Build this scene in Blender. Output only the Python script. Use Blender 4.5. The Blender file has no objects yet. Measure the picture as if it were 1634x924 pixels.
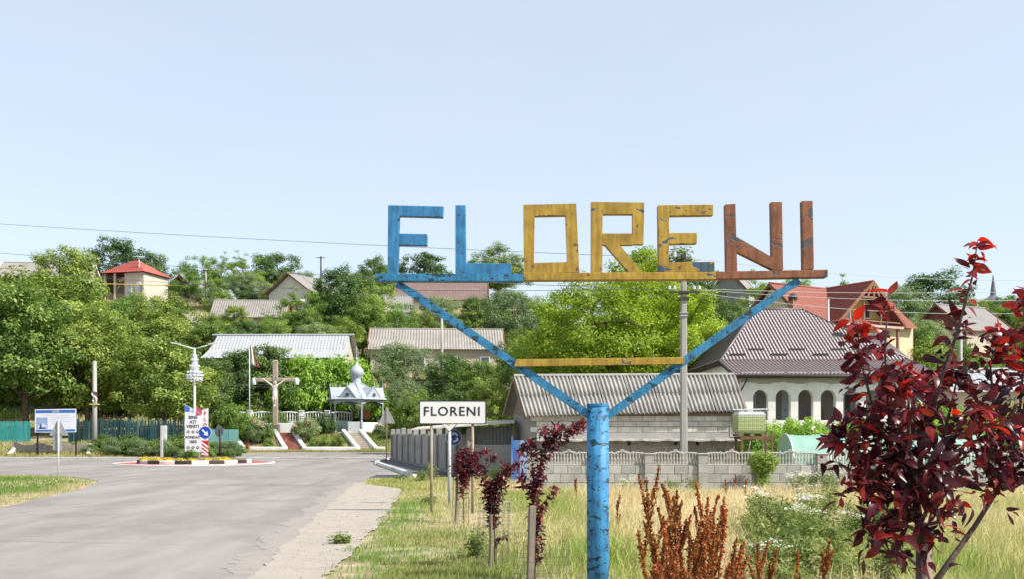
import bpy, bmesh, math, random
import numpy as np
from mathutils import Vector, Matrix
R = math.radians
random.seed(7)
SC = bpy.context.scene
COL = SC.collection

# ---------------------------------------------------------------- camera, sky, sun, exposure
EYE, FPX, HORIZON = 1.75, 1589.0, 690.0
cam_d = bpy.data.cameras.new('camera')
cam_d.sensor_width = 36.0
cam_d.lens = 35.0
cam_d.shift_y = (HORIZON - 462.0) / 1634.0
cam_d.clip_start = 0.1
cam_d.clip_end = 6000
cam = bpy.data.objects.new('camera', cam_d)
cam.location = (0, 0, EYE)
cam.rotation_euler = (R(90), 0, 0)
COL.objects.link(cam)
SC.camera = cam

SUN_EL, SUN_AZ = 45.0, 113.0            # azimuth clockwise from +Y (north)
sdir = Vector((math.sin(R(SUN_AZ)) * math.cos(R(SUN_EL)), math.cos(R(SUN_AZ)) * math.cos(R(SUN_EL)), math.sin(R(SUN_EL))))
W = bpy.data.worlds.new('World')
SC.world = W
W.use_nodes = True
wn = W.node_tree
for n in list(wn.nodes): wn.nodes.remove(n)
wo = wn.nodes.new('ShaderNodeOutputWorld')
bg = wn.nodes.new('ShaderNodeBackground')
sky = wn.nodes.new('ShaderNodeTexSky')
sky.sky_type = 'NISHITA'
sky.sun_disc = False
sky.sun_elevation = R(SUN_EL)
sky.sun_rotation = R(SUN_AZ)
sky.altitude = 100
sky.air_density = 1.0
sky.dust_density = 1.6
sky.ozone_density = 1.6
bg.inputs[1].default_value = 0.15
veil = wn.nodes.new('ShaderNodeMix')           # thin even veil of summer haze over the whole dome
veil.data_type = 'RGBA'
veil.inputs[0].default_value = 0.62
wtc = wn.nodes.new('ShaderNodeTexCoord')
wmp = wn.nodes.new('ShaderNodeMapping'); wmp.inputs['Scale'].default_value = (1.0, 1.0, 3.2)
wno = wn.nodes.new('ShaderNodeTexNoise'); wno.inputs['Scale'].default_value = 2.3; wno.inputs['Detail'].default_value = 8; wno.inputs['Roughness'].default_value = 0.6
wmr = wn.nodes.new('ShaderNodeMapRange'); wmr.inputs[1].default_value = 0.3; wmr.inputs[2].default_value = 0.75; wmr.inputs[3].default_value = 0.55; wmr.inputs[4].default_value = 0.72
wn.links.new(wtc.outputs['Generated'], wmp.inputs[0]); wn.links.new(wmp.outputs[0], wno.inputs['Vector']); wn.links.new(wno.outputs[0], wmr.inputs[0]); wn.links.new(wmr.outputs[0], veil.inputs[0])
veil.inputs[7].default_value = (3.08, 3.36, 3.62, 1)
wn.links.new(sky.outputs[0], veil.inputs[6])
wn.links.new(veil.outputs[2], bg.inputs[0])
wn.links.new(bg.outputs[0], wo.inputs[0])
sun_d = bpy.data.lights.new('sun', 'SUN')
sun_d.energy = 4.6
sun_d.angle = R(0.53)
sun_d.color = (1.0, 0.95, 0.87)
sun = bpy.data.objects.new('sun', sun_d)
sun.rotation_euler = (-sdir).to_track_quat('-Z', 'Y').to_euler()
sun.location = (30, -20, 60)
COL.objects.link(sun)
SC.view_settings.view_transform = 'Standard'
SC.view_settings.look = 'None'
SC.view_settings.gamma = 1.0
SC.view_settings.exposure = 0.80
SC.render.engine = 'CYCLES'
SC.cycles.max_bounces = 6
SC.cycles.transparent_max_bounces = 8
SC.cycles.use_denoising = True

def X(px, D): return (px - 817.0) * D / FPX
def Z(py, D): return EYE + (HORIZON - py) * D / FPX

# ---------------------------------------------------------------- materials
MATS = {}
def nt_new(name):
    m = bpy.data.materials.new(name)
    m.use_nodes = True
    nt = m.node_tree
    b = nt.nodes['Principled BSDF']
    return m, nt, b
def N(nt, t, **kw):
    n = nt.nodes.new(t)
    for k, v in kw.items():
        if k.startswith('i_'):
            n.inputs[int(k[2:]) if k[2:].isdigit() else k[2:]].default_value = v
        else: setattr(n, k, v)
    return n
def rgba(c): return (c[0], c[1], c[2], 1.0)
def coord(nt, kind='Object'):
    tc = N(nt, 'ShaderNodeTexCoord')
    oi = N(nt, 'ShaderNodeObjectInfo')
    mu = N(nt, 'ShaderNodeMath', operation='MULTIPLY'); mu.inputs[1].default_value = 37.0
    nt.links.new(oi.outputs['Random'], mu.inputs[0])
    ad = N(nt, 'ShaderNodeVectorMath', operation='ADD')
    nt.links.new(tc.outputs[kind], ad.inputs[0]); nt.links.new(mu.outputs[0], ad.inputs[1])
    return ad.outputs[0], oi
def ramp(nt, src, stops, interp='LINEAR'):
    r = N(nt, 'ShaderNodeValToRGB')
    r.color_ramp.interpolation = interp
    e = r.color_ramp.elements
    e[0].position, e[0].color = stops[0][0], rgba(stops[0][1])
    e[1].position, e[1].color = stops[-1][0], rgba(stops[-1][1])
    for p, c in stops[1:-1]:
        q = e.new(p); q.color = rgba(c)
    nt.links.new(src, r.inputs[0])
    return r.outputs[0]
def mixc(nt, fac, a, b, blend='MIX'):
    m = N(nt, 'ShaderNodeMix', data_type='RGBA', blend_type=blend)
    for s, v in ((0, fac), (6, a), (7, b)):
        if hasattr(v, 'is_linked') or hasattr(v, 'links'): nt.links.new(v, m.inputs[s])
        elif s == 0: m.inputs[0].default_value = v
        else: m.inputs[s].default_value = rgba(v)
    return m.outputs[2]
def M(name, col, rough=0.8, var=0.18, scale=3.0, bump=0.0, bscale=40.0, metal=0.0, rnd=0.0, stain=None, stain_amt=0.5, stain_scale=1.2, spec=0.3, stretch=(1, 1, 1)):
    if name in MATS: return MATS[name]
    m, nt, b = nt_new(name)
    co, oi = coord(nt)
    if stretch != (1, 1, 1):
        mp = N(nt, 'ShaderNodeMapping'); mp.inputs['Scale'].default_value = stretch
        nt.links.new(co, mp.inputs[0]); co = mp.outputs[0]
    n1 = N(nt, 'ShaderNodeTexNoise'); n1.inputs['Scale'].default_value = scale; n1.inputs['Detail'].default_value = 7; n1.inputs['Roughness'].default_value = 0.65
    nt.links.new(co, n1.inputs['Vector'])
    lo = tuple(c * (1 - var) for c in col); hi = tuple(min(1, c * (1 + var)) for c in col)
    c = ramp(nt, n1.outputs[0], [(0.3, lo), (0.7, hi)])
    if stain:
        n2 = N(nt, 'ShaderNodeTexNoise'); n2.inputs['Scale'].default_value = stain_scale; n2.inputs['Detail'].default_value = 9; n2.inputs['Roughness'].default_value = 0.7
        nt.links.new(co, n2.inputs['Vector'])
        f = ramp(nt, n2.outputs[0], [(0.5, (0, 0, 0)), (0.68, (stain_amt,) * 3)])
        c = mixc(nt, f, c, stain)
    if rnd:
        hs = N(nt, 'ShaderNodeHueSaturation')
        mr = N(nt, 'ShaderNodeMapRange'); mr.inputs[3].default_value = 1 - rnd; mr.inputs[4].default_value = 1 + rnd
        nt.links.new(oi.outputs['Random'], mr.inputs[0]); nt.links.new(mr.outputs[0], hs.inputs['Value'])
        nt.links.new(c, hs.inputs['Color']); c = hs.outputs[0]
    nt.links.new(c, b.inputs['Base Color'])
    b.inputs['Roughness'].default_value = rough
    b.inputs['Metallic'].default_value = metal
    b.inputs['Specular IOR Level'].default_value = spec
    if bump:
        n3 = N(nt, 'ShaderNodeTexNoise'); n3.inputs['Scale'].default_value = bscale; n3.inputs['Detail'].default_value = 5
        nt.links.new(co, n3.inputs['Vector'])
        bp = N(nt, 'ShaderNodeBump'); bp.inputs['Strength'].default_value = bump; bp.inputs['Distance'].default_value = 0.02
        nt.links.new(n3.outputs[0], bp.inputs['Height']); nt.links.new(bp.outputs[0], b.inputs['Normal'])
    MATS[name] = m
    return m
def peel(name, paint, under, amt=0.5, scale=5.0, rust=(0.11, 0.05, 0.03), shade=None):
    """old oil paint on sheet metal: mottled coats, flakes showing the coat below, rust spots"""
    m, nt, b = nt_new(name)
    co, oi = coord(nt)
    n1 = N(nt, 'ShaderNodeTexNoise'); n1.inputs['Scale'].default_value = 7; n1.inputs['Detail'].default_value = 8; n1.inputs['Roughness'].default_value = 0.7
    nt.links.new(co, n1.inputs['Vector'])
    sh = shade or tuple(c * 0.68 for c in paint)
    c = ramp(nt, n1.outputs[0], [(0.32, sh), (0.5, paint), (0.72, tuple(min(1, v * 1.25 + 0.01) for v in paint))])
    n2 = N(nt, 'ShaderNodeTexNoise'); n2.inputs['Scale'].default_value = scale; n2.inputs['Detail'].default_value = 6; n2.inputs['Roughness'].default_value = 0.55; n2.inputs['Distortion'].default_value = 0.6
    mp = N(nt, 'ShaderNodeMapping'); mp.inputs['Scale'].default_value = (1, 1, 1.9); nt.links.new(co, mp.inputs[0]); nt.links.new(mp.outputs[0], n2.inputs['Vector'])
    f = ramp(nt, n2.outputs[0], [(amt, (0, 0, 0)), (amt + 0.015, (1, 1, 1))])
    c = mixc(nt, f, c, under)
    n5 = N(nt, 'ShaderNodeTexNoise'); n5.inputs['Scale'].default_value = 9; n5.inputs['Detail'].default_value = 5      # brush marks and runs down the face
    mp5 = N(nt, 'ShaderNodeMapping'); mp5.inputs['Scale'].default_value = (4, 4, .35); nt.links.new(co, mp5.inputs[0]); nt.links.new(mp5.outputs[0], n5.inputs['Vector'])
    st5 = ramp(nt, n5.outputs[0], [(.38, (.72, .70, .68)), (.6, (1.0, 1.0, 1.0))])
    c = mixc(nt, 1.0, c, st5, 'MULTIPLY')
    n3 = N(nt, 'ShaderNodeTexNoise'); n3.inputs['Scale'].default_value = 16; n3.inputs['Detail'].default_value = 7
    nt.links.new(co, n3.inputs['Vector'])
    g = ramp(nt, n3.outputs[0], [(0.645, (0, 0, 0)), (0.67, (0.9,) * 3)])
    c = mixc(nt, g, c, rust)
    nt.links.new(c, b.inputs['Base Color'])
    b.inputs['Roughness'].default_value = 0.55
    b.inputs['Specular IOR Level'].default_value = 0.35
    ad = N(nt, 'ShaderNodeMath', operation='ADD'); nt.links.new(n1.outputs[0], ad.inputs[0])
    iv = N(nt, 'ShaderNodeMath', operation='MULTIPLY'); iv.inputs[1].default_value = -0.8; nt.links.new(f, iv.inputs[0]); nt.links.new(iv.outputs[0], ad.inputs[1])
    bp = N(nt, 'ShaderNodeBump'); bp.inputs['Strength'].default_value = 0.6; bp.inputs['Distance'].default_value = 0.006
    nt.links.new(ad.outputs[0], bp.inputs['Height']); nt.links.new(bp.outputs[0], b.inputs['Normal'])
    MATS[name] = m
    return m
def leafmat(name, dark, mid, light, trans=0.35, rough=0.5, hue=0.02, tcol=None):
    """foliage: colour of each leaf from its 'tint', slightly different on every plant, light shining through"""
    m, nt, b = nt_new(name)
    at = N(nt, 'ShaderNodeAttribute'); at.attribute_name = 'tint'
    c = ramp(nt, at.outputs['Fac'], [(0.0, dark), (0.5, mid), (1.0, light)])
    oi = N(nt, 'ShaderNodeObjectInfo')
    hs = N(nt, 'ShaderNodeHueSaturation')
    mr = N(nt, 'ShaderNodeMapRange'); mr.inputs[3].default_value = 0.5 - hue; mr.inputs[4].default_value = 0.5 + hue
    nt.links.new(oi.outputs['Random'], mr.inputs[0]); nt.links.new(mr.outputs[0], hs.inputs['Hue'])
    mr2 = N(nt, 'ShaderNodeMapRange'); mr2.inputs[3].default_value = 1.25; mr2.inputs[4].default_value = 0.8
    nt.links.new(oi.outputs['Random'], mr2.inputs[0]); nt.links.new(mr2.outputs[0], hs.inputs['Value'])
    nt.links.new(c, hs.inputs['Color'])
    c = hs.outputs[0]
    nt.links.new(c, b.inputs['Base Color'])
    b.inputs['Roughness'].default_value = rough
    b.inputs['Specular IOR Level'].default_value = 0.3
    tr = N(nt, 'ShaderNodeBsdfTranslucent')
    if tcol: tr.inputs[0].default_value = rgba(tcol)
    else:
        t2 = N(nt, 'ShaderNodeHueSaturation'); t2.inputs['Value'].default_value = 1.5; t2.inputs['Saturation'].default_value = 1.1
        nt.links.new(c, t2.inputs['Color']); nt.links.new(t2.outputs[0], tr.inputs[0])
    mx = N(nt, 'ShaderNodeMixShader'); mx.inputs[0].default_value = trans
    nt.links.new(b.outputs[0], mx.inputs[1]); nt.links.new(tr.outputs[0], mx.inputs[2])
    nt.links.new(mx.outputs[0], nt.nodes['Material Output'].inputs[0])
    MATS[name] = m
    return m

# ---------------------------------------------------------------- mesh helpers
class MB:
    def __init__(s): s.v, s.f = [], []
    def add(s, vs, fs):
        o = len(s.v); s.v += [tuple(v) for v in vs]; s.f += [tuple(i + o for i in f) for f in fs]; return s
    def box(s, c, d, rz=0.0, bev=0.0):
        x, y, z = d[0] / 2, d[1] / 2, d[2] / 2
        ca, sa = math.cos(rz), math.sin(rz)
        if bev > 0:
            b = min(bev, x * .9, y * .9, z * .9)
            vs = []
            for (zz, i) in ((-z, b), (-z + b, 0), (z - b, 0), (z, b)):
                vs += [(-x + i, -y + i, zz), (x - i, -y + i, zz), (x - i, y - i, zz), (-x + i, y - i, zz)]
            fs = [(3, 2, 1, 0), (12, 13, 14, 15)]
            for k in range(3):
                for j in range(4): fs.append((k * 4 + j, k * 4 + (j + 1) % 4, k * 4 + 4 + (j + 1) % 4, k * 4 + 4 + j))
        else:
            vs = [(-x, -y, -z), (x, -y, -z), (x, y, -z), (-x, y, -z), (-x, -y, z), (x, -y, z), (x, y, z), (-x, y, z)]
            fs = [(3, 2, 1, 0), (4, 5, 6, 7), (0, 1, 5, 4), (1, 2, 6, 5), (2, 3, 7, 6), (3, 0, 4, 7)]
        return s.add([(c[0] + a * ca - b_ * sa, c[1] + a * sa + b_ * ca, c[2] + e) for a, b_, e in vs], fs)
    def bar(s, p, q, w, h, up=(0, 0, 1)):
        p, q = Vector(p), Vector(q); t = (q - p).normalized(); u = Vector(up)
        if abs(t.dot(u)) > .98: u = Vector((0, 1, 0))
        a = t.cross(u).normalized(); b = a.cross(t).normalized()
        vs = []
        for o in (p, q):
            for i, j in ((-1, -1), (1, -1), (1, 1), (-1, 1)): vs.append(o + a * (i * w / 2) + b * (j * h / 2))
        return s.add(vs, [(0, 1, 2, 3), (7, 6, 5, 4), (1, 0, 4, 5), (2, 1, 5, 6), (3, 2, 6, 7), (0, 3, 7, 4)])
    def tube(s, pts, rad, n=8, cap=True):
        pts = [Vector(p) for p in pts]
        if not hasattr(rad, '__len__'): rad = [rad] * len(pts)
        vs, fs = [], []
        u = None
        for i, p in enumerate(pts):
            t = (pts[min(i + 1, len(pts) - 1)] - pts[max(i - 1, 0)])
            t = t.normalized() if t.length > 1e-9 else Vector((0, 0, 1))
            if u is None: u = Vector((1, 0, 0)) if abs(t.x) < .8 else Vector((0, 1, 0))
            a = t.cross(u)
            if a.length < 1e-4: a = t.cross(Vector((0, 1, 0.3)))
            a.normalize(); b = t.cross(a).normalized(); u = -b if False else u
            for k in range(n):
                an = 2 * math.pi * k / n
                vs.append(p + (a * math.cos(an) + b * math.sin(an)) * rad[i])
        for i in range(len(pts) - 1):
            for k in range(n): fs.append((i * n + k, i * n + (k + 1) % n, i * n + n + (k + 1) % n, i * n + n + k))
        if cap: fs += [tuple(range(n - 1, -1, -1)), tuple(range((len(pts) - 1) * n, len(pts) * n))]
        return s.add(vs, fs)
    def lathe(s, c, prof, n=20):
        vs, fs = [], []
        for r, z in prof:
            for k in range(n):
                a = 2 * math.pi * k / n; vs.append((c[0] + r * math.cos(a), c[1] + r * math.sin(a), c[2] + z))
        for i in range(len(prof) - 1):
            for k in range(n): fs.append((i * n + k, i * n + (k + 1) % n, i * n + n + (k + 1) % n, i * n + n + k))
        fs += [tuple(range(n - 1, -1, -1)), tuple(range((len(prof) - 1) * n, len(prof) * n))]
        return s.add(vs, fs)
    def prism(s, pts, y0, y1):
        """outline pts (x,z), counter-clockwise seen from -Y, extruded from y0 (front) to y1"""
        n = len(pts)
        vs = [(x, y0, z) for x, z in pts] + [(x, y1, z) for x, z in pts]
        fs = [tuple(range(n)), tuple(range(2 * n - 1, n - 1, -1))]
        for i in range(n):
            j = (i + 1) % n; fs.append((j, i, n + i, n + j))
        return s.add(vs, fs)
    def ring(s, outer, inner, y0, y1):
        n = len(outer); vs = []
        for y in (y0, y1):
            for P in (outer, inner): vs += [(x, y, z) for x, z in P]
        fs = []
        for i in range(n):
            j = (i + 1) % n
            fs.append((i, j, n + j, n + i)); fs.append((2 * n + i, 3 * n + i, 3 * n + j, 2 * n + j))
            fs.append((j, i, 2 * n + i, 2 * n + j)); fs.append((n + i, n + j, 3 * n + j, 3 * n + i))
        return s.add(vs, fs)
    def disc(s, c, r, y0, y1, n=28):
        return s.prism([(c[0] + r * math.cos(2 * math.pi * k / n), c[1] + r * math.sin(2 * math.pi * k / n)) for k in range(n)], y0, y1)
    def quad(s, a, b, c, d): return s.add([a, b, c, d], [(0, 1, 2, 3)])
    def slab(s, quad, th):
        a, b, c, d = [Vector(q) for q in quad]; nrm = (b - a).cross(d - a).normalized() * th
        top = [a, b, c, d]; bot = [p - nrm for p in top]
        return s.add(top + bot, [(0, 1, 2, 3), (7, 6, 5, 4), (0, 4, 5, 1), (1, 5, 6, 2), (2, 6, 7, 3), (3, 7, 4, 0)])
    def mesh(s, name='mesh'):
        m = bpy.data.meshes.new(name); m.from_pydata(s.v, [], s.f); m.update(); return m
    def build(s, name, mat, parent=None, smooth=False, loc=None):
        m = s.mesh(name)
        bm = bmesh.new(); bm.from_mesh(m); bmesh.ops.recalc_face_normals(bm, faces=bm.faces); bm.to_mesh(m); bm.free()
        return link(name, m, mat, parent, smooth, loc)
def link(name, mesh, mat, parent=None, smooth=False, loc=None, rot=None, scale=None):
    o = bpy.data.objects.new(name, mesh)
    if mat is not None and len(mesh.materials) == 0: mesh.materials.append(mat)
    if smooth: mesh.polygons.foreach_set('use_smooth', [True] * len(mesh.polygons))
    COL.objects.link(o)
    if parent is not None: o.parent = parent
    if loc is not None: o.location = loc
    if rot is not None: o.rotation_euler = rot
    if scale is not None: o.scale = scale
    return o
def tag(o, label, cat, group=None, kind=None):
    o['label'] = label; o['category'] = cat
    if group: o['group'] = group
    if kind: o['kind'] = kind
    return o
def thing(name, label, cat, loc=(0, 0, 0), rz=0.0, group=None):
    o = bpy.data.objects.new(name, None); o.empty_display_size = 0.2
    COL.objects.link(o); o.location = loc; o.rotation_euler = (0, 0, rz)
    return tag(o, label, cat, group)
def copy_tree(o, parent=None):
    c = o.copy(); COL.objects.link(c); c.parent = parent
    for ch in list(o.children): copy_tree(ch, c)
    return c
def np_mesh(name, verts, faces, tint=None, normals_smooth=False):
    """verts (n,3), faces (m,k) with constant k"""
    m = bpy.data.meshes.new(name)
    nv, (nf, k) = len(verts), faces.shape
    m.vertices.add(nv); m.vertices.foreach_set('co', np.ascontiguousarray(verts, dtype=np.float32).ravel())
    m.loops.add(nf * k); m.loops.foreach_set('vertex_index', np.ascontiguousarray(faces, dtype=np.int32).ravel())
    m.polygons.add(nf); m.polygons.foreach_set('loop_start', np.arange(0, nf * k, k, dtype=np.int32))
    if tint is not None:
        a = m.attributes.new('tint', 'FLOAT', 'POINT'); a.data.foreach_set('value', np.ascontiguousarray(tint, dtype=np.float32))
    m.update(calc_edges=True)
    return m
def text(name, s, size, mat, parent, loc, bold=0.0, sx=1.0, extrude=0.003, space=1.0, rot=(math.pi / 2, 0, 0)):
    cu = bpy.data.curves.new(name, 'FONT'); cu.body = s; cu.size = size; cu.align_x = 'CENTER'; cu.align_y = 'CENTER'
    cu.extrude = extrude; cu.offset = bold; cu.space_character = space; cu.resolution_u = 3
    t = bpy.data.objects.new(name, cu); COL.objects.link(t)
    bpy.context.view_layer.update()
    me = bpy.data.meshes.new_from_object(t.evaluated_get(bpy.context.evaluated_depsgraph_get()))
    bpy.data.objects.remove(t); bpy.data.curves.remove(cu)
    me.materials.clear()
    return link(name, me, mat, parent, loc=loc, rot=rot, scale=(sx, 1, 1))
def smoothstep(a, b, x):
    t = np.clip((np.asarray(x, dtype=float) - a) / (b - a), 0, 1); return t * t * (3 - 2 * t)
def relief_roof(poly, cols, rows, amp, step, mode='tile', over=0.0):
    """sheet covering the convex planar polygon poly (first edge = eave, left to right seen from outside), pressed into waves across (cols = wave pitch m) and steps up the slope (rows = course m)"""
    P = [Vector(p) for p in poly]
    u = (P[1] - P[0]).normalized(); nrm = (P[1] - P[0]).cross(P[-1] - P[0]).normalized(); v = nrm.cross(u).normalized()
    loc = [((p - P[0]).dot(u), (p - P[0]).dot(v)) for p in P]
    u0, u1 = min(a for a, b in loc), max(a for a, b in loc); v1 = max(b for a, b in loc)
    per = 6
    nu = max(2, int((u1 - u0) / cols * per)); U = np.linspace(u0, u1, nu + 1)
    if rows:
        nr = max(1, int(math.ceil(v1 / rows))); V, H = [], []
        for r in range(nr):
            V += [r * rows, r * rows + rows * .96]; H += [step, 0.0]
        V, H = np.array(V), np.array(H)
    else:
        V = np.linspace(0, v1, 6); H = np.zeros(6)
    wave = amp * (0.5 + 0.5 * np.cos(2 * np.pi * (U - u0) / cols))
    if mode == 'seam': wave = amp * (np.cos(2 * np.pi * (U - u0) / cols) > .8)
    UU, VV = np.meshgrid(U, V); HH = wave[None, :] + H[:, None]
    pts = np.array(P[0])[None, None, :] + UU[..., None] * np.array(u) + VV[..., None] * np.array(v) + HH[..., None] * np.array(nrm)
    nvv, nuu = UU.shape
    i = np.arange(nvv * nuu).reshape(nvv, nuu)
    fc = np.stack([i[:-1, :-1], i[:-1, 1:], i[1:, 1:], i[1:, :-1]], -1).reshape(-1, 4)
    me = np_mesh('sheet', pts.reshape(-1, 3), fc)
    bm = bmesh.new(); bm.from_mesh(me)
    n = len(P)
    for k in range(n):
        a, b = P[k], P[(k + 1) % n]
        out = (b - a).cross(nrm).normalized()
        bmesh.ops.bisect_plane(bm, geom=bm.verts[:] + bm.edges[:] + bm.faces[:], dist=1e-5, plane_co=a + out * 1e-3, plane_no=out, clear_outer=True)
    bm.to_mesh(me); bm.free()
    return me
# ---------------------------------------------------------------- terrain
def PL(y, pts):
    return np.interp(y, [p[0] for p in pts], [p[1] for p in pts])
FAR = [(95, 5.4), (105, 8.2), (130, 14.3), (150, 20.6), (170, 24.0), (230, 25.0), (500, 18), (3000, 0)]
def H(x, y):
    x = np.asarray(x, dtype=float); y = np.asarray(y, dtype=float)
    left = PL(y, [(-100, 0), (63.2, 0), (66, .95), (72, 1.3), (80, 2.2)] + FAR)
    mid = PL(y, [(-100, 0), (62, 0), (75, .25), (75.6, .32), (79.3, 1.62), (86, 1.75)] + FAR)
    right = PL(y, [(-100, 0), (30.5, 0), (36, .12), (47, 1.3), (64, 2.4), (90, 6.5), (110, 10), (150, 14.2), (200, 16.5), (300, 16), (500, 12), (3000, 0)])
    a = smoothstep(-28.5, -23.5, x); b = smoothstep(-1.0, 7.0, x)
    return left * (1 - a) + mid * (a - b * a) + right * b * a
def h(x, y): return float(H(x, y))
def axis(segs):
    out = [segs[0][0]]
    for a, b, st in segs:
        n = max(1, int(round((b - a) / st))); out += list(np.linspace(a, b, n + 1)[1:])
    return np.array(out)
gx = axis([(-2500, -300, 200), (-300, -90, 15), (-90, 60, 1.0), (60, 300, 15), (300, 2500, 200)])
gy = axis([(-300, -20, 20), (-20, 180, 1.0), (180, 320, 7), (320, 3000, 180)])
GX, GY = np.meshgrid(gx, gy)
GZ = H(GX, GY)
bump = (np.sin(GX * 1.7 + GY * .6) * np.sin(GY * 1.3 - GX * .4)) * .05
GZ = GZ + bump * smoothstep(80, 90, GY)
idx = np.arange(GX.size).reshape(GX.shape)
fc = np.stack([idx[:-1, :-1], idx[:-1, 1:], idx[1:, 1:], idx[1:, :-1]], -1).reshape(-1, 4)
def ground_mat():
    m, nt, b = nt_new('dry_ground')
    tc = N(nt, 'ShaderNodeTexCoord'); co = tc.outputs['Object']
    def noise(sc, det=8, ro=.65):
        n = N(nt, 'ShaderNodeTexNoise'); n.inputs['Scale'].default_value = sc; n.inputs['Detail'].default_value = det; n.inputs['Roughness'].default_value = ro
        nt.links.new(co, n.inputs['Vector']); return n.outputs[0]
    c = ramp(nt, noise(2.2), [(.3, (.17, .135, .08)), (.5, (.33, .27, .17)), (.7, (.46, .39, .26))])
    g = ramp(nt, noise(9), [(.3, (.055, .085, .02)), (.7, (.16, .20, .055))])
    f = ramp(nt, noise(.28, 6), [(.46, (0, 0, 0)), (.6, (.85,) * 3)])
    c = mixc(nt, f, c, g)
    nt.links.new(c, b.inputs['Base Color']); b.inputs['Roughness'].default_value = .95; b.inputs['Specular IOR Level'].default_value = .1
    bp = N(nt, 'ShaderNodeBump'); bp.inputs['Strength'].default_value = .7; bp.inputs['Distance'].default_value = .04
    nt.links.new(noise(25), bp.inputs['Height']); nt.links.new(bp.outputs[0], b.inputs['Normal'])
    return m
ground = link('ground', np_mesh('ground', np.stack([GX, GY, GZ], -1).reshape(-1, 3), fc), ground_mat(), smooth=True)
ground['kind'] = 'structure'; ground['label'] = 'dry grassy ground rising into the village hillside'

# ---------------------------------------------------------------- road
ROAD_L = [(-30, -9.5), (0, -10.5), (22.8, -11.7), (30, -13.0), (34.8, -14.4), (38.6, -17.0), (40.6, -21.0), (41.4, -27), (42.2, -85), (62.6, -85), (62.7, -26), (66, -23.5), (71, -20), (74.2, -16)]
ROAD_R = [(-30, -1.0), (0, -1.7), (11.9, -2.75), (19.2, -3.65), (27.8, -4.5), (33.6, -5.05), (35.2, -4.5), (37, -3.75), (45, -5.5), (53.5, -7.45), (59.5, -7.6), (60.2, 1.5), (74.2, 1.5)]
def strip(name, yl, left, right, dz, mat, ncol=14, wob=0.0, seed=1):
    rs = np.random.RandomState(seed)
    ys = np.array(yl); L = np.interp(ys, [p[0] for p in left], [p[1] for p in left]); Rr = np.interp(ys, [p[0] for p in right], [p[1] for p in right])
    if wob:
        L = L + wob * (np.sin(ys * 2.1 + seed) * .5 + np.sin(ys * 5.3) * .3 + rs.randn(len(ys)) * .2); Rr = Rr + wob * (np.sin(ys * 1.7 + 2) * .5 + np.sin(ys * 4.7 + seed) * .3 + rs.randn(len(ys)) * .25)
    t = np.linspace(0, 1, ncol)
    XX = L[:, None] * (1 - t) + Rr[:, None] * t; YY = np.repeat(ys[:, None], ncol, 1)
    ZZ = H(XX, YY) + dz
    i = np.arange(XX.size).reshape(XX.shape)
    f = np.stack([i[:-1, :-1], i[:-1, 1:], i[1:, 1:], i[1:, :-1]], -1).reshape(-1, 4)
    o = link(name, np_mesh(name, np.stack([XX, YY, ZZ], -1).reshape(-1, 3), f), mat)
    o['kind'] = 'structure'; return o
def asphalt_mat(name, base, dust):
    m, nt, b = nt_new(name)
    tc = N(nt, 'ShaderNodeTexCoord'); co = tc.outputs['Object']
    def noise(sc, det=8, ro=.65, st=None):
        v = co
        if st:
            mp = N(nt, 'ShaderNodeMapping'); mp.inputs['Scale'].default_value = st; mp.inputs['Rotation'].default_value = (0, 0, R(8)); nt.links.new(co, mp.inputs[0]); v = mp.outputs[0]
        n = N(nt, 'ShaderNodeTexNoise'); n.inputs['Scale'].default_value = sc; n.inputs['Detail'].default_value = det; n.inputs['Roughness'].default_value = ro
        nt.links.new(v, n.inputs['Vector']); return n.outputs[0]
    c = ramp(nt, noise(60, 4), [(.3, tuple(v * .8 for v in base)), (.7, tuple(v * 1.2 for v in base))])
    f = ramp(nt, noise(.8, 7, .6, (1, .12, 1)), [(.38, (0, 0, 0)), (.64, (.95,) * 3)])
    c = mixc(nt, f, c, dust)
    f2 = ramp(nt, noise(.35, 8, .7), [(.48, (0, 0, 0)), (.62, (.5,) * 3)])
    c = mixc(nt, f2, c, tuple(v * .72 for v in base))
    vo = N(nt, 'ShaderNodeTexVoronoi'); vo.feature = 'DISTANCE_TO_EDGE'; vo.inputs['Scale'].default_value = .22
    nd = N(nt, 'ShaderNodeTexNoise'); nd.inputs['Scale'].default_value = 1.6; nd.inputs['Detail'].default_value = 6; nt.links.new(co, nd.inputs['Vector'])
    ad = N(nt, 'ShaderNodeMix', data_type='VECTOR'); ad.inputs[0].default_value = .28
    nt.links.new(co, ad.inputs[4]); nt.links.new(nd.outputs[1], ad.inputs[5]); nt.links.new(ad.outputs[1], vo.inputs['Vector'])
    cr = ramp(nt, vo.outputs[0], [(.0, (1, 1, 1)), (.007, (0, 0, 0))])
    gate = ramp(nt, noise(.15, 3), [(.45, (0, 0, 0)), (.55, (.6,) * 3)])
    mu = N(nt, 'ShaderNodeMix', data_type='RGBA', blend_type='MULTIPLY'); mu.inputs[0].default_value = 1
    nt.links.new(cr, mu.inputs[6]); nt.links.new(gate, mu.inputs[7])
    c = mixc(nt, mu.outputs[2], c, tuple(v * .35 for v in base))
    nt.links.new(c, b.inputs['Base Color']); b.inputs['Roughness'].default_value = .9; b.inputs['Specular IOR Level'].default_value = .2
    bp = N(nt, 'ShaderNodeBump'); bp.inputs['Strength'].default_value = .35; bp.inputs['Distance'].default_value = .01
    nt.links.new(noise(90, 3), bp.inputs['Height']); nt.links.new(bp.outputs[0], b.inputs['Normal'])
    return m
ASPH = asphalt_mat('worn_asphalt', (.208, .19, .181), (.278, .258, .243))
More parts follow.
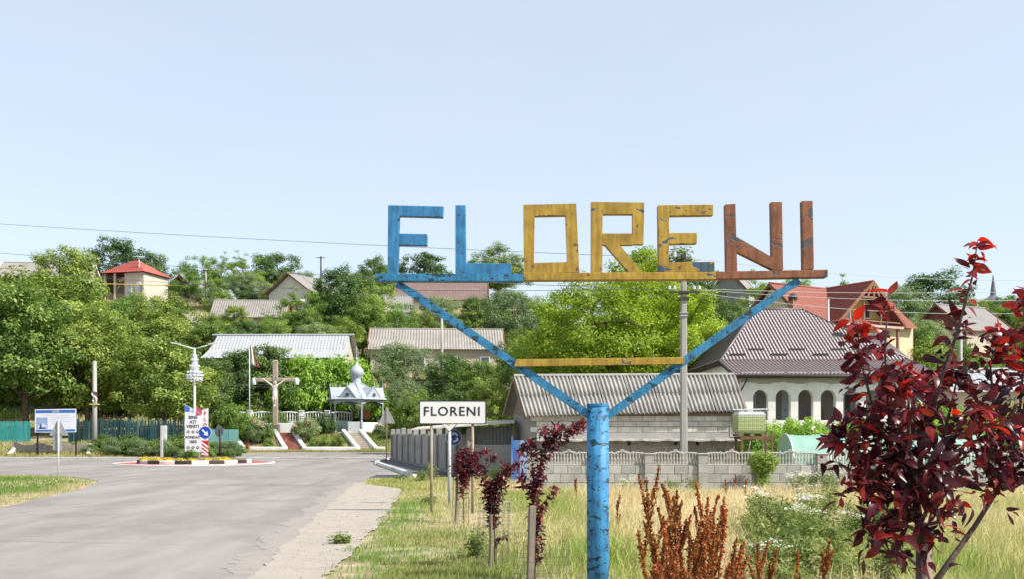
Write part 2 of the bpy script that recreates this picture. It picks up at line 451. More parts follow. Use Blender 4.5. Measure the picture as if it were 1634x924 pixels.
ys = np.unique(np.concatenate([np.arange(-30, 74.3, .5), [41.4, 42.2, 62.6, 62.7, 59.5, 60.2, 74.2]]))
road = strip('road', ys, ROAD_L, ROAD_R, .012, ASPH, 26, .05)
road['label'] = 'grey worn asphalt road leading to the roundabout'
SHOULDER_R = [(0, -1.3), (8, -1.9), (11.9, -2.2), (18.5, -2.5), (27.8, -3.1), (30.5, -3.45), (33.2, -4.9), (34.4, -4.95)]
SHOULDER_L = [(0, -2.6), (11.9, -3.1), (19.2, -3.9), (27.8, -4.75), (33.6, -5.3), (34.4, -5.0)]
sh = strip('shoulder', np.arange(0, 34.5, .12), SHOULDER_L, SHOULDER_R, .02, M('pale_dust', (.325, .287, .24), .95, .16, 3, .5, 60, stain=(.265, .24, .21), stain_scale=1.5), 8, .07, 5)
sh['label'] = 'pale dusty gravel shoulder beside the road'
du = strip('shoulder_dust', np.arange(0, 34.2, .12), [(y_, x_ - .42) for y_, x_ in SHOULDER_L[:-1]] + [(34.4, -5.35)], [(y_, x_ + .3) for y_, x_ in SHOULDER_L[:-1]] + [(34.4, -5.0)], .016, M('road_dust', (.262, .236, .21), .95, .14, 4, .4, 70, stain=(.215, .20, .186), stain_scale=1.2), 5, .2, 8)
du['label'] = 'thin film of dust drifted over the asphalt edge'
rs0 = np.random.RandomState(3); nst = 900        # loose stones and crumbs of asphalt on the shoulder
yy_ = rs0.uniform(6, 34, nst); lo_ = np.interp(yy_, [p[0] for p in SHOULDER_L], [p[1] for p in SHOULDER_L]); hi_ = np.interp(yy_, [p[0] for p in SHOULDER_R], [p[1] for p in SHOULDER_R])
xx_ = lo_ + (hi_ - lo_) * rs0.beta(1.2, .8, nst) + rs0.randn(nst) * .12
sz_ = rs0.uniform(.004, .012, nst) * (1 + (rs0.rand(nst) > .97) * 1.5)
oc = np.array([(1, 0, 0), (-1, 0, 0), (0, 1, 0), (0, -1, 0), (0, 0, .7), (0, 0, -.7)]); of = np.array([(0, 2, 4), (2, 1, 4), (1, 3, 4), (3, 0, 4), (2, 0, 5), (1, 2, 5), (3, 1, 5), (0, 3, 5)])
sv_ = (oc[None] * (sz_[:, None, None] * rs0.uniform(.6, 1.3, (nst, 6, 1)))) + np.stack([xx_, yy_, .024 + sz_ * .25], 1)[:, None, :]
sf_ = (of[None] + (np.arange(nst) * 6)[:, None, None]).reshape(-1, 3)
gv = link('gravel', np_mesh('gravel', sv_.reshape(-1, 3), sf_), M('gravel_stone', (.30, .275, .24), .9, .35, 6)); gv['kind'] = 'stuff'; gv['label'] = 'loose small stones scattered over the dusty shoulder'
# pavement with painted kerb in front of the concrete fence
PAVE = M('old_pavement', (.11, .11, .115), .9, .2, 4, .4, 50)
pv = strip('pavement', np.arange(37, 59.6, .5), [(37, -3.45), (45, -5.2), (53.5, -7.1), (59.5, -7.25)], [(37, -1.75), (45, -3.7), (53.5, -5.75), (59.5, -7.1)], .12, PAVE, 5)
pv['label'] = 'raised dark pavement along the concrete fence'
KW = M('kerb_white', (.62, .61, .58), .75, .2, 6, .3, 40, rnd=.12, stain=(.25, .23, .2), stain_amt=.6)
KB = M('kerb_black', (.03, .03, .034), .7, .3, 6, .3, 40, rnd=.15, stain=(.2, .19, .17), stain_amt=.3)
KG = M('kerb_grey', (.38, .37, .35), .85, .2, 5, .3, 40, rnd=.12)
kerb = thing('kerb', 'whitewashed kerb stones edging the pavement by the concrete fence', 'kerb', (-3.6, 37, 0))
kp = [(37, -3.6), (41, -4.45), (45, -5.35), (49, -6.3), (53.5, -7.28), (56, -7.42), (59.5, -7.45)]
sm = MB().box((0, 0, 0), (.16, .96, .26), 0, .02).mesh('kerb_stone'); sm.materials.append(KW)
yy = 37.5
while yy < 59.4:
    x0 = np.interp(yy, [p[0] for p in kp], [p[1] for p in kp]); x1 = np.interp(yy + .9, [p[0] for p in kp], [p[1] for p in kp])
    link('kerb_stone', sm, None, kerb, loc=(x0 + 3.6, yy - 37, .045), rot=(0, 0, -math.atan2(x1 - x0, .9)))
    yy += .99
kerb2 = thing('kerb', 'grey kerb stones along the far side of the road below the shrubs', 'kerb', (-30, 62.9, 0))
sm2 = MB().box((0, 0, 0), (.96, .18, .24), 0, .02).mesh('kerb_stone'); sm2.materials.append(KG)
for k in range(58): link('kerb_stone', sm2, None, kerb2, loc=(-24 + k * .985 - 3.5, .02 * math.sin(k), .04))

# ---------------------------------------------------------------- grass (uncountable)
def blades(name, n, area, hfun, wid, tint, lean, seed, keep=None, windx=.35, mat=None, label=''):
    """n blades of grass spread over the box area, bent to one side by the wind; hfun(x,y) gives their height, keep(x,y) a probability"""
    rs = np.random.RandomState(seed)
    x = rs.uniform(area[0], area[1], n); y = rs.uniform(area[2], area[3], n)
    if keep is not None:
        k = rs.rand(n) < keep(x, y); x, y = x[k], y[k]; n = len(x)
    hh = hfun(x, y) * rs.uniform(.55, 1.2, n)
    an = rs.uniform(0, 2 * np.pi, n); le = lean * rs.uniform(.2, 1.2, n)
    dx = np.cos(an) * le * .7 + windx * rs.uniform(.3, 1.2, n) * lean; dy = np.sin(an) * le * .7
    fa = rs.uniform(0, np.pi, n); wx, wy = np.cos(fa) * wid * .5, np.sin(fa) * wid * .5
    z = H(x, y)
    v = np.zeros((n, 5, 3))
    v[:, 0] = np.stack([x - wx, y - wy, z], 1); v[:, 1] = np.stack([x + wx, y + wy, z], 1)
    mx, my, mz = x + dx * hh * .35, y + dy * hh * .35, z + hh * .6
    v[:, 2] = np.stack([mx + wx * .9, my + wy * .9, mz], 1); v[:, 3] = np.stack([mx - wx * .9, my - wy * .9, mz], 1)
    v[:, 4] = np.stack([x + dx * hh, y + dy * hh, z + hh * (1 - .25 * np.clip(np.hypot(dx, dy), 0, 1.5))], 1)
    b = np.arange(n)[:, None] * 5
    tri = np.concatenate([b + np.array([[0, 1, 2]]), b + np.array([[0, 2, 3]]), b + np.array([[3, 2, 4]])], 0)
    t = np.repeat(np.clip(tint(x, y) + rs.randn(n) * .12, 0, 1), 5)
    o = link(name, np_mesh(name, v.reshape(-1, 3), tri, t), mat)
    o['kind'] = 'stuff'; o['label'] = label
    return o
def vnoise(x, y, s, seed=0):
    rs = np.random.RandomState(seed); out = 0
    for k in range(5):
        a = rs.uniform(0, 2 * np.pi); f = s * rs.uniform(.6, 1.7); out = out + np.sin((x * np.cos(a) + y * np.sin(a)) * f + rs.uniform(0, 6))
    return out / 5 * .9 + .5
# tint 0 = straw, 1 = green
GM = leafmat('grass_blades', (.58, .48, .29), (.34, .345, .12), (.135, .25, .035), .34, .7, .0)
def blob(x, y, cx, cy, rx, ry): return np.exp(-(((x - cx) / rx) ** 2 + ((y - cy) / ry) ** 2))
def edge_r(y): return np.interp(y, [p[0] for p in SHOULDER_R], [p[1] for p in SHOULDER_R])
def tintR(x, y):
    g = .12 + .55 * (vnoise(x, y, 1.1, 3) - .45) + .36 * (1 - smoothstep(-.3, .8, x))
    g = g + .95 * blob(x, y, -.95, 13.2, .75, 2.6) + .6 * blob(x, y, -2.4, 20, .5, 6) + .7 * blob(x, y, 1.2, 13.5, .9, 2.5) + .5 * blob(x, y, 5.2, 12.5, 1.6, 5) + .35 * blob(x, y, .8, 22, .9, 5)
    g = g + .55 * smoothstep(29.3, 31, y) + .25 * blob(x, y, -3.5, 33, 3, 2) - .3 * blob(x, y, 3.8, 21, 2.2, 6) - .35 * blob(x, y, -.8, 20, .9, 3.5)
    return np.clip(g, 0, 1)
def hR(x, y):
    tall = smoothstep(-.2, .9, x - .1 * np.sin(y * 1.3))
    near = 1 - .75 * smoothstep(25, 29.5, y)
    return (.05 + .05 * vnoise(x, y, 2, 8)) * (1 - tall) + tall * near * (.22 + .3 * vnoise(x, y, 1.3, 5)) + .02
def keepR(x, y):
    k = (x > edge_r(y) + .05 + .25 * np.sin(y * 2.3) * np.sin(y * 5.1)) & ~((y > 29.0) & (x > .5) & (y < 29.9))
    bare = .85 * blob(x, y, -.5, 19, 1.0, 4) + .7 * blob(x, y, .1, 12.5, .5, 2)
    clump = .45 + .55 * smoothstep(.35, .6, vnoise(x, y, 6, 11))
    return np.where(k, clump * (1 - .8 * np.clip(bare, 0, 1)), 0)
blades('dry_grass', 150000, (-5, 17, 8, 29.4), hR, .011, tintR, 1.0, 21, keepR, mat=GM, label='dry straw and green grass on the verge and field')
blades('dry_grass', 26000, (-5.2, 1.2, 29, 37), lambda x, y: .1 + .12 * vnoise(x, y, 1.7, 4), .02, lambda x, y: np.clip(.25 + .6 * (vnoise(x, y, .9, 9) - .3), 0, 1), .6, 22, lambda x, y: np.where((x > np.interp(y, [29, 30.5, 33, 34.6, 35.4, 37], [-3.2, -3.4, -4.9, -4.9, -4.3, -3.3])), .8, 0), mat=GM, label='yellow green grass at the road corner before the pavement')
blades('lawn_patch', 34000, (-2.6, .2, 9, 18.5), lambda x, y: .07 + .05 * vnoise(x, y, 2, 8), .011, lambda x, y: np.clip(.62 + .5 * (vnoise(x, y, 1.5, 31) - .4), 0, 1), .6, 28, lambda x, y: np.where(x > edge_r(y) + .15, np.clip(1.5 * blob(x, y, -1.0, 12.6, .8, 3.2) * smoothstep(.2, .55, vnoise(x, y, 2.2, 12)), 0, 1), 0), mat=GM, label='bright green grass patch on the mown verge')
def keepL(x, y):
    e = np.interp(y, [p[0] for p in ROAD_L], [p[1] for p in ROAD_L])
    return np.where((x < e - .1 - .15 * np.sin(y * 3)) & (y < 41.3), .9, 0)
blades('verge_grass', 60000, (-36, -10.5, 17, 41.3), lambda x, y: .05 + .06 * vnoise(x, y, 1.5, 2), .022, lambda x, y: np.clip(.28 + .75 * smoothstep(-.2, 2.2, np.interp(y, [p[0] for p in ROAD_L], [p[1] for p in ROAD_L]) - x) - .1 + .5 * (vnoise(x, y, .8, 14) - .35) - .5 * smoothstep(37.5, 41, y), 0, 1), .6, 23, keepL, mat=GM, label='short green grass on the traffic island verge')
blades('verge_grass', 16000, (-23, -4, 73.9, 75.6), lambda x, y: .12 + .1 * vnoise(x, y, 1.2, 2), .045, lambda x, y: np.clip(.2 + .4 * (vnoise(x, y, .6, 14) - .2), 0, 1), .5, 24, None, mat=GM, label='dry grass strip before the memorial beds')
blades('bank_grass', 16000, (-52, -24, 63.1, 66.5), lambda x, y: .12 + .18 * vnoise(x, y, 1.2, 6), .05, lambda x, y: np.clip(.15 + .8 * (vnoise(x, y, .4, 15) - .35), 0, 1), .5, 25, None, mat=GM, label='dry grass on the bank below the green fence')
blades('bed_grass', 15000, (-23, -7, 75.6, 79.5), lambda x, y: .1 + .18 * vnoise(x, y, 1.5, 6), .045, lambda x, y: np.clip(.45 + .7 * (vnoise(x, y, .9, 15) - .4), 0, 1), .5, 26, lambda x, y: np.where(((x + .44 * (y - 75) > -16.95) & (x + .44 * (y - 75) < -15.4)) | ((x + .44 * (y - 75) > -11.7) & (x + .44 * (y - 75) < -10)), 0, .8), mat=GM, label='low green growth in the sloping memorial beds')
blades('hill_grass', 60000, (-80, 62, 82, 172), lambda x, y: .35 + .5 * vnoise(x, y, .5, 6), .12, lambda x, y: np.clip(.45 + .8 * (vnoise(x, y, .25, 17) - .4), 0, 1), .5, 27, None, mat=GM, label='rough grass over the hillside between the houses')
# ---------------------------------------------------------------- the big painted place-name sign
D0, S0 = 8.7, 8.7 / FPX
BLU = peel('sign_blue', (.035, .19, .39), (.06, .11, .16), .66, 4, rust=(.05, .06, .09))
BLU2 = peel('sign_blue_worn', (.03, .19, .36), (.012, .055, .08), .57, 9, rust=(.04, .03, .03), shade=(.018, .13, .27))
POST = peel('sign_blue_post', (.035, .21, .42), (.010, .045, .075), .56, 11, rust=(.05, .03, .02), shade=(.014, .12, .25))
YEL = peel('sign_yellow', (.36, .235, .032), (.05, .085, .12), .65, 4.5, rust=(.09, .06, .04), shade=(.28, .165, .025))
YELP = peel('sign_yellow_flaked', (.36, .235, .03), (.05, .09, .13), .575, 6.0, rust=(.10, .06, .04), shade=(.29, .17, .025))
ORA = peel('sign_orange', (.21, .078, .034), (.075, .075, .078), .585, 4, rust=(.07, .04, .03), shade=(.13, .052, .03))
sg = thing('place_name_sign', 'large weathered blue, yellow and orange metal FLORENI letters on a blue pipe post', 'sign', (X(954, D0), D0, 0))
def sp(px, py): return ((px - 954) * S0, EYE + (HORIZON - py) * S0)
DEP = .075
def poly(name, pts, mat, y0=-DEP / 2, y1=DEP / 2, parent=None):
    P = [sp(*p) for p in pts]; P = P[::-1]
    o = MB().prism(P, y0, y1).build(name, mat, parent or sg)
    md = o.modifiers.new('edge', 'BEVEL'); md.width = .003; md.segments = 1
    return o
poly('letter_f', [(620, 328), (708, 330), (707, 347), (638, 345), (637, 373), (682, 374), (682, 392), (637, 391), (635, 437.2), (619, 437)], BLU)
poly('letter_l', [(727, 328), (743, 328), (744, 420), (816, 421), (816, 437.5), (727, 437.5)], BLU)
o = MB().ring([sp(*p) for p in ((836, 436), (924, 434.5), (919, 325.5), (835, 327.5))], [sp(*p) for p in ((852, 420), (905, 418.5), (902, 344), (853, 345))], -DEP / 2, DEP / 2).build('letter_o', YEL, sg)
rb = MB()
def pr(pts, y0=-DEP / 2, y1=DEP / 2): rb.prism([sp(*p) for p in pts][::-1], y0, y1)
pr([(943, 323), (961, 323), (960.5, 435), (943, 435)]); pr([(961, 323), (1027, 324), (1027, 342), (961, 342)]); pr([(1009, 342), (1027, 342), (1026, 390), (1009, 390)]); pr([(961, 373), (1009, 373), (1009, 391), (961, 391)])
pr([(965, 391), (988, 391), (1024, 434.5), (1003, 434.5)])
rb.build('letter_r', YEL, sg)
poly('letter_e', [(1049, 328), (1137, 327), (1137, 344), (1067, 345), (1067, 372), (1111, 372), (1111, 389), (1067, 390), (1066, 419), (1139, 418), (1139, 434), (1050, 434.5)], YELP)
rb = MB()
pr([(1156, 327), (1172, 326), (1175, 433), (1158, 433.5)]); pr([(1229, 323), (1246, 323), (1248, 431), (1231, 431.5)]); pr([(1173.6, 378), (1230.6, 411), (1230.8, 430), (1174.4, 402)])
rb.build('letter_n', ORA, sg)
poly('letter_i', [(1278, 321), (1295, 321), (1297, 430), (1280, 431)], ORA)
for a, b, ya, yb, m in ((600, 835, 437.3, 437.8, BLU2), (835.2, 1141, 436.2, 434.6, YEL), (1141.2, 1318, 434.0, 431.0, ORA)):
    poly('beam', [(a, ya), (b, yb), (b, yb + 11.6), (a, ya + 11.6)], m, -.055, .06)
BR = .068
mb = MB(); p, q = sp(634, 452), sp(941, 664); mb.bar((p[0], 0, p[1]), (q[0], 0, q[1]), .055, BR); mb.build('brace', BLU2, sg)
mb = MB(); p, q = sp(1274, 447), sp(970, 664); mb.bar((p[0], 0, p[1]), (q[0], 0, q[1]), .055, BR); mb.build('brace', BLU2, sg)
poly('crossbar', [(821, 575), (1090, 571.5), (1090, 582.5), (821, 586.5)], YEL, -.065, -.03)
pt = EYE + (HORIZON - 645) * S0
mb = MB(); mb.tube([(0, 0, -.3), (0, 0, 1.0), (0, 0, pt - .02)], .096, 28)
post = mb.build('post', POST, sg)
post.data.polygons.foreach_set('use_smooth', [len(p.vertices) == 4 for p in post.data.polygons])
MB().lathe((0, 0, pt - .024), [(.099, 0), (.1, .004), (.1, .022), (.09, .025)], 28).build('cap', POST, sg)
dr = random.Random(3)
mb = MB()
for k in range(60):      # hardened drips and torn paint along the lower edges
    px, py = dr.choice([(dr.uniform(600, 835), 449.5), (dr.uniform(836, 1140), 447.2), (dr.uniform(1142, 1316), 444.2), (dr.uniform(840, 1085), 585.2), (dr.uniform(640, 706), 346.6), (dr.uniform(856, 900), 345)])
    x, z = sp(px, py); w = dr.uniform(.004, .016); mb.prism([(x - w, z + .004), (x, z - dr.uniform(.002, .009)), (x + w, z + .004)], -.05, -.036)
mb.build('paint_drips', ORA, sg)['kind'] = 'stuff'

# ---------------------------------------------------------------- town sign on two posts
WHITE_S = M('sign_white', (.66, .66, .65), .45, .05, 2, rnd=0)
BLACK = M('sign_black', (.015, .015, .017), .5, .1)
RUSTP = M('rusty_post', (.30, .25, .19), .75, .25, 9, .2, stain=(.13, .07, .04), stain_amt=.8, stain_scale=5)
GALV = M('galvanised', (.42, .43, .44), .45, .12, 8, metal=.35, stain=(.3, .29, .28))
D1 = 21.3
ts = thing('town_sign', 'white rectangular town sign with black letters FLORENI on two thin posts', 'sign', (X(722.5, D1), D1, 0))
def rel(px, py, cx, D): return ((px - cx) * D / FPX, EYE + (HORIZON - py) * D / FPX)
x0, z0 = rel(669, 677.5, 722.5, D1); x1, z1 = rel(776, 640, 722.5, D1)
def rrect(x0, z0, x1, z1, r, n=5):
    P = []
    for cx, cz, a0 in ((x1 - r, z0 + r, -90), (x1 - r, z1 - r, 0), (x0 + r, z1 - r, 90), (x0 + r, z0 + r, 180)):
        for k in range(n + 1): a = R(a0 + 90 * k / n); P.append((cx + r * math.cos(a), cz + r * math.sin(a)))
    return P
pan = MB().prism(rrect(x0, z0, x1, z1, .03), 0, .02).build('panel', WHITE_S, ts)
MB().ring(rrect(x0 - .004, z0 - .004, x1 + .004, z1 + .004, .03), rrect(x0 + .016, z0 + .016, x1 - .016, z1 - .016, .02), -.006, .026).build('border', BLACK, pan)
text('lettering', 'FLORENI', .275, BLACK, pan, ((x0 + x1) / 2 - .02, -.004, (z0 + z1) / 2 + .012), .0025, 1.04, .002, 1.13)
for px in (688, 754):
    xx = (px - 722.5) * D1 / FPX
    MB().tube([(xx, .045, -.2), (xx, .045, z1 - .04)], .03, 12).build('post', RUSTP, ts, True)
    MB().box((xx, .03, z1 - .1), (.11, .03, .035)).build('clamp', GALV, ts)
    MB().box((xx, .03, z0 + .1), (.11, .03, .035)).build('clamp', GALV, ts)

# priority-road diamond on its own post behind the town sign
D2 = 23.6
ps = thing('priority_sign', 'white diamond sign with yellow centre on a grey post behind the town sign', 'sign', (X(717, D2), D2, 0))
cz = EYE + (HORIZON - 667) * D2 / FPX
dm = lambda r: [(0, cz - r), (r, cz), (0, cz + r), (-r, cz)]
MB().prism(dm(.345), -.015, 0).build('panel', WHITE_S, ps)
MB().prism(dm(.2), -.021, -.0155).build('centre', M('sign_yellow_film', (.72, .42, .02), .4, .05), ps)
MB().ring(dm(.35), dm(.33), -.019, .004).build('border', BLACK, ps)
MB().tube([(0, .04, -.2), (0, .04, cz + .25)], .038, 12).build('post', M('pale_post', (.50, .52, .55), .5, .15, 6, metal=.2, stain=(.3, .29, .27)), ps, True)
# roundabout disc + give-way triangle further on
D3 = 37.5
SBLUE = M('sign_blue_film', (.012, .055, .35), .4, .08)
SRED = M('sign_red_film', (.45, .02, .02), .45, .12)
rs_ = thing('roundabout_sign', 'round blue sign with three white circling arrows below a red triangle', 'sign', (X(724, D3), D3, .12))
cz = EYE + (HORIZON - 704) * D3 / FPX; rr = .30
MB().tube([(0, .05, 0), (0, .05, cz + .9)], .035, 12).build('post', GALV, rs_, True)
MB().disc((0, cz), rr, -.012, .01).build('rim', WHITE_S, rs_)
dsc = MB().disc((0, cz), rr * .93, -.02, -.013).build('disc', SBLUE, rs_)
for k in range(3):
    a0 = R(120 * k + 20); mb = MB(); n = 8; ri, ro = rr * .42, rr * .63
    O = [(ro * math.cos(a0 + R(62) * i / n), cz + ro * math.sin(a0 + R(62) * i / n)) for i in range(n + 1)]; I = [(ri * math.cos(a0 + R(62) * i / n), cz + ri * math.sin(a0 + R(62) * i / n)) for i in range(n + 1)]
    vs = [(x, -.026, z) for x, z in O + I]
    mb.add(vs, [(i, i + 1, n + 2 + i, n + 1 + i) for i in range(n)])
    e = a0 + R(62); rm = (ri + ro) / 2
    pts = [(rr * .26 * math.cos(e), cz + rr * .26 * math.sin(e)), (rr * .80 * math.cos(e), cz + rr * .80 * math.sin(e)), (rm * math.cos(e + R(42)), cz + rm * math.sin(e + R(42)))]
    mb.add([(x, -.027, z) for x, z in pts], [(0, 1, 2)])
    mb.build('arrow', WHITE_S, dsc)
cy = cz + .72; tr = lambda r: [(r * math.cos(R(a)), cy + r * math.sin(R(a))) for a in (270, 30, 150)]
MB().prism(tr(.40), -.012, .006).build('triangle', SRED, rs_)
MB().prism(tr(.26), -.018, -.0125).build('triangle_centre', WHITE_S, rs_)

# ---------------------------------------------------------------- seen from behind: triangular signs
def back_triangle(D, px, ytop, ybot, half, basez, label, postmat, rz=0):
    o = thing('warning_sign', label, 'sign', (X(px, D), D, basez), rz)
    a, b = Z(ytop, D) - basez, Z(ybot, D) - basez
    pl = MB().prism([(-half, b), (half, b), (0, a)], .03, .045).build('panel', M('sign_back_grey', (.33, .34, .35), .5, .15, 5, metal=.3), o)
    MB().ring([(-half - .01, b - .01), (half + .01, b - .01), (0, a + .02)], [(-half + .04, b + .02), (half - .04, b + .02), (0, a - .05)], .022, .05).build('rim', GALV, pl)
    MB().prism([(-half, b), (half, b), (0, a)], .051, .055).build('face', SRED, pl)
    MB().tube([(0, 0, -.2), (0, 0, a - .05)], .03, 10).build('post', postmat, o, True)
    for zz in (b + .1, b + .35): MB().box((0, .012, zz), (.3 if zz < b + .2 else .16, .02, .03)).build('bracket', GALV, o)
    return o
bt = back_triangle(39.7, 93, 668, 695.5, .36, 0, 'grey back of a triangular sign on a thin post in the grass verge', M('white_post', (.55, .55, .55), .5, .1))
MB().box((-.06, .04, Z(708, 39.7)), (.36, .012, .56)).build('lower_plate', M('sign_back_grey', (.3,) * 3), bt)
back_triangle(53.2, 617, 650, 676, .43, .1, 'grey back of a triangular sign on a rusty post at the pavement kerb', M('rust_post', (.24, .13, .08), .8, .3, 9))
# ---------------------------------------------------------------- roundabout island
CX, CY, RK, RA = X(312, 55.2), 55.2, 2.95, 4.15
apr = MB().lathe((CX, CY, .016), [(RA, 0), (RA - .02, .02), (RK - .2, .03)], 64).build('apron', M('red_apron', (.36, .09, .075), .85, .25, 3, .3, 50, stain=(.30, .2, .17), stain_amt=.5), None)
apr['kind'] = 'structure'; apr['label'] = 'red painted apron round the traffic island'
rim = MB()
rim.ring([(0, 0)] * 3, [(0, 0)] * 3, 0, 0) if False else None
n = 72; vs = []; fs = []
for k in range(n):
    a = 2 * math.pi * k / n
    for r, z in ((RA + .14, .016), (RA + .13, .05), (RA - .01, .055), (RA - .02, .016)): vs.append((CX + r * math.cos(a), CY + r * math.sin(a), z))
for k in range(n):
    for j in range(3): fs.append((k * 4 + j, ((k + 1) % n) * 4 + j, ((k + 1) % n) * 4 + j + 1, k * 4 + j + 1))
e = rim.add(vs, fs).build('apron_edge', KW); e['kind'] = 'structure'; e['label'] = 'white edge line round the red apron'
isl = MB().lathe((CX, CY, .1), [(RK - .1, 0), (RK - .15, .12), (2, .24), (.6, .3), (.01, .31)], 40).build('island_soil', M('soil', (.16, .12, .07), .95, .3, 6, .6, 30))
isl['kind'] = 'structure'; isl['label'] = 'planted soil mound inside the traffic island'
kr = thing('island_kerb', 'ring of black and white kerb stones round the traffic island', 'kerb', (CX, CY, 0))
nk = 22
seg = MB(); a1 = 2 * math.pi / nk * .495
vs = []
for a in (-a1, -a1 / 3, a1 / 3, a1):
    for r, z in ((RK + .1, 0.02), (RK + .1, .20), (RK + .07, .23), (RK - .07, .23), (RK - .08, .02)): vs.append((r * math.sin(a), -r * math.cos(a), z))
fs = [(i * 5 + j, (i + 1) * 5 + j, (i + 1) * 5 + j + 1, i * 5 + j + 1) for i in range(3) for j in range(4)] + [(0, 1, 2, 3, 4), (19, 18, 17, 16, 15)]
sw = MB().add(vs, fs); mw = sw.mesh('kerb_stone'); mw.materials.append(KW); mk = sw.mesh('kerb_stone'); mk.materials.append(KB)
for k in range(nk): link('kerb_stone', mw if k % 2 else mk, None, kr, rot=(0, 0, 2 * math.pi * (k + .35) / nk))
# welcome board
D = 53.6
WB = M('board_white', (.62, .62, .64), .5, .06, 2)
wb = thing('welcome_board', 'tall white welcome board lettered BINE ATI VENIT with slanted tricolour top', 'sign', (X(312, D), D, .25), .06)
def wr(px, py): return ((px - 312) * D / FPX, Z(py, D) - .25)
bl = MB().prism([wr(*p) for p in ((295, 722), (321.5, 722), (321.5, 662), (295, 646))], 0, .05).build('main_panel', WB, wb)
br = MB().prism([wr(*p) for p in ((321.8, 722), (331.5, 722), (331.5, 652), (321.8, 655))], .03, .08).build('side_panel', WB, wb)
for a, b, ya, yb, c, nm in ((295.4, 303, 646.6, 651, (.05, .14, .45), 'flag_blue'), (312.5, 321, 656.5, 661.8, (.42, .06, .14), 'flag_red')):
    MB().prism([wr(*p) for p in ((a, 658 if nm == 'flag_blue' else 662.5), (b, 658 if nm == 'flag_blue' else 662.5), (b, yb), (a, ya))] if nm == 'flag_blue' else [wr(*p) for p in ((a, 663.5), (b, 663.5), (b, 662), (a, 657))], -.006, -.001).build(nm, M(nm, c, .5, .1), bl)
o = MB()
o.prism([wr(*p) for p in ((312.6, 664), (320.8, 664), (320.8, 654), (312.6, 649.5))], .02, .045); o.build('flag_red', MATS['flag_red'], wb)
o = MB().disc(wr(307.8, 656.5), .09, -.008, -.002, 12).build('crest', M('crest_grey', (.35, .38, .48), .5, .2, 9), bl)
INK = M('ink_dark', (.03, .035, .045), .6, .1)
for s, py, sz in (('BINE', 667, .24), ('AȚI', 674.3, .23), ('VENIT!', 681.5, .235), ('FONDAT', 698.8, .20), ('1850', 706, .21)):
    x, z = wr(307.8, py); text('lettering', s, sz, INK, bl, (x, -.006, z), .006, .95, .002)
for py in (690, 715):
    for px in (300.4, 307.9, 315.3):
        x, z = wr(px, py); r = .10
        MB().prism([(x, z - r), (x + r, z), (x, z + r), (x - r, z)], -.006, -.002).build('ornament', M('ornament_brown', (.12, .10, .09), .7, .3, 20), bl)
        MB().prism([(x, z - r * .45), (x + r * .45, z), (x, z + r * .45), (x - r * .45, z)], -.011, -.007).build('ornament', M('ornament_pale', (.45, .42, .42), .7, .2, 20), bl)
INKR = M('ink_red', (.36, .02, .025), .6, .1)
for k, s in enumerate('FLORENI'):
    x, z = wr(326.4, 661 + k * 9.3); text('lettering', s, .28, INKR, br, (x, .024, z), .008, .95, .002)
for px in (300, 318): x, z = wr(px, 722); MB().box((x, .03, z / 2 - .02), (.06, .06, z + .05)).build('leg', GALV, wb)
# keep-right arrow with hazard board
D = 52.5
ks = thing('arrow_sign', 'round blue sign with white diagonal arrow above a red striped board', 'sign', (X(327, D), D, .1))
z = Z(691, D) - .1; r = 10.3 * D / FPX
MB().disc((0, z), r, 0, .02).build('rim', WHITE_S, ks)
ds = MB().disc((0, z), r * .94, -.01, -.001).build('disc', SBLUE, ks)
c, s_ = math.cos(R(-45)), math.sin(R(-45))
arr = [(-.62, -.13), (.1, -.13), (.1, -.42), (.72, 0), (.1, .42), (.1, .13), (-.62, .13)]
MB().prism([((a * c - b * s_) * r, z + (a * s_ + b * c) * r) for a, b in arr], -.018, -.011).build('arrow', WHITE_S, ds)
x0, x1 = -5.5 * D / FPX, 5.3 * D / FPX; zb, zt = Z(728, D) - .1, Z(704, D) - .1
hb = MB().prism([(x0, zb), (x1, zb), (x1, zt), (x0, zt)], 0, .02).build('hazard_board', SRED, ks)
for k in range(4):
    za = zt - .04 - k * .2; sh_ = .26
    P = [(x0, za - .1), (x1, za - .1 - sh_), (x1, za - sh_), (x0, za)]
    P = [(x, min(max(q, zb), zt)) for x, q in P]
    if P[1][1] > zb - .001 and P[0][1] > zb: MB().prism(P, -.007, -.001).build('stripe', WHITE_S, hb)
MB().tube([(0, .05, 0), (0, .05, z + .2)], .03, 10).build('post', GALV, ks, True)
# dark round sign seen almost edge on + small posts
D = 57.6
es = thing('round_sign', 'dark round sign turned edge on with a black post on the traffic island', 'sign', (X(350, D), D, .1), R(63))
z = Z(689, D) - .1
MB().disc((0, z), .33, 0, .03).build('panel', M('sign_back_dark', (.05, .055, .07), .5, .1), es)
MB().disc((0, z), .31, .031, .036).build('face', SBLUE, es)
MB().tube([(0, -.04, 0), (0, -.04, z + .1)], .055, 10).build('post', BLACK, es, True)
for px, D, top, lb in ((258, 63.2, 680, 'slim grey concrete post standing in the roadside shrubs'), (263.5, 64.6, 680, 'thicker whitewashed marker post behind the slim grey post')):
    zb = h(X(px, D), D); w = .13 if D < 64 else .18
    o = tag(MB().box((0, 0, (Z(top, D) - zb) / 2 - .1), (w, w, Z(top, D) - zb + .2), 0, .02).build('marker_post', M('concrete_pale', (.42, .41, .39), .85, .15, 4, .3, 40) if D < 64 else KW), lb, 'post'); o.location = (X(px, D), D, zb)
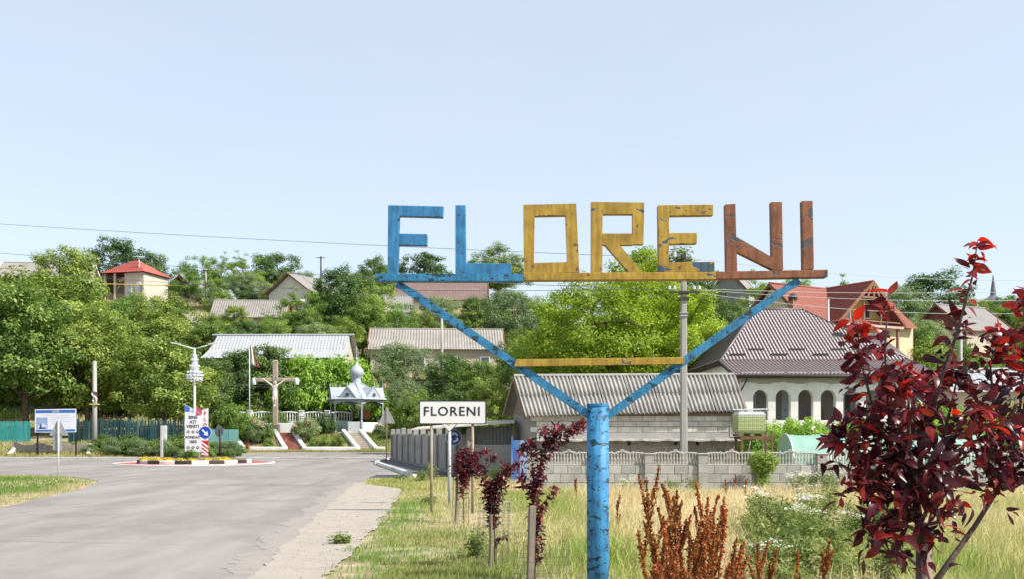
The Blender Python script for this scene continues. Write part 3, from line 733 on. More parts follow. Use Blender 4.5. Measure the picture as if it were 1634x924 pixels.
# street lamp with winter garland
lp = thing('street_lamp', 'white double arm street lamp wearing a white garland cone on the island', 'street lamp', (CX - .15, CY + .3, .3))
zt = Z(556, 55.5) - .3
WPAINT = M('lamp_white', (.6, .61, .62), .5, .1, 5)
MB().tube([(0, 0, 0), (0, 0, 2), (0, 0, zt)], [.085, .075, .05], 12).build('pole', WPAINT, lp, True)
for s_ in (-1, 1):
    e = (s_ * 34 * 55.5 / FPX, 0, zt + .28)
    am = MB().tube([(0, 0, zt - .05), (e[0] * .35, 0, zt + .06), e], [.035, .03, .025], 8).build('arm', WPAINT, lp, True)
    MB().bar((e[0] - s_ * .4, 0, e[2] - .07), (e[0] + s_ * .12, 0, e[2] + .02), .16, .055).build('lamp_head', WPAINT, am)
GAR = M('garland_white', (.62, .63, .66), .5, .1, 5)
g = MB(); rg = random.Random(5)
def gz(py): return Z(py, 55.5) - .3
for k in range(26):     # hanging strings
    a = 2 * math.pi * k / 26; ro = .38 if k % 2 else .3
    top = gz(566); bot = gz(608 + rg.uniform(-3, 3))
    pts = []
    for t in (0, .3, .6, .85, 1): pts.append((math.cos(a) * (.07 + (ro - .07) * t ** 1.7), math.sin(a) * (.07 + (ro - .07) * t ** 1.7), top + (bot - top) * t))
    g.tube(pts, .022, 5)
for zz, rr in ((gz(606), .40), (gz(601), .43), (gz(596), .38), (gz(586), .24), (gz(576), .16)):
    pts = [(rr * math.cos(2 * math.pi * k / 30) * (1 + .05 * (k % 2)), rr * math.sin(2 * math.pi * k / 30), zz + .07 * (k % 2)) for k in range(31)]
    g.tube(pts, .03, 5, False)
for k in range(90):
    t = rg.random() ** .6; a = rg.uniform(0, 6.283); ro = .1 + .32 * t ** 1.7
    zz = gz(566) + (gz(608) - gz(566)) * t; x, y = math.cos(a) * ro, math.sin(a) * ro
    g.box((x, y, zz), (.07, .07, .05), a)
g.build('garland', GAR, lp)

# ---------------------------------------------------------------- info board and retaining wall at the left
D = 63.6
IBZ = .1
ib = thing('information_board', 'white project information board with blue bands and small picture on dark posts', 'board', (X(88, D), D, IBZ))
def ir(px, py): return ((px - 88) * D / FPX, Z(py, D) - IBZ)
pn = MB().prism([ir(*p) for p in ((55.5, 691), (121, 690.5), (121, 653), (55.5, 654))], 0, .05).build('panel', M('board_white2', (.60, .62, .66), .5, .05), ib)
IB = M('board_blue', (.03, .12, .36), .5, .2, 3)
MB().prism([ir(*p) for p in ((56.7, 660), (119.8, 659.3), (119.8, 654.6), (56.7, 655.4))], -.008, -.001).build('header_band', IB, pn)
MB().prism([ir(*p) for p in ((82, 659.4), (96, 659.4), (94, 655.2), (84, 655.2))], -.014, -.009).build('header_patch', M('board_grey_blue', (.22, .28, .42), .5, .2, 9), pn)
MB().prism([ir(*p) for p in ((57.2, 689.6), (119.8, 688.9), (119.8, 685.8), (57.2, 686.8))], -.008, -.001).build('footer_band', IB, pn)
pic = MB().prism([ir(*p) for p in ((58, 685.2), (75.7, 685.2), (75.7, 667), (58, 667.2))], -.008, -.001).build('picture', M('picture_blue', (.22, .29, .45), .5, .2, 1.5), pn)
for a, b, t_, c in ((60, 63, 679, 'pic_pale'), (63.6, 66, 677, 'pic_dark'), (66.6, 70, 676, 'pic_pale'), (70.4, 74, 679, 'pic_pale'), (62, 73, 682.6, 'pic_dark')):
    MB().prism([ir(*p) for p in ((a, 684.8), (b, 684.8), (b, t_), (a, t_))], -.014 - .003 * (c == 'pic_dark'), -.009).build('picture_building', M(c, (.5, .53, .65) if c == 'pic_pale' else (.06, .09, .2), .5, .1), pic)
for k, (a, b) in enumerate(((66, 110), (78, 112), (79, 104), (79, 113), (80, 100))):
    yq = 663.2 + k * 3.3; MB().prism([ir(*p) for p in ((a, yq + .5), (b, yq + .5), (b, yq), (a, yq))], -.004, -.001).build('text_line', M('text_grey', (.42, .43, .46), .6, .1), pn)
for px in (58.5, 120): x, z = ir(px, 690); MB().box((x, .09, z / 2 + .7), (.09, .07, z + 1.4)).build('post', BLACK, ib)
STONE = M('rubble_concrete', (.27, .235, .19), .9, .25, 2.5, .7, 12, stain=(.15, .13, .11))
rw = thing('retaining_wall', 'low rough brown stone wall with whitewashed ends under the information board', 'wall', (X(80, 64.3), 64.3, 0))
mb = MB(); rr_ = random.Random(2); L = 5.0
top = [.95 + .1 * math.sin(k * 1.1) + rr_.uniform(-.06, .06) for k in range(21)]
vs = []; fs = []
for k in range(21):
    x = -L / 2 + L * k / 20
    vs += [(x, 0 + rr_.uniform(-.03, .03), -.2), (x, rr_.uniform(-.04, .04) + .05, top[k]), (x, .4, top[k] - .02), (x, .45, -.2)]
for k in range(20):
    for j in range(3): fs.append((k * 4 + j, k * 4 + 4 + j, k * 4 + 5 + j, k * 4 + 1 + j))
fs += [(0, 1, 2, 3), (83, 82, 81, 80)]
mb.add(vs, fs).build('wall', STONE, rw)
for s_, tx in ((-1, .95), (1, 1.0)):
    MB().slab([(s_ * 2.55, -.5, .35), (s_ * 2.55 + .2, -.5, .35), (s_ * 2.55 + .2 + s_ * -.2, .3, tx), (s_ * 2.55 - .2 * s_, .3, tx)], .45).build('end_block', KW, rw)
# green picket fence
PG = M('teal_picket_shaded', (.018, .062, .066), .7, .3, 3, .2, 30, rnd=.4, stain=(.16, .17, .15), stain_amt=.6, stretch=(1, 1, .2))  # weathered teal, darkened to stand in for the shade of overhanging trees
PG2 = M('teal_picket_new', (.035, .25, .23), .6, .2, 3, .2, 30, rnd=.2)
pf = thing('picket_fence', 'weathered teal picket fence with tree shade in its dark colour on the bank behind the shrubs', 'fence', (X(110, 66.6), 66.6, h(X(150, 66.6), 66.6)))
pk = MB().prism([(-.055, 0), (.055, 0), (.055, 1.5), (0, 1.58), (-.055, 1.5)], 0, .025).mesh('picket'); pk.materials.append(PG)
pk2 = MB().prism([(-.055, 0), (.055, 0), (.055, 1.0), (0, 1.04), (-.055, 1.0)], 0, .025).mesh('picket'); pk2.materials.append(PG)
rp = random.Random(9); x = 0.0; x_end = X(300, 66.6) - X(110, 66.6); k = 0
while x < x_end:
    if rp.random() > .03: link('picket', pk, None, pf, loc=(x, rp.uniform(-.01, .01), .05), rot=(0, rp.uniform(-.025, .025), 0), scale=(1, 1, rp.uniform(.93, 1.08)))
    link('picket', pk2, None, pf, loc=(x + .085, .05 + rp.uniform(-.01, .01), .02), rot=(0, rp.uniform(-.02, .02), 0), scale=(1.2, 1, rp.uniform(.85, 1.05)))
    x += rp.uniform(.155, .18)
for zz in (.35, 1.15): MB().box((x_end / 2, .09, zz), (x_end, .05, .09)).build('rail', PG, pf)
for k in range(5): MB().box((k * x_end / 4, .12, .8), (.1, .1, 1.7)).build('post', PG, pf)
pf2 = thing('picket_fence', 'brighter teal picket fence beside the stone retaining wall', 'fence', (X(-25, 66.2), 66.2, h(X(20, 66.2), 66.2)))
pk3 = MB().prism([(-.07, 0), (.07, 0), (.07, 1.45), (0, 1.5), (-.07, 1.45)], 0, .025).mesh('picket'); pk3.materials.append(PG2)
for k in range(19): link('picket', pk3, None, pf2, loc=(k * .165, 0, .0), rot=(0, rp.uniform(-.01, .01), 0), scale=(1, 1, rp.uniform(.97, 1.03)))
for zz in (.35, 1.1): MB().box((1.5, .06, zz), (3.2, .05, .09)).build('rail', PG2, pf2)
gp = thing('sheet_fence', 'plain pale turquoise metal sheet fence behind the welcome board', 'fence', (X(300, 66.8), 66.8, h(X(320, 66.8), 66.8)))
for k in range(5): MB().box((.42 + k * .66, .012 * (k % 2), .95), (.655, .02, 1.75)).build('panel', M('turquoise_sheet', (.14, .33, .30), .55, .15, 2, rnd=.1, stain=(.2, .25, .22)), gp)
for k in range(3): MB().box((.1 + k * 1.6, .07, .9), (.07, .07, 1.9)).build('post', PG2, gp)

# ---------------------------------------------------------------- memorial: beds, stairs, crucifix, white fence, gazebo, flag
WW = M('whitewash', (.70, .70, .69), .8, .1, 2.5, .25, 25, stain=(.45, .43, .4), stain_amt=.5)
SL = -.44                      # x shift per metre of depth (the steps lead back at a slant)
def border(pts, label, w=.32, hh=.34):
    c = pts[0]; o = thing('bed_border', label, 'border', (c[0], c[1], h(c[0], c[1])))
    for a, b in zip(pts[:-1], pts[1:]):
        n = 4; mb = MB(); P = []
        for i in range(n + 1):
            t = i / n; x, y = a[0] + (b[0] - a[0]) * t, a[1] + (b[1] - a[1]) * t; P.append(Vector((x - c[0], y - c[1], h(x, y) - h(c[0], c[1]))))
        d = (P[-1] - P[0]); d.z = 0; d.normalize(); s = Vector((-d.y, d.x, 0)) * w / 2
        vs = []; fs = []
        for p in P: vs += [p - s + Vector((0, 0, -.25)), p - s + Vector((0, 0, hh - .03)), p - s * .85 + Vector((0, 0, hh)), p + s * .85 + Vector((0, 0, hh)), p + s + Vector((0, 0, hh - .03)), p + s + Vector((0, 0, -.25))]
        for i in range(n):
            for j in range(5): fs.append((i * 6 + j, i * 6 + 6 + j, i * 6 + 7 + j, i * 6 + 1 + j))
        fs += [(0, 1, 2, 3, 4, 5), (n * 6 + 5, n * 6 + 4, n * 6 + 3, n * 6 + 2, n * 6 + 1, n * 6)]
        mb.add(vs, fs).build('edging', WW, o)
    return o
y0, y1 = 75.25, 79.4
def sx(px, y=75.25): return X(px, y)
border([(sx(356) - 0, y1 - 1.0), (sx(389), y0), (sx(455.5), y0), (sx(455.5) + SL * 4.15, y1)], 'white kerb wall round the rose bed left of the red brick steps')
border([(sx(486.5) + SL * 4.15, y1), (sx(486.5), y0), (sx(571.5), y0), (sx(571.5) + SL * 4.15, y1)], 'white kerb wall round the bed between the two flights of steps')
border([(sx(600.5) + SL * 4.15, y1), (sx(600.5), y0), (sx(614), y0)], 'white sloping kerb wall right of the stone steps')
def stairs(name, label, xa, xb, nst, mats, brick=False):
    o = thing(name, label, 'stairs', ((xa + xb) / 2, y0, h(xa, y0)))
    zz0 = h(xa, y0); rise = (h(xa, y1) + .08 - zz0) / nst; run = (y1 - y0) / nst; rs2 = random.Random(4)
    for k in range(nst):
        yk = k * run; xo = SL * (yk + run / 2)
        if brick:
            nb = 6; w = (xb - xa) / nb
            for j in range(nb):
                MB().box((xo - (xb - xa) / 2 + w * (j + .5), yk + run / 2 - .004 * rs2.random(), k * rise + rise / 2 - .06), (w - .012, run + .03, rise + .12 + rs2.uniform(-.008, .008)), 0, .008).build('brick', mats, o)
        else: MB().box((xo, yk + run / 2, k * rise + rise / 2 - .06), (xb - xa, run + .05, rise + .12), 0, .012).build('step', mats, o)
    return o
stairs('brick_steps', 'red brick steps climbing to the crucifix', sx(457.5), sx(484.5), 9, M('red_brick', (.27, .10, .075), .85, .25, 5, .3, 30, rnd=.25, stain=(.3, .2, .17)), True)
stairs('stone_steps', 'worn beige stone steps climbing to the gazebo', sx(573.5), sx(598.5), 10, M('beige_step', (.36, .31, .25), .9, .2, 4, .4, 30, rnd=.12, stain=(.2, .17, .13)))
# crucifix
D = 80.0; bx = X(439, D); bz = h(bx, D)
cr = thing('crucifix', 'tall stone crucifix with a pale carved figure above the brick steps', 'crucifix', (bx, D, bz))
CRU = M('cross_stone', (.34, .28, .23), .85, .25, 4, .4, 25, stain=(.2, .15, .12))
FIG = M('figure_stone', (.56, .50, .44), .7, .15, 5)
zz = lambda py: Z(py, D) - bz
w = .17
MB().box((0, .1, zz(575) / 2), (2 * w, .36, zz(575)), 0, .06).build('upright', CRU, cr)
MB().box((0, .1, zz(607)), (66 * D / FPX, .3, .32), 0, .05).build('arm', CRU, cr)
for s_ in (-1, 1): MB().lathe((s_ * 34 * D / FPX, .1, zz(610.5)), [(.02, -.22), (.17, -.18), (.2, 0), (.19, .22), (.1, .34), (.02, .36)], 12).build('arm_cap', WW, cr)
MB().box((0, .1, .35), (.62, .6, .8), 0, .05).build('plinth', M('plinth_dark', (.16, .13, .11), .85, .3, 4), cr)
# figure: one continuous skinned body with spread arms, head bowed to one side
def skin_body(name, joints, edges, root, mat, parent, loc):
    me = bpy.data.meshes.new(name); me.from_pydata([j[0] for j in joints], edges, [])
    o = link(name, me, mat, parent, loc=loc)
    md = o.modifiers.new('skin', 'SKIN')
    me.skin_vertices[0].data
    for i, j in enumerate(joints):
        me.skin_vertices[0].data[i].radius = (j[1], j[1] if len(j) < 3 else j[2]); me.skin_vertices[0].data[i].use_root = i == root
    o.modifiers.new('sub', 'SUBSURF').levels = 1; o.modifiers['sub'].render_levels = 2
    return o
def ensure_skin(me):
    pass
J = [((0, 0, 0), .18, .13), ((0, 0, .28), .16, .12), ((0, -.02, .52), .22, .14), ((0, -.03, .70), .09, .08), ((.05, -.09, .82), .10, .11), ((.07, -.11, .95), .07, .08),
     ((-.22, -.01, .62), .09), ((-.52, .0, .83), .07), ((-.88, .02, 1.10), .045), ((-.98, .02, 1.17), .04), ((.22, -.01, .62), .09), ((.52, .0, .83), .07), ((.88, .02, 1.10), .045), ((.98, .02, 1.17), .04),
     ((-.08, -.02, -.08), .12), ((-.08, -.13, -.5), .09), ((-.03, -.02, -.95), .06), ((-.03, -.09, -1.12), .045), ((.08, -.02, -.08), .12), ((.08, -.13, -.5), .09), ((.03, -.02, -.95), .06), ((.03, -.09, -1.12), .045)]
E = [(0, 1), (1, 2), (2, 3), (3, 4), (4, 5), (2, 6), (6, 7), (7, 8), (8, 9), (2, 10), (10, 11), (11, 12), (12, 13), (0, 14), (14, 15), (15, 16), (16, 17), (0, 18), (18, 19), (19, 20), (20, 21)]
me = bpy.data.meshes.new('figure'); me.from_pydata([j[0] for j in J], E, [])
fo = link('figure', me, FIG, cr, loc=(0, -.2, zz(628)))
fo.modifiers.new('skin', 'SKIN')
sv = me.skin_vertices[0].data if len(me.skin_vertices) else None
if sv is None:
    bm = bmesh.new(); bm.from_mesh(me); bm.verts.layers.skin.verify(); bm.to_mesh(me); bm.free(); sv = me.skin_vertices[0].data
for i, j in enumerate(J): sv[i].radius = (j[1], j[-1]); sv[i].use_root = (i == 0)
fo.modifiers.new('sub', 'SUBSURF').levels = 1
MB().lathe((0, -.2, zz(628)), [(.13, -.32), (.19, -.28), (.185, -.1), (.175, .08), (.165, .12), (.12, .13)], 14).build('loincloth', WW, fo).location = (0, .2, -zz(628))
# white fence
D = 84.5; FZ = 1.7
wf = thing('memorial_fence', 'white fence with baluster panels and arched tops behind the crucifix', 'fence', (X(354, D), D, FZ))
Lw = X(560, D) - X(354, D); npan = 5; pw = Lw / npan
bal = MB().lathe((0, 0, 0), [(.03, 0), (.05, .04), (.035, .12), (.05, .3), (.035, .5), (.05, .58), (.03, .62)], 6).mesh('baluster'); bal.materials.append(WW)
BW = M('panel_pale_blue', (.52, .60, .62), .75, .1, 2, stain=(.4, .42, .42))
for k in range(npan):
    xa = k * pw
    MB().box((xa + .18, 0, .85), (.36, .34, 1.9), 0, .02).build('pillar', WW, wf)
    MB().box((xa + .18, 0, 1.83), (.44, .42, .08), 0, .02).build('pillar_cap', WW, wf)
    MB().box((xa + pw / 2 + .18, 0, .45), (pw - .36, .16, 1.1)).build('panel', BW, wf)
    ni = 8
    for j in range(ni):
        xx = xa + .36 + (pw - .36) * (j + .5) / ni; arch = math.sin(math.pi * (j + .5) / ni)
        link('baluster', bal, None, wf, loc=(xx, 0, 1.0), scale=(1, 1, 1 + .16 * arch))
    mb = MB(); P = []
    for j in range(13): t = j / 12; P.append((xa + .36 + (pw - .36) * t, 0, 1.64 + .1 * math.sin(math.pi * t)))
    mb.tube(P, .05, 6).build('top_rail', WW, wf)
# low white wall behind cross
o = tag(MB().box((0, 0, .35), (3.2, .2, .9), 0, .02).build('low_wall', WW), 'low white wall directly behind the crucifix foot', 'wall'); o.location = (X(438, 81.2), 81.2, h(X(438, 81.2), 81.2))
# gazebo
D = 82.0; gx0 = X(569, D); gz0 = h(gx0, D)
GB = M('gazebo_grey', (.33, .37, .41), .6, .12, 3, stain=(.3, .33, .35))
gb = thing('gazebo', 'pale grey hexagonal well gazebo with gabled roof and onion dome', 'gazebo', (gx0, D, gz0))
z_ = lambda py: Z(py, D) - gz0
RG = 2.25; ths = [R(349 - 60 * k) for k in range(6)]
cor = [Vector((RG * math.cos(t), RG * math.sin(t), 0)) for t in ths]
ev, rf = z_(641), z_(622); pk_ = z_(609)
MB().prism([(0, 0)] * 3, 0, 0) if False else None
fl = MB().lathe((0, 0, -.35), [(RG + .15, 0), (RG + .15, .42)], 6); fl.build('floor', WW, gb)
for k in range(6):
    c = cor[k]; mb = MB(); mb.lathe((c.x, c.y, 0), [(.1, 0), (.1, .9), (.06, 1.0), (.055, ev - .4), (.1, ev - .2), (.1, ev)], 8); mb.build('column', GB, gb)
    mb = MB(); mb.lathe((c.x * 1.06, c.y * 1.06, ev + .05), [(.06, 0), (.03, .15), (.06, .25), (.01, .5)], 6).build('finial', GB, gb)
for k in range(6):
    a, b = cor[k], cor[(k + 1) % 6]; m_ = (a + b) / 2; d = (b - a).normalized(); out = Vector((m_.x, m_.y, 0)).normalized()
    mb = MB(); n = 9; P = []
    for j in range(n + 1):        # scalloped fascia with arched underside
        t = j / n; p = a.lerp(b, t) + out * .08; lo = ev - .32 + .24 * math.sin(math.pi * t) + .03 * (j % 2); P.append((p, lo))
    vs = []; fs = []
    for p, lo in P: vs += [(p.x, p.y, lo), (p.x, p.y, ev + .12), (p.x - out.x * .05, p.y - out.y * .05, lo), (p.x - out.x * .05, p.y - out.y * .05, ev + .12)]
    for j in range(n):
        q = j * 4; fs += [(q, q + 4, q + 5, q + 1), (q + 2, q + 3, q + 7, q + 6), (q, q + 2, q + 6, q + 4), (q + 1, q + 5, q + 7, q + 3)]
    mb.add(vs, fs).build('fascia', GB, gb)
    # hipped roof segment with gable dormer
    ce = Vector((0, 0, pk_)); a2, b2 = a * 1.16 + Vector((0, 0, ev + .08)), b * 1.16 + Vector((0, 0, ev + .08))
    sl = MB().slab([a2, b2, ce + d * .2, ce - d * .2], .05).build('roof_slope', GB, gb)
    gpk = m_ * 1.12 + Vector((0, 0, rf + .12)); ga = m_ * 1.12 - d * .8 + Vector((0, 0, ev + .12)); gb2 = m_ * 1.12 + d * .8 + Vector((0, 0, ev + .12)); back = Vector((m_.x * .3, m_.y * .3, rf + .12))
    MB().slab([ga, gpk, back, back - d * .3], .05).build('gable_slope', GB, sl); MB().slab([gpk, gb2, back + d * .3, back], .05).build('gable_slope', GB, sl)
    f0 = -out * .03
    MB().add([ga + f0, gb2 + f0, gpk + f0, ga + f0 - out * .04, gb2 + f0 - out * .04, gpk + f0 - out * .04], [(0, 1, 2), (5, 4, 3), (0, 3, 4, 1), (1, 4, 5, 2), (2, 5, 3, 0)]).build('gable', GB, sl)
    cgo = gpk * .35 + ga * .325 + gb2 * .325 + out * .0
    MB().add([cgo + f0 * -.6 + d * .16 * math.cos(t) + Vector((0, 0, .16 * math.sin(t))) for t in [2 * math.pi * i / 8 for i in range(8)]], [tuple(range(8))]).build('gable_opening', M('opening_dark', (.06, .07, .08), .8), sl)
    MB().lathe((gpk.x, gpk.y, gpk.z - .05), [(.05, 0), (.03, .15), (.05, .22), (.005, .45)], 6).build('finial', GB, sl)
    if k in (1, 2, 4, 5, 0):      # parapet
        if k != 1: MB().bar(a.lerp(b, .06) + Vector((0, 0, .42)), a.lerp(b, .94) + Vector((0, 0, .42)), .14, .85).build('parapet', WW if k in (0, 5) else BW, gb)
pa, pb = cor[1].lerp(cor[2], .06), cor[1].lerp(cor[2], .5); MB().bar(pa + Vector((0, 0, .45)), pb + Vector((0, 0, .45)), .16, .9).build('parapet', WW, gb)
MB().lathe((0, .2, .0), [(.6, 0), (.6, .85), (.5, .9), (.5, .8)], 14).build('well_ring', M('well_grey', (.25, .25, .24), .9, .2), gb)
z0 = pk_ - .25
dome = MB().lathe((0, 0, z0), [(.55, -.25), (.4, .05), (.34, .45), (.36, .55), (.5, .68), (.58, .85), (.59, 1.0), (.54, 1.18), (.40, 1.36), (.23, 1.52), (.12, 1.68), (.07, 1.86), (.05, 1.95), (.12, 2.0), (.13, 2.08), (.05, 2.16), (.025, 2.2), (.018, 3.1)], 16).build('dome', GB, gb, True)
MB().box((0, 0, z0 + 2.85), (.3, .04, .04)).build('cross_arm', GB, dome)
MB().box((.6, 1.2, 1.55), (.7, .05, .75)).build('icon_panel', M('icon_red', (.35, .12, .06), .5, .3, 4), gb)
gg = thing('green_gate', 'dark green sheet gate behind the gazebo', 'gate', (X(598, 85.5), 85.5, 1.75))
for k in range(3): MB().box((-.9 + k * .9, .012 * k, .95), (.89, .03, 1.9)).build('panel', M('dark_green_sheet', (.02, .11, .07), .55, .15, 2), gg)
MB().box((.25, -.04, 1), (.09, .05, 2.1)).build('post', WW, gg)
# flag
D = 79.6; fx = X(398, D); fz = h(fx, D)
fp = thing('flag_pole', 'thin pale flag pole in the rose bed carrying a limp tricolour flag', 'flagpole', (fx, D, fz))
MB().tube([(0, 0, -.2), (0, 0, Z(545, D) - fz)], [.05, .03], 10).build('pole', WPAINT, fp, True)
ft = Z(547, D) - fz
for k, (nm, c) in enumerate((('stripe_blue', (.30, .32, .40)), ('stripe_yellow', (.62, .55, .40)), ('stripe_red', (.45, .10, .09)))):
    vs = []; fs = []
    for i in range(9):
        t = i / 8; zz_ = ft - .05 - t * 1.75
        for j in range(5):
            u = (k + j / 4) / 3; w_ = u * (.18 + .62 * t); vs.append((.03 + w_, .07 * math.sin(u * 9 + t * 3), zz_ - u * .35 * (1 - t * .3) + (.2 * (1 - u)) * 0))
    for i in range(8):
        for j in range(4): fs.append((i * 5 + j, i * 5 + j + 1, i * 5 + j + 6, i * 5 + j + 5))
    o = MB().add(vs, fs).build(nm, M(nm, c, .8, .1), fp, True); sd = o.modifiers.new('th', 'SOLIDIFY'); sd.thickness = .006
# ---------------------------------------------------------------- concrete panel fence by the pavement
CON = M('concrete_panel', (.33, .31, .28), .9, .2, 1.6, .4, 30, rnd=.12, stain=(.18, .17, .155), stain_amt=.7)
CON2 = M('concrete_post', (.24, .235, .22), .9, .2, 3, .4, 30, rnd=.12)
A, B = Vector((-7.0, 58.6, 0)), Vector((-1.55, 36.9, 0)); dv = (B - A); Lf = dv.length; dv.normalize(); ang = math.atan2(dv.y, dv.x)
cf = thing('panel_fence', 'grey concrete panel fence with tall posts along the pavement', 'fence', A, ang)
npn = 10; pl = Lf / npn
for k in range(npn + 1): MB().box((k * pl, 0, .93), (.2, .24, 1.95 + .12 * (k % 3 == 2)), 0, .025).build('post', CON2, cf)
for k in range(npn): MB().box((k * pl + pl / 2, .0, .83 + .03 * (k % 2)), (pl - .2, .09, 1.6), 0, .015).build('panel', CON, cf)
MB().box((Lf / 2, -.05, .06), (Lf, .35, .3)).build('footing', CON2, cf)
# outbuilding wall, corrugated cladding, sloping roof sheet
ob = thing('lean_to', 'grey rendered lean-to with corrugated cladding under a thin pale roof', 'shed', (-1.5, 36.9, 0))
MB().box((.68, .1, .62), (1.62, .2, 1.3)).build('wall', M('render_grey', (.30, .29, .27), .9, .12, 1.5, .3, 30, stain=(.22, .21, .2)), ob)
mb = MB(); n = 60; vs = []; fs = []
for i in range(n + 1):
    x = -.1 + 1.58 * i / n; y = .12 + .03 * math.cos(i * 2 * math.pi / 5); vs += [(x, y, 1.275), (x, y, 1.86 + .12 * i / n)]
fs = [(i * 2, i * 2 + 2, i * 2 + 3, i * 2 + 1) for i in range(n)]
mb.add(vs, fs).build('cladding', M('asbestos_dark', (.15, .15, .15), .9, .25, 2.5, .3, 20, stain=(.08, .08, .075)), ob, True)
MB().slab([(-2.2, -.35, 1.86), (1.6, -.35, 2.12), (1.6, 2.6, 2.25), (-2.2, 2.6, 1.95)], .05).build('roof_sheet', M('roof_pale', (.50, .47, .42), .85, .2, 3, stain=(.3, .27, .23)), ob)
for k in range(4): MB().bar((-1.6 + k, -.3, 1.82 + .068 * k), (-1.6 + k, 2.5, 1.9 + .068 * k), .08, .1).build('rafter', M('old_timber', (.20, .14, .09), .85, .25, 3), ob)

# ---------------------------------------------------------------- garden wall with balustrade
WD = 29.4
BLK = M('cinder_block', (.37, .355, .325), .9, .16, 3, .45, 35, rnd=.13, stain=(.25, .235, .21), stain_amt=.6, stain_scale=2)
MOR = M('mortar', (.27, .26, .24), .95, .15, 6, .4, 40)
gw = thing('garden_wall', 'cinder block garden wall with pillars and a scalloped concrete balustrade', 'wall', (X(863, WD), WD, -.02))
xs = [X(p, WD) - X(863, WD) for p in (865, 951, 1036, 1121.5, 1215, 1311, 1405, 1500, 1596, 1692)]
hb_ = .255; hw = .78
bs = {}
def block(parent, x, y, z, L, Hh, T, mat, rs, name='block'):
    key = (round(L, 2), round(Hh, 2), round(T, 2), mat.name)
    if key not in bs:
        bs[key] = MB().box((0, 0, 0), (key[0], T, key[1]), 0, .008).mesh('block'); bs[key].materials.append(mat)
    return link(name, bs[key], None, parent, loc=(x, y + rs.uniform(-.005, .005), z), rot=(0, 0, rs.uniform(-.004, .004)))
rb_ = random.Random(11)
MB().box(((xs[0] + xs[-1]) / 2, .11, hw / 2 - .05), (xs[-1] - xs[0], .14, hw + .06)).build('mortar_core', MOR, gw)
for c in range(3):
    x = xs[0] + .14
    while x < xs[-1]:
        nx = [q for q in xs if q > x + .05]
        if not nx: break
        end = nx[0] - .14
        L = .41 if x + .41 < end - .15 else end - x
        if x == xs[0] + .14 or any(abs(x - (q + .14)) < .01 for q in xs): L = min(L, .2 + .2 * (c % 2))
        if L > .06: block(gw, x + L / 2, .1, c * hb_ + hb_ / 2 + .012, L - .012, hb_ - .014, .2, BLK, rb_)
        x += L
        if x >= end - .02: x = nx[0] + .14
for q in xs:
    for c in range(4): block(gw, q, .06, c * .275 + .14, .27, .265, .27, BLK, rb_, 'pillar_block')
    MB().box((q, .06, 1.12), (.31, .31, .035), 0, .01).build('pillar_cap', BLK, gw)
BALM = M('cast_concrete', (.36, .345, .31), .9, .15, 5, .3, 40, rnd=.08, stain=(.22, .21, .19))
bal2 = MB().lathe((0, 0, 0), [(.022, 0), (.03, .03), (.02, .08), (.032, .15), (.02, .23), (.03, .27), (.022, .3)], 6).mesh('baluster'); bal2.materials.append(BALM)
for a, b in zip(xs[:-1], xs[1:]):
    xa, xb = a + .15, b - .15; w = xb - xa
    MB().box(((xa + xb) / 2, .1, .80), (w, .12, .045), 0, .01).build('bottom_rail', BALM, gw)
    nb = int(w / .088)
    for j in range(nb): link('baluster', bal2, None, gw, loc=(xa + w * (j + .5) / nb, .1, .815))
    P = [(xa + w * j / 36, .1, 1.125 + .022 * abs(math.sin(3 * math.pi * j / 36)) + .05 * math.exp(-((j - 18) / 3) ** 2)) for j in range(37)]
    tr_ = MB().tube(P, .028, 6).build('top_rail', BALM, gw)
    mb = MB(); mb.tube([((xa + xb) / 2 + .055 * math.cos(t), .1, 1.19 + .055 * math.sin(t)) for t in [2 * math.pi * i / 12 for i in range(13)]], .018, 6, False)
    for s_ in (-1, 1): mb.tube([(((xa + xb) / 2) + s_ * (.08 + .26 * i / 6), .1, 1.165 + .028 * math.sin(i * 1.3)) for i in range(7)], .016, 5)
    mb.build('rosette', BALM, tr_)
# blue gate panel beside the barn
bg_ = thing('blue_gate', 'blue painted metal gate between the lean-to and the garden wall', 'gate', (X(818, 34.2), 34.2, 0))
BG = M('gate_blue', (.045, .13, .36), .55, .15, 3, rnd=.1, stain=(.3, .36, .5), stain_amt=.4)
for k in range(2): MB().box((.13 + k * .24, .006 * k, .75), (.235, .03, 1.42)).build('panel', BG if k == 0 else M('gate_pale_blue', (.24, .33, .52), .55, .1), bg_)
MB().box((-.02, 0, .78), (.06, .06, 1.6)).build('post', BG, bg_)
o = tag(MB().box((0, 0, .55), (.45, .16, 1.2), 0, .02).build('gate_pillar', CON), 'short concrete pillar joining the blue gate and the garden wall', 'pillar'); o.location = (X(852, 31.5), 31.5, 0)

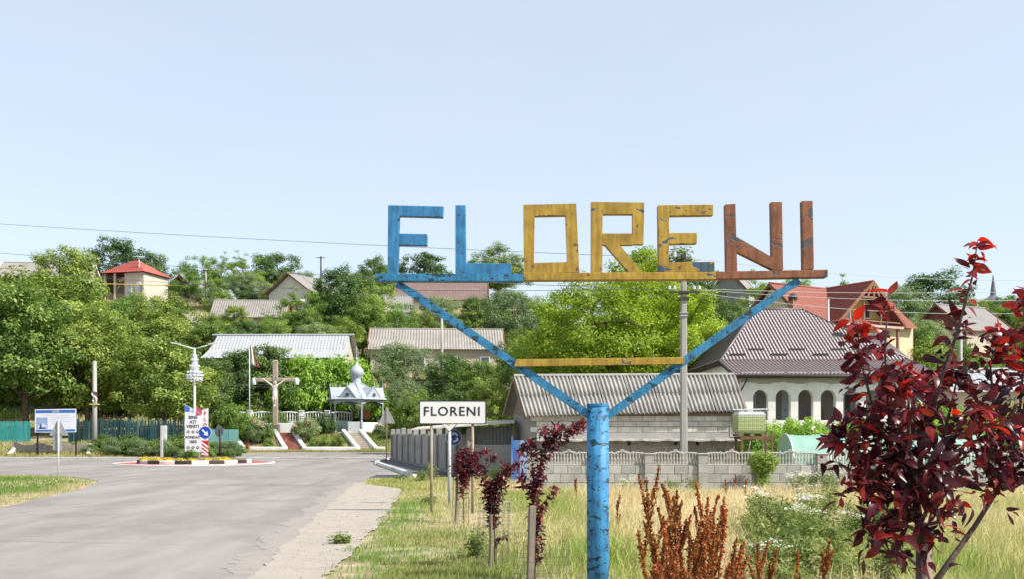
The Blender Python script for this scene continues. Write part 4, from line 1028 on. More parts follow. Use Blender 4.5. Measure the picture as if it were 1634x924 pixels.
# ---------------------------------------------------------------- block barn with corrugated roof
bn = thing('block_barn', 'long barn of pale blocks with a corrugated grey asbestos roof', 'barn', (0, 35, 0))
FL, FR, BL_, BR_ = (.62, .15), (7.95, .15), (.05, 4.2), (8.05, 4.2)
UB = M('limestone_block', (.60, .565, .50), .9, .14, 3, .4, 30, rnd=.16, stain=(.33, .31, .28), stain_amt=.6, stain_scale=1.6)
BAND = M('band_concrete', (.36, .35, .33), .9, .15, 2, .3, 20, stain=(.22, .21, .2))
RUB = M('rubble_wall', (.235, .215, .19), .95, .35, 5, 1.0, 9, stain=(.36, .33, .29), stain_scale=3)
BZ = 1.73
core = MB(); 
core.add([(FL[0], FL[1], -.1), (FR[0], FR[1], -.1), (BR_[0], BR_[1], -.1), (BL_[0], BL_[1], -.1), (FL[0], FL[1], 2.3), (FR[0], FR[1], 2.48), (BR_[0], BR_[1], 2.5), (BL_[0], BL_[1], 2.45)], [(0, 1, 5, 4), (1, 2, 6, 5), (2, 3, 7, 6), (3, 0, 4, 7)])
core.build('wall_core', MOR, bn)
for c in range(4):
    x = FL[0] + .02 + (.22 if c % 2 else 0); zc = BZ + c * .198 + .1
    while x < FR[0] - .1:
        L = min(.44, FR[0] - x)
        if zc + .09 < 2.28 + .18 * (x - .6) / 7.3 + .05: block(bn, x + L / 2, FL[1] - .01, zc, L - .014, .185, .09, UB, rb_)
        x += L
MB().box(((FL[0] + FR[0]) / 2 + .1, FL[1] - .012, 1.62), (FR[0] - FL[0] - .3, .1, .22)).build('concrete_band', BAND, bn)
mb = MB(); rr_ = random.Random(8); vs = []; fs = []; n = 40
for k in range(n + 1):
    x = FL[0] + .25 + (FR[0] - FL[0] - .2) * k / n; jz = rr_.uniform(-.018, .018); jy = rr_.uniform(-.03, .03)
    vs += [(x, -.16 + jy, 1.43 + jz), (x, -.16 + jy, 1.495 + jz), (x, FL[1], 1.51), (x, FL[1], 1.42)]
for k in range(n):
    for j in range(4): fs.append((k * 4 + j, k * 4 + 4 + j, k * 4 + 4 + (j + 1) % 4, k * 4 + (j + 1) % 4))
fs += [(3, 2, 1, 0), tuple(n * 4 + i for i in range(4))]
mb.add(vs, fs).build('ledge', M('ledge_concrete', (.44, .42, .38), .9, .2, 5, .5, 25, stain=(.3, .27, .22)), bn)
MB().box(((FL[0] + FR[0]) / 2 + .02, FL[1] - .005, .7), (FR[0] - FL[0] - .05, .1, 1.43)).build('rubble_wall', RUB, bn)
for px in (1004, 1078, 1113): x = X(px, 35.1); MB().box((x, FL[1] - .056, 1.34), (.1, .02, .12)).build('vent_hole', M('hole_dark', (.02, .018, .016), .9), bn)
MB().box((FR[0] - .12, FL[1] - .07, 1.95), (.3, .02, .75)).build('corner_render', BAND, bn)
# left gable
gl = MB(); gl.add([(FL[0], FL[1], 2.3), (BL_[0], BL_[1], 2.45), (.33, 2.2, 3.72)], [(0, 1, 2)]); gl.build('gable', M('gable_boards', (.22, .17, .13), .85, .3, 3, stretch=(6, 6, .5)), bn)
gr_ = MB(); gr_.add([(FR[0], FR[1], 2.48), (BR_[0], BR_[1], 2.5), (8.0, 2.2, 3.78)], [(0, 1, 2)]); gr_.build('gable', MATS['gable_boards'], bn)
# corrugated sheets: two rows of separate sheets down the front slope, one slab at the back
SHT = M('asbestos_sheet', (.30, .285, .26), .9, .2, 2.2, .3, 25, rnd=.07, stain=(.20, .19, .175), stain_amt=.65, stain_scale=1.4)
rl, rr2, el, er = Vector((.10, 2.0, 3.80)), Vector((8.22, 2.0, 3.85)), Vector((.50, -.12, 2.30)), Vector((8.16, -.12, 2.50))
def corrugated(parent, a, b, c, d, nw, per=6, amp=.045, mat=None, name='sheet'):
    """sheet from eave a-b up to c-d (d above a); nw waves across"""
    n = nw * per; nrm = (b - a).cross(d - a).normalized(); vs = []; fs = []
    for i in range(n + 1):
        t = i / n; e = nrm * (amp * math.cos(2 * math.pi * nw * t)); vs += [a.lerp(b, t) + e, d.lerp(c, t) + e]
    for i in range(n): fs.append((i * 2, i * 2 + 2, i * 2 + 3, i * 2 + 1))
    o = MB().add(vs, fs).build(name, mat, parent, True); sd = o.modifiers.new('th', 'SOLIDIFY'); sd.thickness = .01; sd.offset = 0
    return o
ncol = 8
nrm = (er - el).cross(rl - el).normalized()
for row in range(2):
    t0, t1 = (0, .53) if row == 0 else (.49, 1.0)
    for k in range(ncol):
        u0, u1 = k / ncol - .004, (k + 1) / ncol + .004
        P = lambda u, t: el.lerp(er, u).lerp(rl.lerp(rr2, u), t)
        lift = nrm * (.018 * row + .006 * (k % 2) + rb_.uniform(0, .006))
        dx = Vector((rb_.uniform(-.012, .012), 0, 0)) ; ee = Vector((0, -1, -.6)).normalized() * rb_.uniform(0, .05) * (row == 0)
        corrugated(bn, P(u0, t0) + lift + ee, P(u1, t0) + lift + ee, P(u1, t1) + lift, P(u0, t1) + lift, 7, mat=SHT)
MB().slab([(8.3, 4.75, 2.3), (-.32, 4.75, 2.42), (.1, 2.0, 3.80), (8.22, 2.0, 3.85)], .03).build('back_slope', SHT, bn)
MB().tube([(.08, 2.0, 3.83), (8.24, 2.0, 3.88)], .07, 8).build('ridge_cap', SHT, bn)
for a, b in (((.46, -.12, 2.22), (.06, 2.0, 3.74)), ((.06, 2.0, 3.74), (-.36, 4.7, 2.36)), ((8.22, -.12, 2.44), (8.28, 2.0, 3.79))): MB().bar(a, b, .05, .14).build('barge_board', M('old_timber', (.2, .14, .09)), bn)
MB().box(((FL[0] + FR[0]) / 2, .07, 2.27 + .1), (7.2, .08, .1), 0).build('wall_plate', MATS['old_timber'], bn)

# ---------------------------------------------------------------- water tank on a steel stand
D = 33.6; tz = Z(693, D)
tk = thing('water_tank', 'caged translucent plastic water tank half full of greenish water', 'tank', (X(1195, D), D, tz))
TKM, nt, b = nt_new('tank_plastic'); b.inputs['Base Color'].default_value = (.66, .68, .62, 1); b.inputs['Roughness'].default_value = .4
tc = N(nt, 'ShaderNodeTexCoord'); sx_ = N(nt, 'ShaderNodeSeparateXYZ'); nt.links.new(tc.outputs['Object'], sx_.inputs[0])
c = ramp(nt, sx_.outputs[2], [(.55, (.62, .68, .33)), (.6, (.8, .82, .78))]); nt.links.new(c, b.inputs['Base Color'])
tr = N(nt, 'ShaderNodeBsdfTranslucent'); nt.links.new(c, tr.inputs[0]); mx = N(nt, 'ShaderNodeMixShader'); mx.inputs[0].default_value = .35
nt.links.new(b.outputs[0], mx.inputs[1]); nt.links.new(tr.outputs[0], mx.inputs[2]); nt.links.new(mx.outputs[0], nt.nodes['Material Output'].inputs[0])
tw, th_ = .9, 38 * D / FPX
MB().box((0, 0, th_ / 2 - .02), (tw, .9, th_ - .1), 0, .07).build('bottle', TKM, tk)
cg = MB(); ch = tw / 2 + .025
for k in range(6):
    zz_ = .04 + (th_ - .1) * k / 5
    for a, b_ in (((-ch, -ch), (ch, -ch)), ((ch, -ch), (ch, ch)), ((ch, ch), (-ch, ch)), ((-ch, ch), (-ch, -ch))): cg.tube([(a[0], a[1], zz_), (b_[0], b_[1], zz_)], .006, 5)
for k in range(8):
    q = -ch + 2 * ch * k / 7
    for x, y in ((q, -ch), (q, ch), (-ch, q), (ch, q)): cg.tube([(x, y, .0), (x, y, th_ - .06)], .006, 5)
cg.build('cage', M('cage_steel', (.20, .21, .21), .5, .15, metal=.6), tk)
for k in range(3): MB().box((-.38 + k * .38, 0, -.04), (.12, .95, .09)).build('pallet_skid', M('old_timber', (.2,) * 3), tk)
st = thing('tank_stand', 'rusty steel stand carrying the caged water tank', 'stand', (X(1199, D), D, h(X(1199, D), D)))
sh0 = tz - .09 - h(X(1199, D), D)
RS = M('rusty_steel', (.17, .085, .05), .8, .3, 8, .3)
for x in (-.42, .58):
    for y in (-.45, .45): MB().box((x, y, sh0 / 2 - .1 + (.12 if x > .5 else 0)), (.075, .075, sh0 + .1 + (.24 if x > .5 else 0))).build('leg', RS, st)
for y in (-.45, .45): MB().box((.08, y - .001, sh0 - .05), (1.12, .07, .09)).build('beam', RS, st)
for x in (-.42, .55): MB().box((x, 0, sh0 - .06), (.06, .84, .07)).build('beam', RS, st)
for x0_, x1_ in ((-.1, -.3), (.32, .38)): MB().bar((x0_, -.3, sh0 - .1), (x1_, -.2, 0), .05, .03).build('prop', M('pale_board', (.5, .43, .33), .8, .2), st)
o = tag(MB().tube([(0, 0, 0), (1.25, 0, .02)], .03, 8).build('drain_pipe', GALV), 'short grey pipe lying across the top of the water tank', 'pipe'); o.location = (X(1168, D), D - .1, tz + th_ + .0)

# ---------------------------------------------------------------- greenhouse tunnel
GN, nt, b = nt_new('green_net'); co, _ = coord(nt)
n1 = N(nt, 'ShaderNodeTexNoise'); n1.inputs['Scale'].default_value = 2; n1.inputs['Detail'].default_value = 5; nt.links.new(co, n1.inputs['Vector'])
c = ramp(nt, n1.outputs[0], [(.3, (.26, .48, .38)), (.7, (.40, .62, .52))]); nt.links.new(c, b.inputs['Base Color']); b.inputs['Roughness'].default_value = .45
tr = N(nt, 'ShaderNodeBsdfTranslucent'); nt.links.new(c, tr.inputs[0]); mx = N(nt, 'ShaderNodeMixShader'); mx.inputs[0].default_value = .35
nt.links.new(b.outputs[0], mx.inputs[1]); nt.links.new(tr.outputs[0], mx.inputs[2]); nt.links.new(mx.outputs[0], nt.nodes['Material Output'].inputs[0])
D = 32.2
gh = thing('greenhouse_tunnel', 'low arched greenhouse tunnel covered in pale green film behind the wall', 'greenhouse', (9.15, D, 0))
hg = Z(694, 33.2); rg_ = 1.15; Lg = 6.6
def arc(x, i, n=14, k=1.0): a = math.pi * i / n; return (x, rg_ - rg_ * math.cos(a) * k, hg * math.sin(a) ** .75 * k)
vs = []; fs = []; nxs = 23
for j in range(nxs):
    for i in range(15): p = arc(Lg * j / (nxs - 1), i); vs.append((p[0], p[1], p[2] - .035 * math.sin(math.pi * (j % 4) / 4) * math.sin(math.pi * i / 14)))
for j in range(nxs - 1):
    for i in range(14): fs.append((j * 15 + i, j * 15 + i + 1, j * 15 + i + 16, j * 15 + i + 15))
MB().add(vs, fs).build('cover', GN, gh, True)
for x in (0, Lg): MB().add([arc(x, i) for i in range(15)], [tuple(range(15))]).build('end_panel', GN, gh)
for j in range(0, nxs, 4): MB().tube([arc(Lg * j / (nxs - 1), i, 14, 1.012) for i in range(15)], .02, 6).build('hoop', M('hoop_white', (.66, .7, .68), .5, .1), gh)

# ---------------------------------------------------------------- poles and wires
PC = M('pole_concrete', (.33, .315, .295), .9, .15, 3, .3, 30, stain=(.24, .23, .21), stretch=(1, 1, .3))
DKM = M('dark_iron', (.05, .045, .042), .7, .2)
INS = M('insulator_glass', (.55, .6, .62), .25, .1)
D = 30.9
up = thing('utility_pole', 'grey concrete utility pole standing before the garden wall', 'utility pole', (X(1091, D), D, 0))
ztop = Z(407, D)
MB().add([], []) 
vs = []
for z, w in ((-.3, .115), (3, .1), (ztop - .25, .078)): vs += [(-w, -w, z), (w, -w, z), (w, w, z), (-w, w, z)]
mb = MB().add(vs, [(i * 4 + j, i * 4 + (j + 1) % 4, i * 4 + 4 + (j + 1) % 4, i * 4 + 4 + j) for i in range(2) for j in range(4)] + [(3, 2, 1, 0), (8, 9, 10, 11)])
o = mb.build('shaft', PC, up); md = o.modifiers.new('b', 'BEVEL'); md.width = .03; md.segments = 2
for z in (Z(468, D), Z(478, D), Z(432, D)):
    MB().box((0, 0, z), (.30, .26, .09)).build('band', DKM, up)
arm = MB().box((0, -.13, Z(468, D)), (.95, .06, .06)).build('crossarm', DKM, up)
inspts = []
def insulator(parent, p):
    mb = MB(); mb.lathe(p, [(.012, -.08), (.014, 0), (.05, .02), (.05, .05), (.035, .07), (.045, .09), (.03, .13), (.01, .14)], 10); mb.build('insulator', INS, parent, True)
for x in (-.46, -.3, .3, .46): insulator(arm, (x, -.13, Z(468, D) + .09))
a2 = MB().box((0, .12, Z(413, D)), (.55, .05, .05)).build('crossarm', DKM, up)
for x in (-.25, .25): insulator(a2, (x, .12, Z(413, D) + .08))
MB().tube([(0, 0, ztop - .3), (0, 0, ztop + .02)], [.03, .05], 8).build('top_pin', DKM, up)
MB().box((0, 0, ztop - .02), (.14, .1, .12)).build('top_clamp', DKM, up)
for z in (Z(505, D), Z(500, D)): MB().box((0, 0, z), (.24, .24, .035)).build('strap', GALV, up)
WIRE = M('wire_grey', (.12, .12, .125), .6, .1)
def wire(label, p, q, sag, r=.011, mat=None, grp='overhead wires'):
    P = []
    p, q = Vector(p), Vector(q)
    for i in range(25): t = i / 24; v = p.lerp(q, t); v.z -= sag * 4 * t * (1 - t); P.append(v - p)
    o = MB().tube(P, r, 5).build('overhead_wire', mat or WIRE); o.location = p
    return tag(o, label, 'wire', grp)
px_ = X(1091, D)
wire('topmost dark wire sloping from the utility pole across the open sky', (px_ - .25, D + .12, Z(410, D)), (X(-180, 40), 40, Z(344, 40)), .12, .008)
wire('second dark wire running from the utility pole over the red roofed hill house', (px_ - .46, D - .13, Z(462, D)), (X(-180, 44), 44, Z(386, 44)), .25, .009)
wire('third wire running from the utility pole low across the hillside trees', (px_ - .3, D - .13, Z(462, D)), (X(-180, 50), 50, Z(402, 50)), .7, .009)
for k, (x, py1, lab) in enumerate(((.3, 444, 'upper pale wire from the utility pole across the red tiled house'), (.46, 456, 'lower pale wire from the utility pole across the red tiled house'), (.25, 425, 'thin wire from the utility pole top over the plum tree'), (.3, 470, 'lowest pale wire from the utility pole past the brown metal roof'))):
    yb = D + .12 if k == 2 else D - .13
    wire(lab, (px_ + x, yb, Z(410 if k == 2 else 462 + k * 2, D)), (X(1900, 37), 37, Z(py1 + 8, 37)), .25 + .12 * k, .008, M('wire_pale', (.4, .4, .42), .5, .1))
def pole(px, D, ytop, r0, r1, label, mat=PC, arm=True):
    x = X(px, D); z0 = h(x, D); o = thing('utility_pole', label, 'utility pole', (x, D, z0)); zt = Z(ytop, D) - z0
    MB().tube([(0, 0, -.3), (0, 0, zt)], [r0, r1], 10).build('shaft', mat, o, True)
    if arm:
        c = MB().box((0, -.1, zt - .25), (1.3, .09, .09)).build('crossarm', DKM, o)
        for x in (-.55, .55, -.2, .2): MB().lathe((x, -.1, zt - .2), [(.03, 0), (.06, .05), (.06, .12), (.02, .16)], 8).build('insulator', INS, c)
    return o
lp2 = pole(151, 64.8, 577, .17, .12, 'grey concrete pole with a brown band and white painted hook by the picket fence', PC, False)
zz0 = lp2.location.z
MB().tube([(0, 0, Z(634, 64.8) - zz0), (0, 0, Z(626, 64.8) - zz0)], .168, 12).build('brown_band', M('band_brown', (.10, .035, .025), .7, .2), lp2)
mb = MB(); zc = Z(637, 64.8) - zz0; mb.tube([(-.12, -.17, zc + .36), (-.05, -.2, zc + .2), (.12, -.2, zc + .12), (.2, -.18, zc), (.16, -.18, zc - .18), (.02, -.2, zc - .22), (-.06, -.2, zc - .1)], .045, 6).build('painted_hook', WW, lp2, True)
MB().box((0, -.05, Z(646, 64.8) - zz0), (.52, .4, .07)).build('yellow_bracket', M('yellow_paint', (.5, .4, .1), .6, .15), lp2)
pole(705, 96, 500, .17, .12, 'pale concrete pole between the trees before the long asbestos roof')
pole(512, 150, 408, .16, .11, 'dark wooden pole with crossarm on the skyline above the dark trees', DKM)
pole(222, 147, 408, .13, .10, 'slim grey pole in front of the red roofed hill house', PC)
pole(98.5 + 230, 150, 428, .13, .10, 'slim grey pole among the skyline trees beside the dark gable')
pole(1533, 72, 522, .16, .12, 'grey concrete pole below the red gabled grey roof', PC)
pole(1322, 82, 478, .09, .07, 'thin pale mast standing before the red tiled house', GALV, False)
wire('twin service wire crossing behind the gazebo dome', (X(350, 83), 83, Z(613, 83)), (X(760, 83), 83, Z(604, 83)), .3, .012)
wire('service wire sagging behind the crucifix arms', (X(300, 83.4), 83.4, Z(612, 83.4)), (X(760, 83.4), 83.4, Z(609, 83.4)), .5, .012)
# ---------------------------------------------------------------- the arcaded house
PL_W = M('plaster_white', (.77, .745, .71), .85, .08, 1.5, .2, 20, stain=(.5, .47, .43), stain_amt=.5)
MT = M('brown_metal_tile', (.125, .096, .10), .42, .14, 2, metal=.1, spec=.5)
DARKW = M('dark_trim', (.05, .04, .038), .6, .15)
GLASS = M('window_glass', (.04, .055, .065), .08, .2, 1.5, spec=.8)
ah = thing('arcade_house', 'white plastered house with an arcaded porch and brown metal tile hip roof', 'house', (15.5, 48.6, 0))
zb = 1.0
xL, xR = 11.15 - 15.5, 20.55 - 15.5
def lx(v): return v - 15.5
sp_, aw = 1.1, .74; zs, zsp = 2.32, 3.42
cxs = [lx(X(1214, 48.6)) + sp_ * k for k in range(8)]
th = .38
def archwall():
    mb = MB(); top = 4.45
    edges = [xL] + [(a + b) / 2 for a, b in zip(cxs[:-1], cxs[1:])] + [max(xR, cxs[-1] + .6)]
    def bx(x0, x1, z0, z1): mb.box(((x0 + x1) / 2, th / 2, (z0 + z1) / 2), (x1 - x0, th, z1 - z0))
    for k, c in enumerate(cxs):
        a, b = edges[k], edges[k + 1]; l, r = c - aw / 2, c + aw / 2
        bx(a, l, zb - .5, zsp); bx(r, b, zb - .5, zsp); bx(l, r, zb - .5, zs)
        n = 12; arcp = [(c - aw / 2 * math.cos(math.pi * i / n), zsp + aw / 2 * math.sin(math.pi * i / n) * 1.05) for i in range(n + 1)]
        pts = [(a, zsp)] + arcp + [(b, zsp)]
        vs = []; fs = []
        for (x, z) in pts: vs += [(x, 0, z), (x, 0, top), (x, th, z), (x, th, top)]
        for i in range(len(pts) - 1):
            q = i * 4
            if i in (0, len(pts) - 2): 
                fs += [(q, q + 4, q + 5, q + 1), (q + 2, q + 3, q + 7, q + 6)]
            else: fs += [(q, q + 4, q + 5, q + 1), (q + 2, q + 3, q + 7, q + 6), (q, q + 2, q + 6, q + 4)]
        mb.add(vs, fs)
    return mb
aw_o = archwall().build('arcade_wall', PL_W, ah)
mb = MB(); rr_ = random.Random(6); vs = []; fs = []
for k in range(41):
    x = xL + (xR - xL) * k / 40; vs += [(x, -.012, 4.34), (x, -.012, 4.13 + .05 * math.sin(k * .9) + rr_.uniform(-.03, .03)), (x, .0, 4.13)]
for k in range(40): fs += [(k * 3, k * 3 + 3, k * 3 + 4, k * 3 + 1)]
mb.add(vs, fs).build('unfinished_plaster', M('plaster_grey_green', (.38, .38, .32), .9, .12, 3), aw_o)
MB().box((xL + .16, 9.2, 2.6), (.3, 12.2, 5.4)).build('side_wall', PL_W, ah)
MB().box((xR, 9.2, 2.6), (.3, 12.2, 5.4)).build('side_wall', PL_W, ah)
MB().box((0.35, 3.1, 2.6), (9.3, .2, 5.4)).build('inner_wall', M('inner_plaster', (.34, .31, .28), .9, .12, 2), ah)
MB().box((0.35, 1.6, 1.9), (9.2, 2.9, .15)).build('porch_floor', BAND, ah)
dr_ = MB().box((cxs[2], 2.97, 2.9), (.72, .06, 1.95)).build('door', M('door_pale_blue', (.52, .60, .66), .5, .06), ah)
MB().box((cxs[2], 2.93, 3.45), (.36, .03, .55), 0, .01).build('door_glass', M('frosted', (.5, .58, .62), .2, .2, 8), dr_)
MB().tube([(cxs[2] - .28, 2.9, 2.85), (cxs[2] - .16, 2.88, 2.85)], .018, 6).build('handle', DARKW, dr_)
for k in (0, 5):
    w = MB().box((cxs[k], 2.96, 3.0), (.95, .06, 1.5)).build('window', M('frame_white', (.7, .7, .7), .5, .05), ah)
    MB().box((cxs[k], 2.92, 3.0), (.82, .03, 1.36)).build('pane', GLASS, w)
MB().box((cxs[3] + .15, 2.2, 2.45), (.55, .45, .9)).build('cupboard', M('wood_mid', (.24, .14, .07), .7, .25, 3), ah)
pz, pz2 = 4.47, 5.42; xe0, xe1 = 10.85 - 15.5, 20.9 - 15.5
P3 = lambda x, y, z: (x, y - 48.6, z)
yF, yE = 48.25, 52.0
por = link('porch_roof', relief_roof([P3(xe0, yF, pz), P3(xe1, yF, pz), P3(xe1, yE, pz2), P3(xe0, yE, pz2)], .19, .35, .045, .035), MT, ah)
rx0, rx1, ry, rz_ = 14.2 - 15.5, 16.9 - 15.5, 58.0, 8.85
fl_, fr_, bl2, br2 = P3(xe0, yE, pz2), P3(xe1, yE, pz2), P3(xe0, 64, pz2), P3(xe1, 64, pz2)
r0, r1 = P3(rx0, ry, rz_), P3(rx1, ry, rz_)
for nm, pl_ in (('roof_slope', [fl_, fr_, r1, r0]), ('roof_slope', [bl2, fl_, r0]), ('roof_slope', [fr_, br2, r1]), ('roof_slope', [br2, bl2, r0, r1])):
    link(nm, relief_roof(pl_, .19, .35, .05, .045), MT, ah)
for a, b in ((fl_, r0), (fr_, r1), (bl2, r0), (br2, r1), (r0, r1), (P3(xe0, yF, pz), fl_)):
    MB().tube([Vector(a) + Vector((0, 0, .03)), Vector(b) + Vector((0, 0, .03))], .07, 8).build('ridge_cap', MT, ah, True)
MB().slab([P3(xe0, yF + .02, pz - .06), P3(xe1, yF + .02, pz - .06), P3(xe1, yE, pz2 - .1), P3(xe0, yE, pz2 - .1)], .06).build('soffit', DARKW, ah)
MB().bar(P3(xe0, yE, pz2 - .08), P3(xe0, 64, pz2 - .08), .12, .14).build('eave_board', DARKW, ah)
gt = MB().tube([P3(xe0, yF - .06, pz - .03), P3(xe1, yF - .06, pz - .03)], .065, 8).build('gutter', DARKW, ah, True)
MB().tube([P3(xe0 + .55, yF - .05, pz - .08), P3(xe0 + .5, yF + .1, pz - .3), P3(xe0 + .28, 48.5, pz - .75), P3(xe0 + .24, 48.5, zb)], .04, 8).build('downpipe', DARKW, gt, True)
for k in range(8):
    xg = -3.6 + k * 1.1; yq = yE + .55 + .55 * (k % 2); zq = pz2 + (yq - yE) / (ry - yE) * (rz_ - pz2) + .07
    MB().box((xg, yq - 48.6, zq + .04), (.85, .03, .09)).build('snow_guard', DARKW, ah)
mb = MB()
for k in range(9): MB().box((xe0 + .9 + k * 1.1, yF + .5 - 48.6 + .02, pz + .19), (.95, .03, .07)).build('snow_guard', M('guard_pale', (.42, .38, .37), .5, .1), ah)
ch = MB().box((X(1367, 54.5) - 15.5, 54.5 - 48.6, 7.3), (.36, .36, 1.7)).build('chimney', M('chimney_brick', (.30, .13, .09), .85, .2, 6, .3, 30), ah)
MB().box((X(1367, 54.5) - 15.5, 54.5 - 48.6, 8.16), (.46, .46, .08)).build('chimney_cap', BAND, ch)
# dormer wing behind the right slope
MB().slab([P3(19.2 - 15.5, 56.5, 5.6), P3(23.0 - 15.5, 56.5, 5.6), P3(22 - 15.5, 60, 7.7), P3(19.0 - 15.5, 60, 7.7)], .06).build('rear_wing_roof', MT, ah)

# ---------------------------------------------------------------- the red tiled house on the slope
RT = M('red_clay_tile', (.27, .085, .062), .7, .2, 3, .2, 20, stain=(.19, .055, .042))
CRM = M('cream_wall', (.56, .46, .30), .85, .1, 2, .2, 20)
OCH = M('ochre_wall', (.50, .36, .16), .85, .1, 2)
TIM = M('timber_brown', (.20, .09, .045), .7, .2, 4)
rh = thing('red_tiled_house', 'cream house with steep red tiled roof and timber gabled balcony', 'house', (23.0, 88.0, 6.0), R(30))
# local frame: +x along main ridge, -y towards the viewer's right (wing)
RZ, EZ = 8.9, 5.4
main_l = 14.0; hw_ = 4.0
def tiles(pl_, parent=rh): return link('roof_slope', relief_roof(pl_, .30, .36, .05, .05), RT, parent)
ov = .35
tiles([(-ov, -hw_ - .3, EZ - .25), (main_l, -hw_ - .3, EZ - .25), (main_l, 0, RZ), (-ov, 0, RZ)])
tiles([(main_l, hw_ + .3, EZ - .25), (-ov, hw_ + .3, EZ - .25), (-ov, 0, RZ), (main_l, 0, RZ)])
wx = 6.8; wl = -5.3
tiles([(wx - hw_ - .3, 0, EZ - .25), (wx - hw_ - .3, wl, EZ - .25), (wx, wl, RZ + .03), (wx, 0, RZ + .03)])
tiles([(wx + hw_ + .3, wl, EZ - .25), (wx + hw_ + .3, 0, EZ - .25), (wx, 0, RZ + .03), (wx, wl, RZ + .03)])
for a, b in (((-ov, 0, RZ + .05), (main_l, 0, RZ + .05)), ((wx, 0, RZ + .08), (wx, wl, RZ + .08))): MB().tube([a, b], .12, 8).build('ridge_tiles', RT, rh, True)
# walls
mb = MB().box((main_l / 2, 0, EZ / 2 - .3), (main_l, 2 * hw_ - .6, EZ + .6)); mb.add([(.0, -hw_ + .3, EZ), (.0, hw_ - .3, EZ), (0, 0, RZ - .35), (.25, -hw_ + .3, EZ), (.25, hw_ - .3, EZ), (.25, 0, RZ - .35)], [(0, 1, 2), (5, 4, 3), (0, 3, 4, 1), (1, 4, 5, 2), (2, 5, 3, 0)])
mb.build('wall', CRM, rh)
gy_ = wl + 1.7
mb = MB().box((wx, gy_ / 2, EZ / 2 - .3), (2 * hw_ - .8, -gy_, EZ + .6)); mb.add([(wx - hw_ + .4, gy_, EZ), (wx + hw_ - .4, gy_, EZ), (wx, gy_, RZ - .4), (wx - hw_ + .4, gy_ + .25, EZ), (wx + hw_ - .4, gy_ + .25, EZ), (wx, gy_ + .25, RZ - .4)], [(0, 1, 2), (5, 4, 3), (0, 3, 4, 1), (1, 4, 5, 2), (2, 5, 3, 0)])
mb.build('wing_wall', OCH, rh)
for a, b in (((-ov, -hw_ - .3, EZ - .32), (-ov, 0, RZ - .08)), ((-ov, hw_ + .3, EZ - .32), (-ov, 0, RZ - .08)), ((wx - hw_ - .3, wl, EZ - .3), (wx, wl, RZ - .02)), ((wx + hw_ + .3, wl, EZ - .3), (wx, wl, RZ - .02))): MB().bar(a, b, .1, .26).build('barge_board', TIM, rh)
# truss in the balcony gable
tm = [((wx - 1.45, wl + .02, RZ - 1.45), (wx + 1.45, wl + .02, RZ - 1.45)), ((wx, wl + .02, RZ - 1.45), (wx, wl + .02, RZ - .2)), ((wx - .75, wl + .02, RZ - 1.42), (wx - .3, wl + .02, RZ - .45)), ((wx + .75, wl + .02, RZ - 1.42), (wx + .3, wl + .02, RZ - .45))]
for a, b in tm: MB().bar(a, b, .14, .16).build('truss_timber', M('timber_pale', (.22, .125, .08), .75, .2, 4), rh)
MB().box((wx, wl + .85, EZ - .42), (2 * hw_ - .5, 2.0, .2)).build('balcony_floor', M('slab_pink', (.42, .31, .27), .8, .15), rh)
for x in (-3.3, -1.1, 1.1, 3.3):
    MB().box((wx + x, wl + .15, EZ / 2 - .5), (.2, .2, EZ + .2)).build('balcony_post', M('timber_pale', (.42,) * 3), rh)
    if abs(x) < 2: MB().box((wx + x, wl + .15, EZ + .6), (.12, .12, 2.0)).build('balcony_post', MATS['timber_pale'], rh)
MB().box((wx, wl + .1, EZ + .02), (2 * hw_ - .6, .08, .1)).build('handrail', MATS['timber_pale'], rh)
for x, w_, z_, hh in ((-1.5, .9, 6.2, 1.9), (1.1, .7, 6.5, 1.3), (-2.0, 1.0, 3.0, 1.3), (1.5, 1.2, 3.0, 1.3)):
    f_ = MB().box((wx + x, gy_ - .03, z_), (w_, .08, hh)).build('window', M('frame_white', (.7,) * 3), rh); MB().box((wx + x, gy_ - .08, z_), (w_ - .16, .04, hh - .16)).build('pane', GLASS, f_)
f_ = MB().box((-.03, -.2, 6.0), (.08, 2.9, 1.25)).build('window', MATS['frame_white'], rh)
for y in (-1.15, -.2, .75): MB().box((-.08, y, 6.0), (.04, .8, 1.05)).build('pane', GLASS, f_)
ck = MB().box((-.75, -3.2, 5.0), (.55, .55, 4.0)).build('chimney', M('chimney_brick', (.3,) * 3), rh)
MB().lathe((-.75, -3.2, 6.95), [(.36, 0), (.42, .25), (.3, .5), (.1, .62), (.01, .64)], 10).build('chimney_cowl', DKM, ck)
del mb

